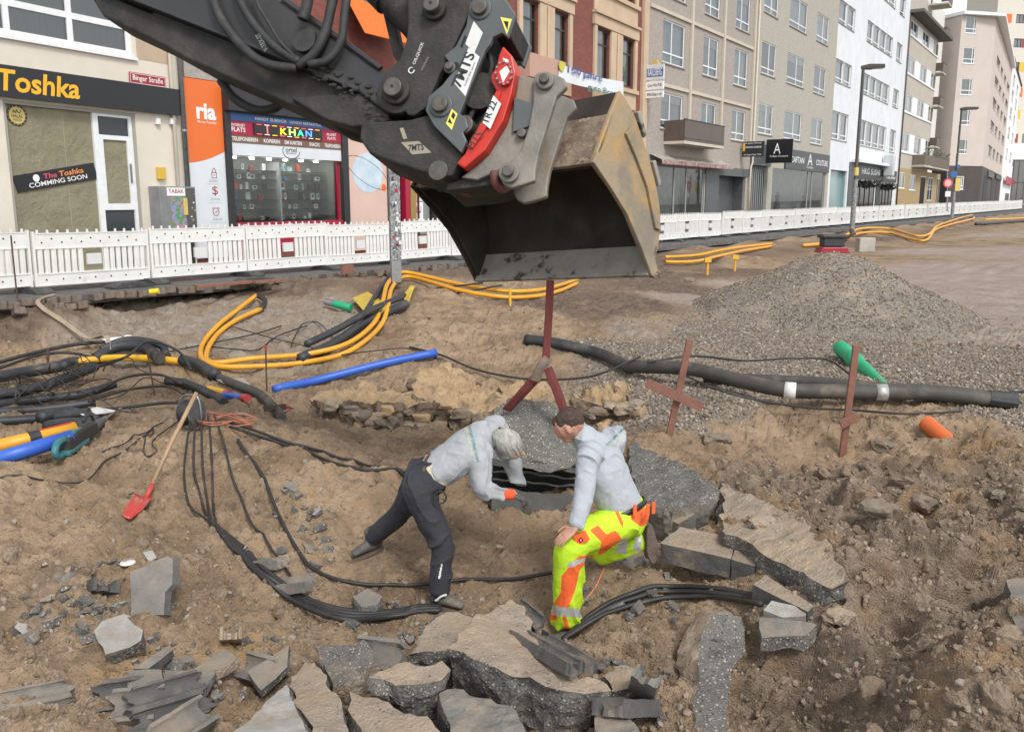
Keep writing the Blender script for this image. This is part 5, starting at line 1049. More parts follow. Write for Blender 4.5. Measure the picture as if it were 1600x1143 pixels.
def excavator():
    V_ = Vector((0, .26, .965)).normalized(); U_ = Vector((.97, -.24, 0)); U_ = (U_ - V_ * U_.dot(V_)).normalized()
    A = Plane(D(700, 150, 6.9), U_, V_)
    root = thing('excavator_arm', A.P(*A.uv(625, 150), 0), 'black excavator arm with grey and red tiltrotator carrying a worn yellow bucket', 'excavator')
    q = lambda x, y, o=0.: A.P(*A.uv(x, y), o)
    def plate(name, pts, o0, o1, m, par=root, bevel=.012):
        mb = MB(); mb.prism([q(x, y, o0) for x, y in pts], A.N * (o1 - o0)); return mb.obj(name, m, par, bevel=bevel)
    def px2m(n_): return n_ * 7.0 / 1380
    def boss(par, x, y, r, o0, o1, m=M_XPIN, bevel=.008, name='pin', n=24):
        mb = MB(); mb.cyl(q(x, y, o0), q(x, y, o0) + A.N * (o1 - o0), px2m(r), n); return mb.obj(name, m, par, bevel=bevel, auto=40)
    # --- stick
    st = plate('stick', [(-60, -118), (197, -2), (330, 50), (450, 98), (560, 143), (606, 178), (640, 176), (628, 110), (594, 110), (542, 72), (439, 0), (300, -120), (120, -200)], -.58, 0, M_XBLK, bevel=.02)
    plate('stick_rib', [(-60, -119), (197, -3), (450, 97), (558, 142), (562, 137), (452, 92), (200, -8), (-58, -124)], .0, .02, M_XBLK, st, .006)
    mb = MB()   # ribbed wear strips under the stick
    for k, o in enumerate((-.10, -.24, -.38, -.5)):
        pts = [(230, 11), (330, 50), (450, 98), (545, 137)]
        P = [q(x, y, o) - A.V * .015 for x, y in pts]; mb.tube(P, .022, 6)
        mb.obj('wear_strip', M_XMUD, st); mb = MB()
    plate('stick_belly', [(150, 18), (223, 52), (290, 89), (390, 132), (505, 184), (548, 196), (598, 190), (560, 146), (450, 101), (330, 53), (197, 2), (120, -30)], -.5, -.08, M_XMUD, st, .02)
    plate('stick_tip', [(560, 143), (606, 178), (600, 190), (548, 196), (505, 184), (450, 150)], -.56, -.03, M_XMUD, st, .015)
    plate('top_flange', [(439, 0), (542, 72), (594, 110), (598, 105), (546, 66), (443, -6)], -.02, .03, M_XBLK, st, .006)
    # --- bucket cylinder and link behind
    mb = MB(); mb.cyl(q(470, -150, -.28), q(668, 55, -.28), .115, 20); mb.cyl(q(560, -57, -.28), q(588, -28, -.28), .14, 20); cy = mb.obj('bucket_cylinder', M_XMUD, root, auto=40)
    mb = MB(); mb.cyl(q(600, -110, -.12), q(690, 20, -.12), .07, 16); mb.obj('link_rod', M_XMUD, root, auto=40)
    plate('link_bar', [(566, -40), (585, -40), (600, 40), (640, 92), (625, 112), (590, 60)], -.45, -.33, M_XMUD, root)
    # --- quick coupler cheeks
    arc = [(622 + 30 * math.cos(a), 151 + 30 * math.sin(a)) for a in [R(d) for d in range(60, 235, 18)]]
    pts = arc + [(610, 112), (628, 97), (638, 68), (641, 40), (640, -40), (748, -40), (738, 20), (716, 70), (690, 120), (668, 172), (650, 184), (640, 183)]
    cp = plate('quick_coupler', pts, -.02, .05, M_XMUD, root); plate('rear_cheek', pts, -.5, -.43, M_XMUD, cp)
    plate('coupler_core', [(625, 100), (645, 20), (735, 10), (690, 118), (660, 172), (625, 170)], -.42, -.03, M_XMUD, cp)
    for x, y, r in ((625, 148, 21), (684, 21, 18)):
        boss(cp, x, y, r, .05, .10, M_XMUD, name='boss'); b_ = boss(cp, x, y, r * .68, .10, .17, M_XPIN); mb = MB(); mb.cyl(q(x, y, .17), q(x, y, .172), .012, 10); mb.obj('grease_point', M_BLACKS, b_)
    def tplane(bl, br, out):
        a, b = q(*bl, out), q(*br, out); d = (b - a).normalized(); return Plane(a, d, A.N.cross(d)), (b - a).length
    tp, L = tplane((653, 106), (667, 72), .053); lettering(cp, tp, 'OILQUICK', (0, L, 0, L * .16), .001, M_STK, .01)
    mb = MB(); mb.tube([tp.P(-.05 + .022 * math.cos(t_ * .4), L * .08 + .022 * math.sin(t_ * .4), .001) for t_ in range(14)], .005, 6); mb.obj('emblem', M_STK, cp)
    tp, L = tplane((662, 115), (673, 94), .051); mb = MB(); mb.box(tp.P(L/2, 0, 0), tp.U * L*.55, tp.V * .014, tp.N * .002); pt = mb.obj('type_plate', M_BLKM, cp); lettering(pt, tp, 'OQ70/55', (0, L, -.008, .008), .003, M_ALU, 0)
    # --- tiltrotator frame
    mp = [(744, 5), (756, -3), (786, -5), (809, 29), (797, 66), (788, 59), (774, 66), (770, 76), (762, 87), (723, 184), (733, 190), (736, 205), (728, 213), (734, 226), (725, 244), (683, 202), (670, 178), (675, 157), (696, 139), (715, 115), (699, 94), (717, 79), (733, 47), (738, 16)]
    tr = plate('tiltrotator_frame', mp, .03, .08, M_XGREY, root, .008); plate('rear_plate', mp, -.52, -.46, M_XGREY, tr)
    plate('frame_body', [(690, 150), (745, 60), (752, 95), (716, 190), (690, 196)], -.45, .02, M_XMUD, tr)
    plate('top_bridge', [(752, -3), (786, -5), (806, 30), (797, 58), (770, 50)], -.45, .025, M_XMUD, tr)
    lo = plate('lower_housing', [(566, 192), (640, 188), (672, 180), (725, 246), (706, 276), (690, 278), (612, 254), (578, 240), (563, 218)], -.6, .02, M_XMUD, tr, .02)
    for x, y, r in ((755, 22, 17), (694, 171, 18), (708, 113, 9)): b_ = boss(tr, x, y, r, .08, .095, M_XGREY, name='boss'); boss(b_, x, y, r * .68, .095, .13, M_XPIN)
    boss(tr, 717, 110, 5.5, .081, .084, M_BLACKS, 0, 'hole'); plate('slot', [(724, 80), (731, 62), (734, 66), (727, 82)], .081, .084, M_BLACKS, tr, 0)
    boss(tr, 728, 198, 14, -.42, .06, M_XPIN, name='tilt_pin'); boss(lo, 686, 268, 15, .02, .03, M_XPIN, name='lower_pin')
    s1 = plate('sticker', [(715, 137), (732, 157), (754, 96), (737, 82)], .0815, .083, M_STK, tr, 0); tp, L = tplane((725, 145), (748, 93), .084); lettering(s1, tp, '7MTS', (0, L, .0, .085), .002, M_BLKM, .02); lettering(s1, tp, 'make the spirit', (L*.1, L*.8, -.03, -.012), .002, M_BLKM, 0)
    plate('worn_sticker', [(732, 76), (745, 41), (759, 59), (746, 90)], .0815, .083, M_STK, tr, 0)
    y1 = plate('warning_sticker', [(786, 35), (804, 38), (796, 62)], .0815, .083, M_YSTK, tr, 0); plate('pictogram', [(791, 41), (799, 42), (797, 55)], .0835, .0845, M_BLACKS, y1, 0)
    y2 = plate('warning_sticker', [(702, 199), (711, 176), (720, 184), (711, 209)], .0815, .083, M_YSTK, tr, 0); plate('pictogram', [(705, 197), (708, 190), (712, 200)], .0835, .0845, M_BLACKS, y2, 0); plate('pictogram', [(710, 188), (713, 181), (717, 186), (714, 193)], .0835, .0845, M_BLACKS, y2, 0)
    s3 = plate('type_label', [(628, 224), (656, 222), (676, 240), (646, 243)], .021, .023, mat('dirty_label', (.30,.26,.20), rough=.6), lo, 0); tp, L = tplane((640, 238), (664, 236), .024); lettering(s3, tp, '7MTS', (0, L, 0, .05), .002, M_BLKM, .02)
    plate('label', [(626, 202), (632, 201), (638, 218), (632, 219)], .021, .023, mat('dirty_label_two', (.30,.27,.20), rough=.6), lo, 0)
    # --- red rotator
    rp = [(788, 76), (803, 92), (808, 118), (802, 150), (789, 192), (761, 238), (728, 266), (716, 258), (729, 243), (735, 226), (755, 197), (772, 162), (779, 147), (771, 133), (769, 122), (778, 108), (782, 90)]
    rr = plate('rotator', rp, -.42, .05, M_XRED, root, .012); plate('rotator_flange', [(779, 147), (786, 150), (770, 195), (742, 236), (735, 232), (755, 197), (772, 162)], .051, .07, M_XRED, rr, .004)
    cxp, cyp = 792, 122; hexp = [(cxp + 17 * math.cos(R(a)) * .8, cyp + 19 * math.sin(R(a))) for a in range(20, 380, 45)]; hp = plate('cover_plate', hexp, .051, .085, M_XRED, rr, .006); plate('name_plate', [(785, 119), (796, 110), (801, 119), (790, 137)], .0855, .088, M_STK, hp, 0)
    for k in range(12): a = R(k * 30); boss(hp, cxp + 15 * math.cos(a) * .82, cyp + 17.5 * math.sin(a), 1.6, .085, .1, M_STEEL, 0, 'bolt', 8)
    s4 = plate('sticker', [(757, 196), (770, 207), (787, 168), (775, 155)], .0715, .0735, M_STK, rr, 0); tp, L = tplane((766, 200), (781, 166), .074); lettering(s4, tp, 'TR 22', (0, L, 0, .055), .002, M_BLKM, .02)
    tp, L = tplane((744, 240), (760, 215), .071); lettering(rr, tp, 'MTS', (0, L, 0, .07), .002, M_XMUD, 0)
    plate('label_white', [(788, 95), (797, 98), (799, 110), (791, 104)], .051, .053, M_STK, rr, 0)
    mb = MB()
    for k, pts in enumerate((((752, 60), (765, 100), (745, 150), (728, 185)), ((760, 70), (770, 115), (752, 165), (735, 200)), ((745, 90), (755, 130), (738, 170), (722, 190)))): mb = MB(); mb.tube(spline([q(x, y, -.06 - .07 * k) for x, y in pts], 6), .022, 8); mb.obj('hose', M_HOSE, rr, smooth=True)
    mb = MB(); mb.cyl(q(748, 140, -.4), q(748, 140, -.02), .14, 24); mb.obj('rotary_motor', M_XMUD, rr, auto=40)
    # --- bucket
    k_ = 7.0 / 7.7; n_ = Vector((.33, .46, .49)) * k_; m_ = Vector((.60, .60, -.97)) * k_; W = m_.cross(n_).normalized(); TR = D(927, 254, 7.0); BW = 1.98
    def B(a, b, w_): return TR + m_ * a + n_ * b - W * w_
    prof = spline([Vector((a, b, 0)) for a, b in ((-.13, 1.02), (.08, 1.07), (.32, 1.0), (.60, .88), (.83, .66), (.97, .33))], 4)
    path = [(0, 0), (-.04, .34), (-.09, .7)] + [(p.x, p.y) for p in prof]
    def sheet(name, pth, w0, w1, th, m, par, seg=1, bevel=0):
        V, F = [], []; n = len(pth)
        for i, (a, b) in enumerate(pth):
            p0, p1 = pth[max(i-1, 0)], pth[min(i+1, n-1)]; t_ = (m_ * (p1[0] - p0[0]) + n_ * (p1[1] - p0[1])).normalized(); nn = t_.cross(W).normalized()
            for w_ in (w0, w1): V += [B(a, b, w_), B(a, b, w_) + nn * th]
        for i in range(n - 1):
            a = i * 4; F += [(a, a+4, a+6, a+2), (a+1, a+3, a+7, a+5), (a, a+1, a+5, a+4), (a+2, a+6, a+7, a+3)]
        F += [(0, 2, 3, 1), ((n-1)*4, (n-1)*4+1, (n-1)*4+3, (n-1)*4+2)]
        mb = MB(); mb.add(V, F); return mb.obj(name, m, par, bevel=bevel)
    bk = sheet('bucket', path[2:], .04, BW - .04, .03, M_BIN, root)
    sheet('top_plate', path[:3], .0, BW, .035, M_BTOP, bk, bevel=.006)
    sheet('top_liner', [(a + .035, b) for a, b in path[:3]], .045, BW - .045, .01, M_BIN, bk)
    sheet('cutting_edge', [(.955, .36), (.985, .22), (1.01, .06), (1.03, -.05)], .0, BW, .045, M_LIP, bk, bevel=.006)
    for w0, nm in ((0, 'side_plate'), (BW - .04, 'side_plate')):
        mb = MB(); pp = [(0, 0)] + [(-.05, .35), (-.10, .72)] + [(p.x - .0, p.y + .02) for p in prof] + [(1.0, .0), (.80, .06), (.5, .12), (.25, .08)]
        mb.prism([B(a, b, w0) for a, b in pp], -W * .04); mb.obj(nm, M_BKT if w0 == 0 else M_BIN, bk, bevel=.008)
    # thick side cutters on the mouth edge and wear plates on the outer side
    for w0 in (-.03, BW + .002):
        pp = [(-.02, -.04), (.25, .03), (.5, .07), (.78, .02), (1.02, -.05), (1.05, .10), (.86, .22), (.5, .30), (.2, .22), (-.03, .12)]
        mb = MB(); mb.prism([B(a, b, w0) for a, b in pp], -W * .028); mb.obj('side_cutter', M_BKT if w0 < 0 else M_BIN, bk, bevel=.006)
    mb = MB(); mb.prism([B(a, b, -.026) for a, b in ((.12, .92), (.36, .93), (.66, .78), (.88, .52), (.82, .45), (.54, .66), (.3, .72), (.1, .74))], -W * .024); mb.obj('wear_plate', M_BKT, bk, bevel=.005)
    for a, b in ((.18, 1.135), (.55, .99)): mb = MB(); mb.prism([B(a - .09, b, -.02), B(a + .09, b - .10, -.02), B(a + .10, b - .03, -.02), B(a - .07, b + .07, -.02)], -W * (BW + .0)); mb.obj('heel_strip', M_LIP, bk, bevel=.006)
    # ears on the bucket top
    Ue = Vector((0, 0, 1)).cross(W).normalized(); Ve = W.cross(Ue)
    pp = [(834, 120), (841, 114), (852, 112), (866, 116), (882, 123), (886, 136), (870, 152), (856, 195), (842, 240), (837, 266), (836, 283), (815, 290), (798, 294), (786, 288), (780, 275), (784, 262), (800, 250), (814, 236), (826, 200), (833, 160)]
    for o0, o1 in ((-.06, .01), (-.5, -.43)):
        er = plate('ear', pp, o0, o1, M_ADAPT, bk, .012)
        if o1 > 0:
            for x, y, r in ((853, 129, 13), (797, 272, 15)): b_ = boss(er, x, y, r, .01, .05, M_ADAPT, name='pin_collar'); boss(er, x, y, r * .55, .05, .09, M_XPIN, name='pin_end')
    a_, b_ = q(797, 272, -.06), q(853, 129, -.06)
    for p in (a_, b_): mb = MB(); mb.cyl(p - W * .05, p - W * .75, .05, 18); mb.obj('hinge_pin', M_XMUD, bk, auto=40)
    for w_ in (.10, .46): mb = MB(); mb.tube([a_ - W * w_ + Vector((0, 0, .0)) + (Ue * math.cos(t_) + Ve * math.sin(t_)) * .085 for t_ in [R(x) for x in range(150, 400, 25)]], .035, 8); mb.obj('coupler_hook', M_RUST, bk, smooth=True)
    # adapter between rotator and bucket ears
    ad = [(808, 112), (834, 118), (834, 160), (828, 195), (812, 238), (786, 260), (742, 278), (716, 274), (728, 266), (761, 238), (789, 192), (802, 150)]
    ap = plate('bucket_adapter', ad, -.40, -.05, M_ADAPT, root, .012); plate('adapter_web', [(742, 266), (800, 248), (802, 262), (760, 284), (690, 292), (692, 280)], -.62, -.1, M_XMUD, ap)
    plate('adapter_cheek', [(802, 150), (834, 160), (828, 195), (800, 205)], -.05, -.02, M_XGREY, ap, .005); boss(ap, 814, 207, 7, -.05, .0, M_XPIN, name='lock_pin')
    # --- hoses on the stick
    hs_ = [(((336, -20), (345, 20), (368, 58), (400, 92), (430, 107), (470, 112)), .038), (((375, -20), (385, 12), (405, 45), (432, 75), (455, 92), (475, 103)), .034), (((405, -10), (414, 18), (430, 45), (446, 72), (470, 98)), .014),
           (((530, -20), (522, 20), (512, 60), (494, 92), (470, 108)), .040), (((552, -20), (545, 30), (540, 70), (520, 100), (490, 108)), .034), (((495, -20), (488, 20), (482, 40)), .045)]
    for k, (pts, r) in enumerate(hs_): mb = MB(); mb.tube(spline([q(x, y, .06 + .02 * (k % 3)) for x, y in pts], 9), r, 10); mb.obj('hose', M_HOSE, st, smooth=True)
    tp, L = tplane((432, 88), (418, 62), .13); lettering(st, tp, 'V-TEX-ST', (0, L, 0, .04), .0, mat('faded_print', (.25,.25,.25), rough=.7), 0)
    mb = MB(); mb.cyl(q(480, 66, .02), q(480, 66, .06), .10, 20); mb.obj('hose_reel', M_HOSE, st)
    mb = MB(); mb.tube(spline([q(x, y, -.5) for x, y in ((292, 88), (315, 118), (350, 137), (380, 134), (400, 118))], 8), .04, 10); mb.obj('hose', M_HOSE, st, smooth=True)
    # caked mud lumps on the stick
    rnd = random.Random(9); mb = MB()
    for k in range(70):
        p = q(rnd.uniform(470, 600), 0, .0); x = rnd.uniform(490, 600); y = 100 + (x - 490) * .55 + rnd.uniform(-12, 30); p = q(x, y, .01); r = rnd.uniform(.006, .022); b = bmesh.new(); bmesh.ops.create_icosphere(b, subdivisions=1, radius=r)
        mb.add([p + Vector((v.co.x * 1.5, v.co.y * .6, v.co.z)) for v in b.verts], [tuple(v.index for v in f.verts) for f in b.faces]); b.free()
    mb.obj('caked_mud', M_XMUD, st)['kind'] = 'stuff'
    return B, BW, W
BK, BKW, BKAXIS = excavator()
# ------------------------------------------------------------------ site: pipes, hoses, cables
def ppath(pts, lift=0.0, seg=8):
    """picture points dropped on the ground (third value = extra height above it)"""
    P = spline([T(p[0], p[1], (p[2] if len(p) > 2 else 0) + lift) for p in pts], seg)
    g = field(np.array([p.x for p in P]), np.array([p.y for p in P]))
    z = np.maximum(np.array([p.z for p in P]), g + lift + .004)
    for it in range(4): z[1:-1] = np.maximum(z[1:-1] * .3 + (z[:-2] + z[2:]) * .35, g[1:-1] + lift * .2)
    for p, h in zip(P, z): p.z = h
    return P
def corr(mb, path, r, n=12, pitch=.024, amp=.05):
    """corrugated hose: resample and ripple the radius"""
    L = [0]; 
    for a, b in zip(path, path[1:]): L.append(L[-1] + (b - a).length)
    m = max(8, int(L[-1] / pitch * 2)); P = []; Rr = []; j = 0
    for i in range(m + 1):
        d = L[-1] * i / m
        while j < len(L) - 2 and L[j+1] < d: j += 1
        t_ = (d - L[j]) / max(1e-6, L[j+1] - L[j]); P.append(path[j].lerp(path[j+1], min(1, max(0, t_)))); Rr.append(r * (1 + amp if i % 2 else 1 - amp * .2))
    mb.tube(P, Rr, n)
M_YPIPE = mat('yellow_gas_pipe', (.72,.34,.02), (.62,.29,.02), 3, .45, dirt=((.30,.20,.11), 4, .62, .82)); M_YPL = mat('yellow_pipe_plain', (.72,.40,.02), (.64,.34,.02), 3, .45, dirt=((.30,.20,.11), 4, .62, .82))
M_BPIPE = mat('blue_water_pipe', (.03,.10,.46), (.04,.13,.50), 2, .42, dirt=((.20,.15,.11), 3, .62, .82)); M_CABLE = mat('black_cable', (.018,.018,.02), (.035,.033,.031), 9, .55, dirt=((.15,.115,.085), 3, .58, .8)); M_DUCT = mat('black_duct', (.022,.024,.028), (.045,.046,.05), 5, .5, dirt=((.16,.13,.10), 2.4, .56, .8))
M_GDUCT = mat('grey_corrugated_duct', (.075,.069,.06), (.05,.047,.043), 4, .7, dirt=((.19,.15,.115), 3, .52, .78)); M_GREEN = mat('green_sewer_pipe', (.012,.30,.13), (.02,.36,.17), 3, .4, dirt=((.25,.2,.14), 3, .66, .85)); M_OPIPE = mat('orange_drain_pipe', (.62,.14,.03), (.54,.12,.03), 4, .5, dirt=((.28,.18,.11), 4, .55, .75))
M_WOODR = mat('red_brown_board', (.25,.115,.078), (.17,.08,.058), 9, .8, bump=.3, bscale=30, dirt=((.22,.16,.11), 5, .6, .8)); M_ASHW = mat('ash_wood_handle', (.40,.27,.15), (.32,.21,.12), 8, .6, bump=.2, bscale=60); M_RUSTR = mat('rusty_rod', (.11,.06,.04), (.07,.045,.035), 20, .8); M_TAPE = mat('silver_tape', (.50,.50,.48), (.35,.34,.32), 20, .35, metal=.4)
M_SHRED = mat('shovel_red', (.50,.05,.04), (.38,.05,.045), 6, .45, dirt=((.28,.2,.14), 6, .55, .7)); M_BLK = mat('black_plastic', (.02,.02,.022), (.035,.035,.036), 6, .5, dirt=((.12,.095,.07), 5, .62, .8)); M_TEAL = mat('teal_plastic', (.03,.16,.17), (.05,.20,.21), 6, .45, dirt=((.2,.16,.12), 6, .6, .8)); M_STRAP = mat('beige_strap', (.34,.27,.19), (.27,.215,.15), 10, .9); M_CORD = mat('salmon_cord', (.55,.20,.12), rough=.6)
def one_tube(name, label, cat, path, r, m, n=12, group=None, ripple=False, parts=()):
    mb = MB()
    if ripple: corr(mb, path, r, n)
    else: mb.tube(path, r, n)
    o = mb.obj(name, m, smooth=not ripple, auto=60 if ripple else None); tag(o, label, cat, group); return o
def band(parent, path, i0, i1, r, m, name='sleeve', n=12):
    mb = MB(); mb.tube(path[i0:i1+1], r, n); return mb.obj(name, m, parent, smooth=True)
# yellow gas pipe: two strands in one long loop
A_ = ppath([(402,470,.12),(366,494,.06),(338,515,.05),(318,542,.05),(316,566,.05),(345,578,.05),(410,577,.05),(480,571,.05),(545,555,.06),(592,522,.10),(606,490,.12),(612,462,.14),(628,444,.14),(652,441,.10),(710,456,.06),(780,468,.05),(835,467,.05),(872,459,.05),(902,446,.05)], seg=7)
B_ = ppath([(408,490,.08),(370,505,.06),(340,528,.06),(324,556,.06),(332,573,.06),(400,571,.12),(480,565,.12),(545,548,.12),(585,518,.16),(598,488,.18),(606,458,.2),(626,438,.18),(660,440,.14),(715,451,.1),(785,462,.1),(838,461,.1),(876,452,.1),(905,442,.1)], seg=7)
r_ = thing('gas_pipe_loop', T(400, 577), 'long looped pair of orange-yellow gas pipes running up past the stickered post', 'pipe')
for P in (A_, B_): mb = MB(); mb.tube(P, .043, 12); mb.obj('pipe', M_YPIPE, r_, smooth=True)
mb = MB(); mb.tube(spline([A_[0], A_[0] + (B_[0] - A_[0]) * .5 + Vector((.12, 0, .02)), B_[0]], 6), .05, 10); mb.obj('end_fitting', M_BLK, r_, smooth=True)
for i in (95, 98): 
    mb = MB(); mb.cyl(A_[i] - Vector((0,0,.1)), B_[i] + Vector((0,0,.12)), .02, 8); mb.obj('clamp', M_BLK, r_)
mb = MB(); p = T(797, 478); mb.tube([p, p + Vector((0, 0, .35))], .028, 8); mb.obj('support', M_YPL, r_)
# yellow pipe in black sleeves on the left
P = ppath([(120,577,.12),(170,574,.15),(230,575,.15),(290,577,.12)], seg=6)
r_ = one_tube('yellow_pipe', 'straight yellow pipe between black sleeves above the black hose bundle', 'pipe', P, .055, M_YPL)
P2 = [P[0] + Vector((-.25, -.12, -.05)), P[0] + Vector((-.1, 0, 0)), P[0] + Vector((.05, 0, 0))]; mb = MB(); mb.tube(spline(P2, 5), .07, 12); mb.obj('elbow', M_BLK, r_, smooth=True)
P = ppath([(284,572,.1),(310,580,.1),(338,594,.08)], seg=6); one_tube('pipe_sleeve', 'thick black sleeve at the right end of the straight yellow pipe', 'pipe', P, .085, M_DUCT)
P = ppath([(334,592,.05),(372,606,.04),(405,620,.04),(425,638,.04),(440,655,.02)], seg=8); one_tube('drain_hose', 'dusty grey-black hose running down from the black sleeve to the brown spade', 'hose', P, .062, M_GDUCT, ripple=True)
# blue pipes
P = ppath([(428,612,.03),(500,600,.06),(590,580,.1),(682,561,.1)], seg=6); one_tube('blue_pipe', 'long blue water pipe lying above the old limestone wall', 'pipe', P, .062, M_BPIPE)
a, b = D(-20, 722, 8.0), D(112, 682, 8.6); one_tube('blue_pipe', 'thick blue pipe entering at the left edge under the yellow one', 'pipe', [a, a.lerp(b, .5), b], .072, M_BPIPE, 16)
a, b = D(-20, 701, 8.2), D(118, 668, 8.8); o = one_tube('yellow_pipe', 'thick orange-yellow pipe with black band at the left edge', 'pipe', [a, a.lerp(b, .5), b], .066, M_YPIPE, 16)
mb = MB(); mb.cyl(a.lerp(b, .45), a.lerp(b, .58), .072, 16); mb.obj('black_band', M_BLK, o, auto=40); mb = MB(); mb.box(a.lerp(b, .78) + Vector((0, -.01, .066)), (b - a) * .18, Vector((0, .02, 0)), Vector((0, 0, .004))); mb.obj('warning_strip', mat('red_strip', (.55,.03,.04), rough=.5), o)
# black ducts on the left
for k, (pts, r, rip, lab) in enumerate([
    ([(-20,612,.18),(50,602,.2),(110,590,.2)], .085, False, 'thick smooth black duct at the left edge, highest in the bundle'),
    ([(-20,632,.1),(60,622,.14),(110,608,.18),(150,594,.2)], .07, True, 'thick corrugated hose bending up beside the straight yellow pipe'),
    ([(-20,640,.06),(60,634,.08),(130,624,.08),(180,612,.1)], .055, True, 'upper of the three parallel corrugated hoses at the left edge'),
    ([(-20,652,.05),(70,646,.06),(150,636,.06)], .055, True, 'middle one of the three parallel corrugated hoses at the left edge'),
    ([(-20,664,.04),(70,660,.05),(140,650,.05)], .055, True, 'lowest of the three parallel corrugated hoses at the left edge'),
    ([(150,572,.12),(185,560,.2),(225,562,.2),(250,572,.12)], .09, True, 'heaped black corrugated hose under the beige strap'),
    ([(160,566,.2),(200,556,.26),(250,558,.2),(262,566,.1)], .06, True, 'arched corrugated hose on top of the heap under the beige strap'),
    ([(260,600,.05),(290,606,.06),(330,622,.05),(350,632,.03)], .06, True, 'short black corrugated hose left of the yellow and red cut ends'),
    ([(468,566,.06),(520,548,.1),(575,512,.12),(635,484,.1)], .085, False, 'lower of the two thick black ducts rising to the yellow sheet'),
    ([(480,556,.2),(530,535,.24),(580,505,.24),(632,478,.2)], .06, False, 'upper of the two thick black ducts rising to the yellow sheet'),
    ([(540,540,.1),(570,505,.18),(592,470,.2),(612,442,.2)], .05, False, 'black duct climbing beside the yellow loop to the stickered post'),
    ([(62,660,.06),(110,655,.08),(150,668,.08)], .075, False, 'plastic-wrapped black roll under the thin cables'),
    ([(75,672,.05),(120,668,.06),(160,672,.04)], .07, False, 'plastic-wrapped black roll beside the white sheet')]):
    one_tube('black_duct', lab, 'duct', ppath(pts, seg=7), r, M_DUCT, 12, 'black ducts and hoses in the left trench', rip)
# long ducts on the right
P = ppath([(822,538,.08),(880,548,.1),(940,566,.12),(985,590,.14)], seg=7); o = one_tube('black_duct', 'thick smooth black duct behind the lifting sling', 'duct', P, .085, M_DUCT, 14)
P = ppath([(978,588,.14),(1020,596,.2),(1080,602,.22),(1150,618,.2),(1225,632,.18),(1300,636,.18),(1375,634,.16),(1460,632,.14),(1545,636,.1)], seg=9); o = one_tube('grey_duct', 'front grey corrugated duct held by the two stake crosses', 'duct', P, .088, M_GDUCT, 14, ripple=True)
n_ = len(P); 
def near_i(P, px): return min(range(len(P)), key=lambda i: abs(pix(P[i])[0] - px))
i = near_i(P, 1234); band(o, P, i - 1, i + 1, .1, M_STK, 'white_tape', 14); i = near_i(P, 1374); band(o, P, i - 1, i + 1, .102, M_TAPE, 'silver_tape', 14)
mb = MB(); p = P[-1]; d = (P[-1] - P[-3]).normalized(); mb.tube([p - d * .02, p + d * .28], [.1, .12], 12, cap=False); mb.obj('torn_end', M_BLK, o)
P = ppath([(1100,600,.1),(1180,608,.12),(1270,612,.12),(1370,622,.12),(1470,624,.1),(1560,630,.06)], seg=9); one_tube('grey_duct', 'rear grey corrugated duct lying on the gravel behind the taped one', 'duct', P, .075, M_GDUCT, 14, ripple=True)
for pts, r, lab in (([(1010,600,.3),(1080,590,.3),(1160,596,.28),(1230,592,.28),(1290,594,.28),(1330,612,.2)], .014, 'thin black cable lying along the top of the grey ducts'), ([(1060,612,.25),(1110,630,.2),(1170,642,.15),(1260,650,.1),(1330,655,.1),(1420,655,.06),(1500,650,.05)], .014, 'thin black cable sagging under the taped grey duct'), ([(1370,612,.05),(1470,622,.05),(1600,618,.05)], .016, 'thin black cable on the gravel at the right edge'), ([(640,545,.03),(690,560,.05),(740,582,.06),(800,598,.08),(860,605,.1),(930,600,.12),(1000,590,.3)], .016, 'pair of black cables crossing behind the lifting sling')):
    one_tube('cable', lab, 'cable', ppath(pts, seg=8), r, M_CABLE, 8)
# green and orange pipe ends
def flare(name, label, a, b, rs, m, cat='pipe'):
    n = len(rs); mb = MB(); mb.tube([a.lerp(b, t_) for t_, _ in rs], [r for _, r in rs], 20); o = mb.obj(name, m, auto=50); return tag(o, label, cat)
a, b = T(1312, 560, .16), T(1388, 606, -.02); o = flare('green_pipe', 'bright green sewer pipe with socket sticking out of the gravel', a, b, [(0, .115), (.1, .12), (.12, .105), (.25, .105), (.27, .12), (.36, .12), (.38, .10), (.55, .095), (1.0, .05)], M_GREEN); mb = MB(); d = (a - b).normalized(); mb.cyl(a + d * .001, a + d * .003, .1, 20); mb.obj('opening', M_DARK, o)
a, b = T(512, 482, .12), T(549, 489, .1); o = flare('green_pipe', 'short green pipe stub beside the yellow sheet in the trench wall', a, b, [(0, .045), (.3, .06), (.31, .07), (1, .075)], M_GREEN); mb = MB(); mb.cyl(a - (b - a) * .1, a + (b - a) * .25, .066, 14); mb.obj('collar', M_STEEL, o)
a, b = T(1446, 668, .05), T(1492, 682, -.10); o = flare('orange_pipe', 'orange drain pipe end poking out of the soil', a, b, [(0, .085), (.3, .085), (1, .08)], M_OPIPE); mb = MB(); d = (a - b).normalized(); mb.cyl(a + d * .001, a + d * .004, .075, 18); mb.obj('opening', M_DARK, o)
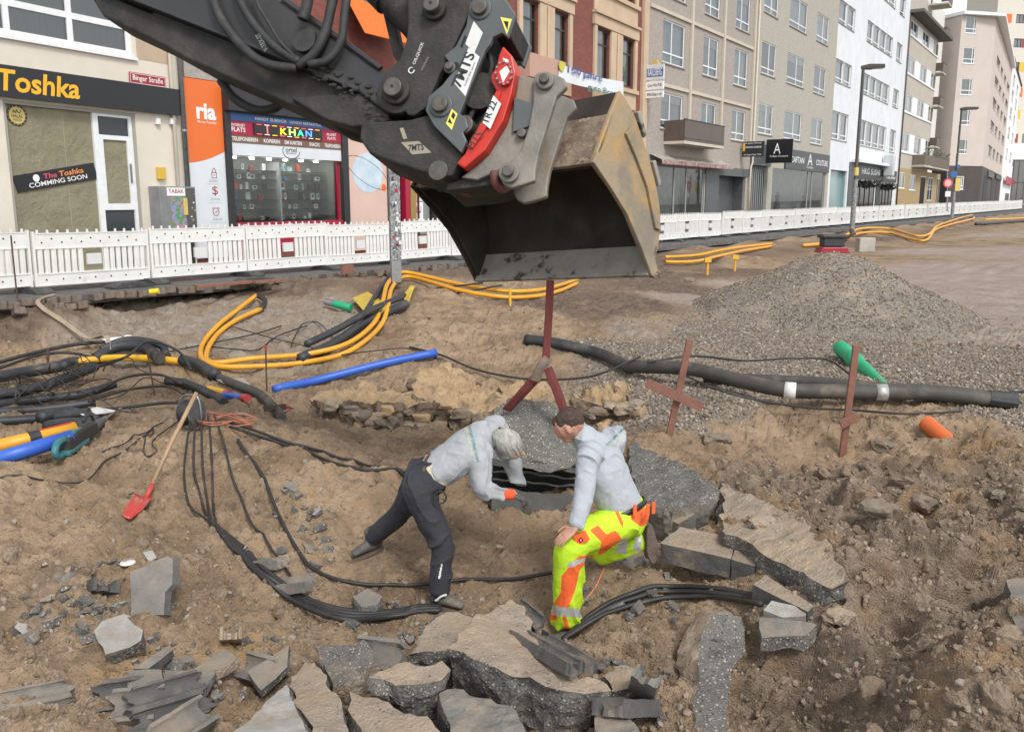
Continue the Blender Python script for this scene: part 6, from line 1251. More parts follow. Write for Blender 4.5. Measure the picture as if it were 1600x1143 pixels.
# stakes
def board3(name, a, b, w, t, m, parent=None, n=Vector((0, -1, 0)), bevel=.004, at=None):
    d = (b - a); s = d.cross(n).normalized(); n2 = s.cross(d).normalized(); mb = MB(); mb.box((a + b) / 2, d / 2, s * w / 2, n2 * t / 2); return mb.obj(name, m, parent, bevel=bevel, at=at)
for (x0, y0), (x1, y1), cr, lab in (((1078, 531), (1046, 678), ((1010, 598), (1098, 636)), 'leaning red-brown wooden stake cross left of the grey ducts'), ((((1338, 539)), (1316, 712), ((1313, 663), (1341, 650)), 'upright red-brown wooden stake cross before the green pipe'))):
    b = T(x1, y1); t_ = D(x0, y0, b.y - .05); r_ = thing('stake_cross', b, lab, 'stake'); r = board3('stake', b - (t_ - b).normalized() * .15, t_, .07, .04, M_WOODR, r_)
    p, q = D(*cr[0], b.y - .08), D(*cr[1], b.y - .08); board3('crossboard', p, q, .10, .03, M_WOODR, r_)
# cable strands
def strand(label, pts, r=.013, name='cable', m=None, group=None, n=8): return one_tube(name, label, 'cable', ppath(pts, r * .8, 9), r, m or M_CABLE, n, group)
G1 = 'thin black cables hanging from the reel down the bank'
for k, pts in enumerate(([(300,660,.1),(293,700,.07),(288,745,.02),(296,790),(325,815),(345,840)], [(308,660,.1),(304,700,.07),(304,745,.02),(316,790),(332,822)], [(316,660,.1),(316,700,.07),(318,745,.02),(326,800),(336,830)], [(326,660,.1),(330,700,.06),(332,745,.02),(334,800),(340,832)], [(336,662,.1),(350,700,.06),(362,745,.02),(380,790),(400,830),(440,880),(470,925)])):
    strand(['leftmost', 'second', 'third', 'fourth', 'rightmost'][k] + ' thin black cable hanging down the bank from the cable reel', pts, .011, group=G1)
for k, off in enumerate((0, 5, 10, -4)):
    strand(['uppermost strand', 'second strand', 'lowest strand', 'frayed outer strand'][k] + ' of the thick cable bundle curving through the pit', [(330, 818 + off*.5), (368, 856 + off), (408, 893 + off), (462, 938 + off, .02), (535, 963 + off, .02), (610, 964 + off*.7, .02), (690, 955 + off*.5, .02)], .021, 'cable_strand', group='strands of the thick cable bundle')
strand('segmented black cable crossing the pit behind both workers', [(372,690),(420,775),(462,860),(500,898),(565,916,.01),(640,918,.01),(720,912,.02),(800,910,.02),(862,900,.02)], .016)
for k, off in enumerate((0, 9, 18)):
    strand(['upper', 'middle', 'lower'][k] + ' black cable strand behind the kneeling worker towards the concrete duct', [(880, 985 + off*.2), (930, 962 + off*.7, .02), (985, 936 + off, .03), (1050, 926 + off*.9, .03), (1120, 928 + off*.8, .03), (1190, 940 + off*.6, .02)], .02, 'cable_strand', group='strands behind the kneeling worker')
for k, off in enumerate((0, 7)): strand(['upper', 'lower'][k] + ' cable of the dark pair running along the bank to the left worker', [(360, 664 + off, .02), (420, 682 + off), (490, 708 + off), (560, 728 + off), (635, 741 + off)], .016, group='dark cable pair on the bank')
for lab, pts, r in (('thin cable trailing from the demolition hammer along the left edge', [(-10,752),(60,752),(130,742),(165,722),(200,704),(236,676),(270,650)], .009), ('thin looped cable on the bank right of the demolition hammer', [(160,708),(205,690),(240,672),(225,700),(230,715),(245,705),(240,688),(285,655)], .008),
                    ('black cable draped over the hoses to the white connector', [(-10,582,.1),(60,565,.12),(120,550,.1),(165,546,.1)], .03), ('black cable beside the rod at the left edge', [(-10,598,.15),(60,575,.18),(110,568,.15),(150,572,.12)], .02), ('black cable bowing over the straight yellow pipe', [(150,592,.15),(200,584,.25),(235,566,.32),(280,570,.2),(300,590,.1)], .02),
                    ('black cable curving past the rusty rod to the reel', [(150,625,.1),(200,606,.14),(250,602,.14),(285,612,.1)], .02), ('second black cable curving past the rusty rod to the reel', [(140,640,.1),(200,622,.1),(260,616,.1),(290,625,.06)], .018), ('black cable lying between bundle and reel', [(120,650,.06),(190,644,.04),(260,638,.05),(310,640,.05)], .02),
                    ('thin cable crossing the grey sand behind the yellow loop', [(240,558,.03),(330,540,.03),(400,525,.03),(440,512,.03)], .012), ('second thin cable crossing the grey sand behind the yellow loop', [(330,545,.03),(400,552,.03),(430,530,.03),(480,512,.03)], .012), ('thin cable looping on the grey sand left of the black ducts', [(350,510,.03),(420,530,.03),(500,550,.03),(520,560,.03)], .010), ('thin curved cable beside the green pipe stub', [(455,545,.03),(470,515,.05),(495,508,.05),(520,530,.03)], .010),
                    ('long slack cable crossing the slope under the yellow loop', [(520,560,.03),(580,552,.03),(640,548,.03),(690,566,.03)], .010)):
    strand(lab, pts, r)
rnd = random.Random(21)      # tangle of thin cables over the hose bundle
for k in range(20):
    x0, y0 = rnd.uniform(20, 170), rnd.uniform(590, 650); pts = [(x0, y0, .15)]
    for j in range(4): x0 += rnd.uniform(-25, 35); y0 += rnd.uniform(-18, 18); pts.append((max(-10, x0), min(662, max(585, y0)), .15 + rnd.uniform(0, .2)))
    strand('thin black cable in the tangle over the corrugated hoses', pts, .008, group='tangled thin cables over the hose bundle')
# thin salmon cord
pts = [(300,668,.04)]; 
for k in range(26): a = k * 1.05; pts.append((350 + 48 * math.cos(a) + rnd.uniform(-8, 8), 662 + 9 * math.sin(a * 1.3) + rnd.uniform(-3, 3), .03 + .02 * (k % 3)))
strand('tangled thin salmon-coloured cord beside the cable reel', pts, .006, 'cord', M_CORD)
strand('short salmon-coloured cord behind the kneeling worker', [(944, 899, .01), (930, 920, .01), (908, 948, .01)], .007, 'cord', M_CORD)
strand('salmon cord end among the front rubble', [(630, 1143, .05), (660, 1128, .05), (690, 1113, .05)], .007, 'cord', M_CORD)
# rods
for (x0, y0), (x1, y1), r, tip, lab in (((228, 538), (242, 618), .012, None, 'leaning rusty steel rod among the black hoses'), ((415, 540), (417, 612), .012, 'r', 'rusty steel rod with red tip inside the yellow loop'), ((75, 543), (75, 582), .02, None, 'short dark steel bar by the left hoses'), ((17, 368), (27, 466), .014, None, 'thin dark rod leaning on the leftmost barrier panel')):
    if y0 > 400: b = T(x1, y1); 
    else: b = G(x1, y1, 0.0)
    t_ = D(x0, y0, b.y - .02); mb = MB(); mb.cyl(b - (t_ - b) * .1, t_, r, 8); o = mb.obj('steel_rod', M_RUSTR, auto=40); tag(o, lab, 'rod')
    if tip: mb = MB(); mb.cyl(t_, t_ - (t_ - b).normalized() * .06, r * 1.6, 8); mb.obj('red_tip', M_SHRED, o)
# strap
def ribbon(name, label, path, w, th, m, cat, side=Vector((1, 0, 0))):
    V = []; n = len(path)
    for i, p in enumerate(path):
        t_ = (path[min(i+1, n-1)] - path[max(i-1, 0)]).normalized(); s = (side - t_ * side.dot(t_)).normalized(); nn = t_.cross(s)
        V += [p - s*w/2 - nn*th/2, p + s*w/2 - nn*th/2, p + s*w/2 + nn*th/2, p - s*w/2 + nn*th/2]
    F = [(i*4+j, i*4+(j+1)%4, i*4+4+(j+1)%4, i*4+4+j) for i in range(n-1) for j in range(4)] + [(3, 2, 1, 0), ((n-1)*4, (n-1)*4+1, (n-1)*4+2, (n-1)*4+3)]
    mb = MB(); mb.add(V, F); o = mb.obj(name, m, smooth=False); return tag(o, label, cat) if label else o
ribbon('lashing_strap', 'beige lashing strap from the road edge down to the black hoses', spline([fpt(.3, .9, .05), T(60, 482, .1), T(100, 515, .12), T(140, 548, .2), T(168, 556, .32), T(172, 566, .2)], 6), .07, .008, M_STRAP, 'strap')
# white connector, white sheet, yellow sheets
def rag(name, label, pts, lift, m, cat, seed=1, amp=.05):
    rn = random.Random(seed); P = [T(x, y, lift + rn.uniform(0, amp)) for x, y in pts]; c_ = sum(P, Vector()) / len(P) + Vector((0, 0, amp)); V = [c_]; n = len(P)
    for f in (.5, 1.0):
        for i, p in enumerate(P): V.append(c_.lerp(p, f) + Vector((rn.uniform(-.02, .02), rn.uniform(-.02, .02), rn.uniform(-amp, amp) * .6)))
    F = [(0, 1 + i, 1 + (i + 1) % n) for i in range(n)] + [(1 + i, 1 + n + i, 1 + n + (i + 1) % n, 1 + (i + 1) % n) for i in range(n)]
    mb = MB(); mb.add(V, F); o = mb.obj(name, m); so = o.modifiers.new('s', 'SOLIDIFY'); so.thickness = .006; return tag(o, label, cat)
M_YSH = mat('yellow_sheet', (.60,.44,.05), (.48,.34,.05), 4, .5, bump=.3, bscale=9)
rag('plastic_sheet', 'crumpled yellow plastic sheet behind the black ducts', [(552, 476), (575, 468), (595, 478), (606, 492), (590, 502), (570, 494)], .08, M_YSH, 'sheet', 3, .08); rag('plastic_sheet', 'upright yellow plastic scrap right of the black ducts', [(632, 470), (640, 452), (648, 456), (640, 478), (632, 492)], .1, M_YSH, 'sheet', 4, .06)
rag('plastic_sheet', 'white plastic sheet among the wrapped black rolls', [(115, 652), (150, 646), (188, 652), (165, 660), (130, 660)], .06, M_STK, 'sheet', 5, .03); rag('plastic_sheet', 'flat grey plastic film lying on the soil in the left trench', [(340, 600), (380, 596), (390, 604), (360, 610)], .03, M_TAPE, 'sheet', 6, .02)
p = T(183, 541, .1); r_ = thing('cable_joint', p, 'white plastic cable joint lying on the grey sand', 'connector')
mb = MB(); mb.tube([p + Vector((x, x * .3, 0)) for x in (-.2, -.12, -.05, .08, .14)], [.03, .05, .055, .055, .03], 8); mb.obj('body', M_STK, r_, auto=40); mb = MB(); mb.box(p + Vector((.17, .05, .03)), (.05, 0, 0), (0, .05, 0), (0, 0, .05)); mb.obj('cap', M_STK, r_, bevel=.01)
mb = MB(); p = G(234, 456, .02); mb.cyl(p, p + Vector((.16, .02, .02)), .05, 12); tag(mb.obj('yellow_plug', mat('yellow_cap', (.75,.55,.02), rough=.4), auto=40), 'small yellow pipe cap on the road edge', 'cap')
# cut pipe ends at the reel
for (x, y), (x2, y2), m, lab in (((326, 612), (352, 618), M_YPL, 'cut yellow pipe end above the blue one near the reel'), ((350, 622), (380, 626), M_BPIPE, 'cut blue pipe end with red cap near the reel')):
    a, b = T(x, y, .04), T(x2, y2, .04); mb = MB(); mb.cyl(a, b, .05, 14); o = mb.obj('pipe_end', m, auto=40); tag(o, lab, 'pipe'); mb = MB(); mb.cyl(b, b + (b - a) * .22, .055, 14); mb.obj('red_cap', M_SHRED, o, auto=40)
# shovel with ash handle and red blade
def shovel():
    b = T(229, 786, .05); a = D(307, 613, b.y + .55); r_ = thing('shovel', b, 'ash-handled shovel with red blade standing on the sandy bank', 'shovel'); mb = MB(); mb.tube([a, a.lerp(b, .5) + Vector((0, 0, .02)), b], [.019, .02, .018], 12); h = mb.obj('handle', M_ASHW, r_, smooth=True)
    d = (b - a).normalized(); e = T(206, 812, .015); mb = MB(); mb.tube([b - d * .14, b + d * .04], [.022, .026], 10); mb.obj('socket', M_SHRED, r_, smooth=True)
    ax = (e - b); s = ax.cross(Vector((0, 0, 1))).normalized(); up = s.cross(ax).normalized(); L = ax.length * 1.15; ax = ax.normalized(); V = []; n, k = 8, 8
    for i in range(n + 1):
        t_ = i / n; w_ = .085 if t_ < .7 else .085 * (1 - (t_ - .7) * 1.6)
        for j in range(k + 1): u = j / k * 2 - 1; V.append(b + ax * (t_ * L - .01) + s * u * w_ + up * (.035 * u * u + .02 * t_ - .008 * math.cos(u * 9)))
    F = [(i*(k+1)+j, i*(k+1)+j+1, (i+1)*(k+1)+j+1, (i+1)*(k+1)+j) for i in range(n) for j in range(k)]; mb = MB(); mb.add(V, F); o = mb.obj('blade', M_SHRED, r_, smooth=True); o.modifiers.new('s', 'SOLIDIFY').thickness = .004
shovel()
def spade():
    a, b = T(412, 650, .09), T(446, 645, .09); r_ = thing('spade', a, 'brown rusty spade blade with red socket lying on the bank', 'spade'); d = (b - a).normalized(); up = Vector((0, -.5, .86)); V = []
    s = up
    P = [a - s * .05, b - s * .06 - d * .02, b + d * .03 - s * .02, b + d * .02 + s * .05, a + s * .045]; mb = MB(); mb.prism(P, d.cross(s).normalized() * .012); mb.obj('blade', M_RUSTR, r_, bevel=.003); mb = MB(); mb.tube([b, b + d * .14 - s * .03], [.03, .018], 10); mb.obj('socket', M_SHRED, r_, smooth=True)
    mb = MB(); mb.cyl(b + d * .14 - s * .03, b + d * .24 - s * .05, .018, 10); mb.obj('handle_stub', M_ASHW, r_)
spade()
def hammer():
    a, b = T(98, 718, .12), T(150, 668, .16); b = D(188, 638, b.y); d = (b - a); L = d.length; d.normalize(); s = d.cross(Vector((0, 0, 1))).normalized(); up = s.cross(d).normalized(); q = lambda x, y, z: a + d * x * L + s * y + up * z
    r_ = thing('demolition_hammer', T(110, 720), 'teal and black demolition hammer with long chisel lying on the bank', 'power tool')
    mb = MB(); mb.prism([q(.02, -.07, -.08), q(.46, -.07, -.07), q(.46, -.07, .065), q(.30, -.07, .09), q(.02, -.07, .08)], s * .14); bd = mb.obj('motor_body', M_BLK, r_, bevel=.02)
    for k in range(5): mb = MB(); mb.box(q(.16 + k * .055, -.0725, .0), d * .008, s * .003, up * .04); mb.obj('cooling_slot', M_DARK, bd)
    mb = MB(); mb.tube([q(.46, 0, 0), q(.52, 0, 0), q(.58, 0, 0), q(.66, 0, 0)], [.062, .058, .048, .036], 16); mb.obj('barrel', mat('dark_grey_metal', (.07,.07,.072), (.1,.1,.1), 8, .5), r_, auto=40); mb = MB(); mb.tube([q(.66, 0, 0), q(.70, 0, 0), q(.72, 0, 0)], [.032, .034, .022], 12); mb.obj('chuck', M_STEEL, r_, auto=40)
    mb = MB(); mb.tube([q(.70, 0, 0), q(1.0, 0, 0), q(1.04, 0, 0)], [.014, .013, .004], 8); mb.obj('chisel', M_STEEL, r_)
    mb = MB(); mb.tube(spline([q(.06, 0, -.06), q(-.05, 0, -.065), q(-.09, 0, .0), q(-.05, 0, .065), q(.05, 0, .065)], 6), .034, 10); mb.obj('rear_handle', M_TEAL, r_, smooth=True)
    mb = MB(); mb.prism([q(.02, -.05, .06), q(.28, -.05, .078), q(.22, -.05, .115), q(.08, -.05, .11)], s * .1); mb.obj('top_cover', M_TEAL, r_, bevel=.02); mb = MB(); mb.prism([q(.0, -.076, -.088), q(.3, -.076, -.086), q(.3, -.076, -.035), q(.0, -.076, -.035)], s * .15); mb.obj('side_cover', M_TEAL, r_, bevel=.012)
    mb = MB(); mb.tube(spline([q(.5, 0, .06), q(.47, 0, .13), q(.40, -.0, .15), q(.34, 0, .12)], 6), .018, 8); mb.obj('side_handle', M_BLK, r_, smooth=True)
    Q = Plane(q(.16, -.0765, .0), d, up); lettering(bd, Q, 'MAKITA', (.0, .18, .005, .04), .003, M_STK, .01)
hammer()
def reel():
    c0 = T(300, 668); c0.z += .17; ax = Vector((.93, -.36, .08)).normalized(); r_ = thing('cable_reel', T(300, 668), 'small cable reel wound with black cable behind the shovel handle', 'cable reel'); u = ax.orthogonal().normalized(); v = ax.cross(u)
    for k, o in ((-1, 0), (1, 0)): mb = MB(); mb.cyl(c0 + ax * k * .08, c0 + ax * k * .085, .15, 26); mb.obj('flange', mat('reel_flange%d' % k, (.05,.05,.052), (.12,.12,.12), 6, .5), r_, bevel=.003)
    for k in range(8): mb = MB(); x = -.07 + k * .02; mb.tube([c0 + ax * x + (u * math.cos(a) + v * math.sin(a)) * .128 for a in [2*math.pi*i/24 for i in range(25)]], .011, 6); mb.obj('winding', M_CABLE, r_, smooth=True)
    mb = MB(); mb.cyl(c0 - ax * .079, c0 + ax * .079, .12, 20); mb.obj('core', M_CABLE, r_); mb = MB(); z = Vector((0, 0, 1)); s = ax
    mb.tube(spline([c0 - s*.12 - z*.17, c0 - s*.12 + z*.15, c0 + s*.0 + z*.2, c0 + s*.12 + z*.15, c0 + s*.12 - z*.17, c0 - s*.12 - z*.17], 6), .011, 8); mb.obj('stand', M_STEEL, r_, smooth=True)
reel()
# planks, spare feet and scraps along the road edge
for px, py, L, w, lab in ((352, 446, 1.3, .12, 'longer brown plank lying on the road edge before the phone shop'), (420, 441, .7, .1, 'shorter brown plank lying on the road edge before the phone shop'), (543, 428, .35, .2, 'short upright brown plank stub at the road edge')):
    p = G(px, py, .02); mb = MB(); dd = FD; s = FN; h = .03 if w < .18 else .1; mb.box(p + Vector((0, 0, h)), dd * L / 2, s * (w / 2 if h < .05 else .03), Vector((0, 0, h))); tag(mb.obj('plank', M_WOODR, bevel=.006), lab, 'plank')
for px, py, lab in ((203, 448, 'spare black rubber barrier foot lying flat at the left road edge'), (395, 441, 'spare black rubber foot on the road edge below the phone shop')):
    o = bpy.data.objects.new('rubber_foot', PM['foot']); link(o, None, G(px, py, .01)); o.rotation_euler = (0, 0, math.pi - FA); tag(o, lab, 'rubber foot')
p = G(290, 437, .004); mb = MB(); mb.add([p + FD * a + FN * b for a, b in ((-.5, -.05), (.2, -.08), (.55, -.02), (.5, .05), (-.1, .07), (-.55, .03))], [(0, 1, 2, 3, 4, 5)]); o = mb.obj('red_paint_mark', mat('red_marking', (.5,.05,.06), rough=.7), PAVE)
# ------------------------------------------------------------------ right trench along the far pavement
for pts, lab in (([(1040,414,.1),(1085,414,.12),(1120,407,.15),(1160,398,.15),(1206,388,.1)], 'front strand'), ([(1040,410,.18),(1090,408,.2),(1125,400,.22),(1165,394,.22),(1206,386,.15)], 'rear strand')): one_tube('gas_pipe', lab + ' of the yellow pipes on posts right of the bucket', 'pipe', ppath(pts, seg=7), .055, M_YPIPE, 10)
for px, py in ((1105, 430), (1148, 424)):
    p = T(px, py); mb = MB(); mb.cyl(p, p + Vector((0, 0, .45)), .035, 8); mb.box(p + Vector((0, 0, .42)), (.09, 0, 0), (0, .06, 0), (0, 0, .06)); tag(mb.obj('pipe_support', M_YPL), 'left yellow pipe support right of the bucket' if px < 1120 else 'right yellow pipe support right of the bucket', 'support')
for pts, lab in (([(1255,387,.1),(1290,384,.1)], 'short yellow pipe stub left of the black machine behind the heap'), ([(1322,378,.1),(1345,368,.15),(1390,368,.15),(1425,378,.12),(1448,378,.12),(1462,362,.15),(1490,352,.12),(1522,342,.1),(1508,335,.1)], 'front long yellow pipe winding along the far trench'), ([(1322,373,.2),(1345,364,.25),(1390,364,.25),(1428,374,.2),(1450,372,.2),(1464,358,.2),(1492,347,.2),(1520,338,.15)], 'rear long yellow pipe winding along the far trench'), ([(1540,344,.05),(1570,343,.05),(1610,341,.05)], 'far yellow pipe at the right edge of the field'), ([(1340,347,.1),(1390,344,.1)], 'short orange-yellow pipe on the far pavement edge')):
    one_tube('gas_pipe', lab, 'pipe', ppath(pts, seg=7), .065 if 'long' in lab else .08, M_YPIPE, 10)
P = ppath([(1525, 352, .1), (1560, 350, .1), (1610, 346, .1)], seg=5); one_tube('black_duct', 'black duct lying far back at the right edge', 'duct', P, .12, M_DUCT, 10)
def compactor():
    p = T(1300, 396, 0); p = D(1300, 389, 24.5); r_ = thing('plate_compactor', p, 'black and red plate compactor standing behind the gravel heap', 'machine'); q = lambda x, y, z: p + Vector((x, y, z))
    mb = MB(); mb.prism([q(-.42, -.25, -.1), q(.42, -.25, -.1), q(.34, -.25, .06), q(-.34, -.25, .06)], Vector((0, .5, 0))); mb.obj('base_plate', M_REDS, r_, bevel=.02); mb = MB(); mb.aabox(q(-.30, -.2, .07), q(.28, .2, .30)); mb.obj('engine', M_BLK, r_, bevel=.03); mb = MB(); mb.aabox(q(-.36, -.24, .301), q(.36, .24, .40)); mb.obj('cover', M_BLK, r_, bevel=.03)
    mb = MB(); mb.tube(spline([q(.3, 0, .2), q(.5, 0, .35), q(.62, 0, .42)], 4), .03, 8); mb.obj('handle', M_BLK, r_)
compactor()
p = D(1352, 379, 29); mb = MB(); mb.aabox(p - Vector((.26, .2, .3)), p + Vector((.26, .2, .16))); tag(mb.obj('concrete_block', mat('pale_concrete_block', (.42,.39,.34), (.33,.3,.26), 3, .9), bevel=.03), 'pale concrete block in the far trench under the yellow pipes', 'block')
# ------------------------------------------------------------------ posts and lamps
M_LAMP = mat('dark_lamp_post', (.085,.075,.068), (.065,.058,.053), 3, .55); M_STKP = mat('sticker_layer', (.30,.31,.32), (.07,.075,.08), 16, .6, bump=.2, bscale=30, dirt=((.50,.49,.47), 22, .56, .6), stretch=(1, 1, .6))
def lamp(px0, y0, px1, y1, Y, lab, arm):
    b, t_ = D(px1, y1, Y), D(px1 + (px0 - px1) * .98, y0, Y); b.z = min(b.z, -.2); t_.x = b.x + (t_.x - b.x) * .3
    r_ = thing('street_lamp', b, lab, 'street lamp'); top = Vector((b.x, b.y, t_.z)); mb = MB(); mb.tube([b, b.lerp(top, .35), b.lerp(top, .36), top], [.12, .115, .09, .075], 16); mb.obj('post', M_LAMP, r_, auto=40)
    mb = MB(); d = Vector((.9, -.4, 0)).normalized(); s = Vector((-d.y, d.x, 0)); e = top + d * arm; mb.prism([top - d * .12 + Vector((0, 0, .02)), top - d * .12 + Vector((0, 0, .16)), top + d * .3 + Vector((0, 0, .24)), e + Vector((0, 0, .2)), e + Vector((0, 0, .04)), top + d * .3 + Vector((0, 0, -.02))], s * .34); mb.obj('lamp_head', M_LAMP, r_, bevel=.03)
    mb = MB(); mb.box(top + d * arm * .6 + s * .17 + Vector((0, 0, .0)), d * arm * .3, s * .12, Vector((0, 0, .012))); mb.obj('diffuser', M_WFRAME, r_)
    return r_, b
r_, b = lamp(1347, 108, 1331, 362, 46, 'nearer dark street lamp before the white building', 1.0)
mb = MB(); mb.tube([b + Vector((0, -.01, 3.1)), b + Vector((0, -.01, 3.5))], .125, 14); mb.obj('yellow_sticker', M_GOLD, r_); mb = MB(); mb.tube([b + Vector((0, -.004, .4)), b + Vector((0, -.004, 2.9))], .124, 14); mb.obj('sticker_layer', M_STKP, r_)
r_, b = lamp(1500, 172, 1487, 342, 72, 'farther dark street lamp before the rose-beige corner house', 1.2)
mb = MB(); mb.tube([b + Vector((0, -.01, .4)), b + Vector((0, -.01, 3.2))], .128, 14); mb.obj('sticker_layer', M_STKP, r_)
for dz, m, sx in ((3.9, M_BLUE, -.25), (4.5, M_BLUE, .05)): mb = MB(); c0 = b + Vector((sx, -.2, dz)); mb.cyl(c0, c0 + Vector((0, -.03, 0)), .26 if dz < 4.5 else .15, 20); mb.obj('round_sign', m, r_)
mb = MB(); mb.aabox(b + Vector((-.05, -.2, 2.6)), b + Vector((.35, -.15, 3.6))); mb.obj('yellow_plate', M_GOLD, r_)
p = D(1480, 330, 70); r_ = thing('traffic_sign', p, 'round red traffic sign on a thin pole by the far lamp', 'sign'); mb = MB(); mb.cyl(p, D(1480, 268, 70), .05, 10); mb.obj('pole', M_STEEL, r_); c0 = D(1481, 286, 69.9); mb = MB(); mb.cyl(c0, c0 + Vector((0, -.04, 0)), .36, 24); d_ = mb.obj('disc', mat('sign_red', (.55,.06,.06), rough=.4), r_); mb = MB(); mb.cyl(c0 + Vector((0, -.041, 0)), c0 + Vector((0, -.05, 0)), .25, 24); mb.obj('disc_face', mat('sign_pale_red', (.62,.38,.38), rough=.4), d_); c0 = D(1481, 303, 69.9); mb = MB(); mb.box(c0, (.2, 0, 0), (0, .02, 0), (0, 0, .2)); mb.obj('plate', M_WHITEP, r_)
# stickered square post behind the yellow loop
b = G(619, 441, -.05); r_ = thing('stickered_post', b, 'square steel post plastered with stickers beside the phone shop', 'post'); H = 2.9; mb = MB(); mb.box(b + Vector((0, 0, H / 2)), Vector((.10, .03, 0)), Vector((-.03, .10, 0)), Vector((0, 0, H / 2))); mb.obj('post', M_STEEL, r_, bevel=.01); mb = MB(); mb.box(b + Vector((0, 0, 1.65)), Vector((.103, .031, 0)), Vector((-.031, .103, 0)), Vector((0, 0, 1.2))); mb.obj('sticker_layer', M_STKP, r_)
rnd = random.Random(14); V_ = Plane(b + Vector((.03, -.1, 0)) * 1.06, Vector((.1, .03, 0)))
for k in range(26): u = rnd.uniform(-.08, .06); v = rnd.uniform(.55, 2.75); mb = MB(); V_.slab(mb, (u, u + rnd.uniform(.02, .06), v, v + rnd.uniform(.03, .09)), .0, .004 + k * .0003); mb.obj('sticker', rnd.choice([M_STK, M_WBOARD, M_BLKM, M_GREYF, M_REDB, M_STK]), r_)
# ------------------------------------------------------------------ concrete, old wall, rubble
def concrete_material(name, base, base2, speck, dust, dlo, dhi, settle=True):
    m, t, b = newmat(name); co = t.nodes.new('ShaderNodeNewGeometry').outputs['Position']
    v1 = nd(t, 'ShaderNodeTexVoronoi', _Scale=46.0); t.links.new(co, v1.inputs['Vector']); v2 = nd(t, 'ShaderNodeTexVoronoi', _Scale=95.0); t.links.new(co, v2.inputs['Vector'])
    sep = t.nodes.new('ShaderNodeSeparateColor'); t.links.new(v1.outputs['Color'], sep.inputs[0]); sep2 = t.nodes.new('ShaderNodeSeparateColor'); t.links.new(v2.outputs['Color'], sep2.inputs[0])
    c_ = mix(t, ramp(t, noise_n(t, co, 6, 8, .65), .35, .65), base, base2)
    def sel(sp, lo, dist, d0, d1):
        a = ramp(t, sp, lo, lo + .04); d = ramp(t, dist, d1, d0); mu = nd(t, 'ShaderNodeMath', operation='MULTIPLY'); t.links.new(a, mu.inputs[0]); t.links.new(d, mu.inputs[1]); return mu.outputs[0]
    if speck: 
        c_ = mix(t, sel(sep.outputs[0], .72, v1.outputs['Distance'], .30, .42), c_, (.40, .37, .325)); c_ = mix(t, sel(sep2.outputs[1], .7, v2.outputs['Distance'], .3, .42), c_, (.33, .305, .27)); c_ = mix(t, sel(sep.outputs[2], .8, v1.outputs['Distance'], .35, .45), c_, (.085, .08, .074))
    c_ = mix(t, ramp(t, noise_n(t, co, 3.2, 9, .7), dlo, dhi), c_, dust)
    gn = t.nodes.new('ShaderNodeNewGeometry').outputs['Normal']; sz = t.nodes.new('ShaderNodeSeparateXYZ'); t.links.new(gn, sz.inputs[0]); mu = nd(t, 'ShaderNodeMath', operation='MULTIPLY'); t.links.new(ramp(t, sz.outputs['Z'], .45, .95), mu.inputs[0]); t.links.new(ramp(t, noise_n(t, co, 5, 8, .7), .47, .74), mu.inputs[1]); c_ = mix(t, mu.outputs[0], c_, (.30, .235, .17)) if settle else c_
    t.links.new(c_, b.inputs['Base Color']); b.inputs['Roughness'].default_value = .9; b.inputs['Specular IOR Level'].default_value = .3
    b1 = nd(t, 'ShaderNodeBump', _Strength=.8, _Distance=.012); t.links.new(noise_n(t, co, 60, 8, .7), b1.inputs['Height']); b2 = nd(t, 'ShaderNodeBump', _Strength=.6 if speck else .1, _Distance=.01, invert=True); t.links.new(v1.outputs['Distance'], b2.inputs['Height']); t.links.new(b1.outputs[0], b2.inputs['Normal']); t.links.new(b2.outputs[0], b.inputs['Normal']); return m
M_CBRK = concrete_material('broken_concrete', (.165,.155,.14), (.11,.102,.094), True, (.25,.195,.145), .60, .78); M_CTOP = concrete_material('dusty_concrete', (.31,.265,.215), (.24,.20,.16), True, (.37,.285,.20), .38, .58); M_CDRK = concrete_material('dark_formed_concrete', (.115,.11,.105), (.085,.083,.08), False, (.27,.215,.16), .54, .74); M_CGRY = concrete_material('grey_formed_concrete', (.21,.198,.178), (.15,.142,.128), False, (.31,.25,.19), .46, .70); M_CPALE = concrete_material('whitish_concrete', (.42,.41,.385), (.30,.29,.27), False, (.34,.27,.2), .62, .76)
M_CRAW = concrete_material('fresh_broken_concrete', (.17,.16,.145), (.115,.108,.098), True, (.24,.19,.145), .64, .8, False)
M_LIME = mat('yellow_limestone', (.50,.345,.19), (.37,.25,.145), 4, .92, bump=.8, bscale=24, dirt=((.19,.13,.085), 2.5, .56, .7)); M_LIMEG = mat('grey_limestone', (.24,.195,.145), (.16,.125,.092), 5, .95, bump=.8, bscale=24, dirt=((.34,.27,.19), 5, .62, .75))
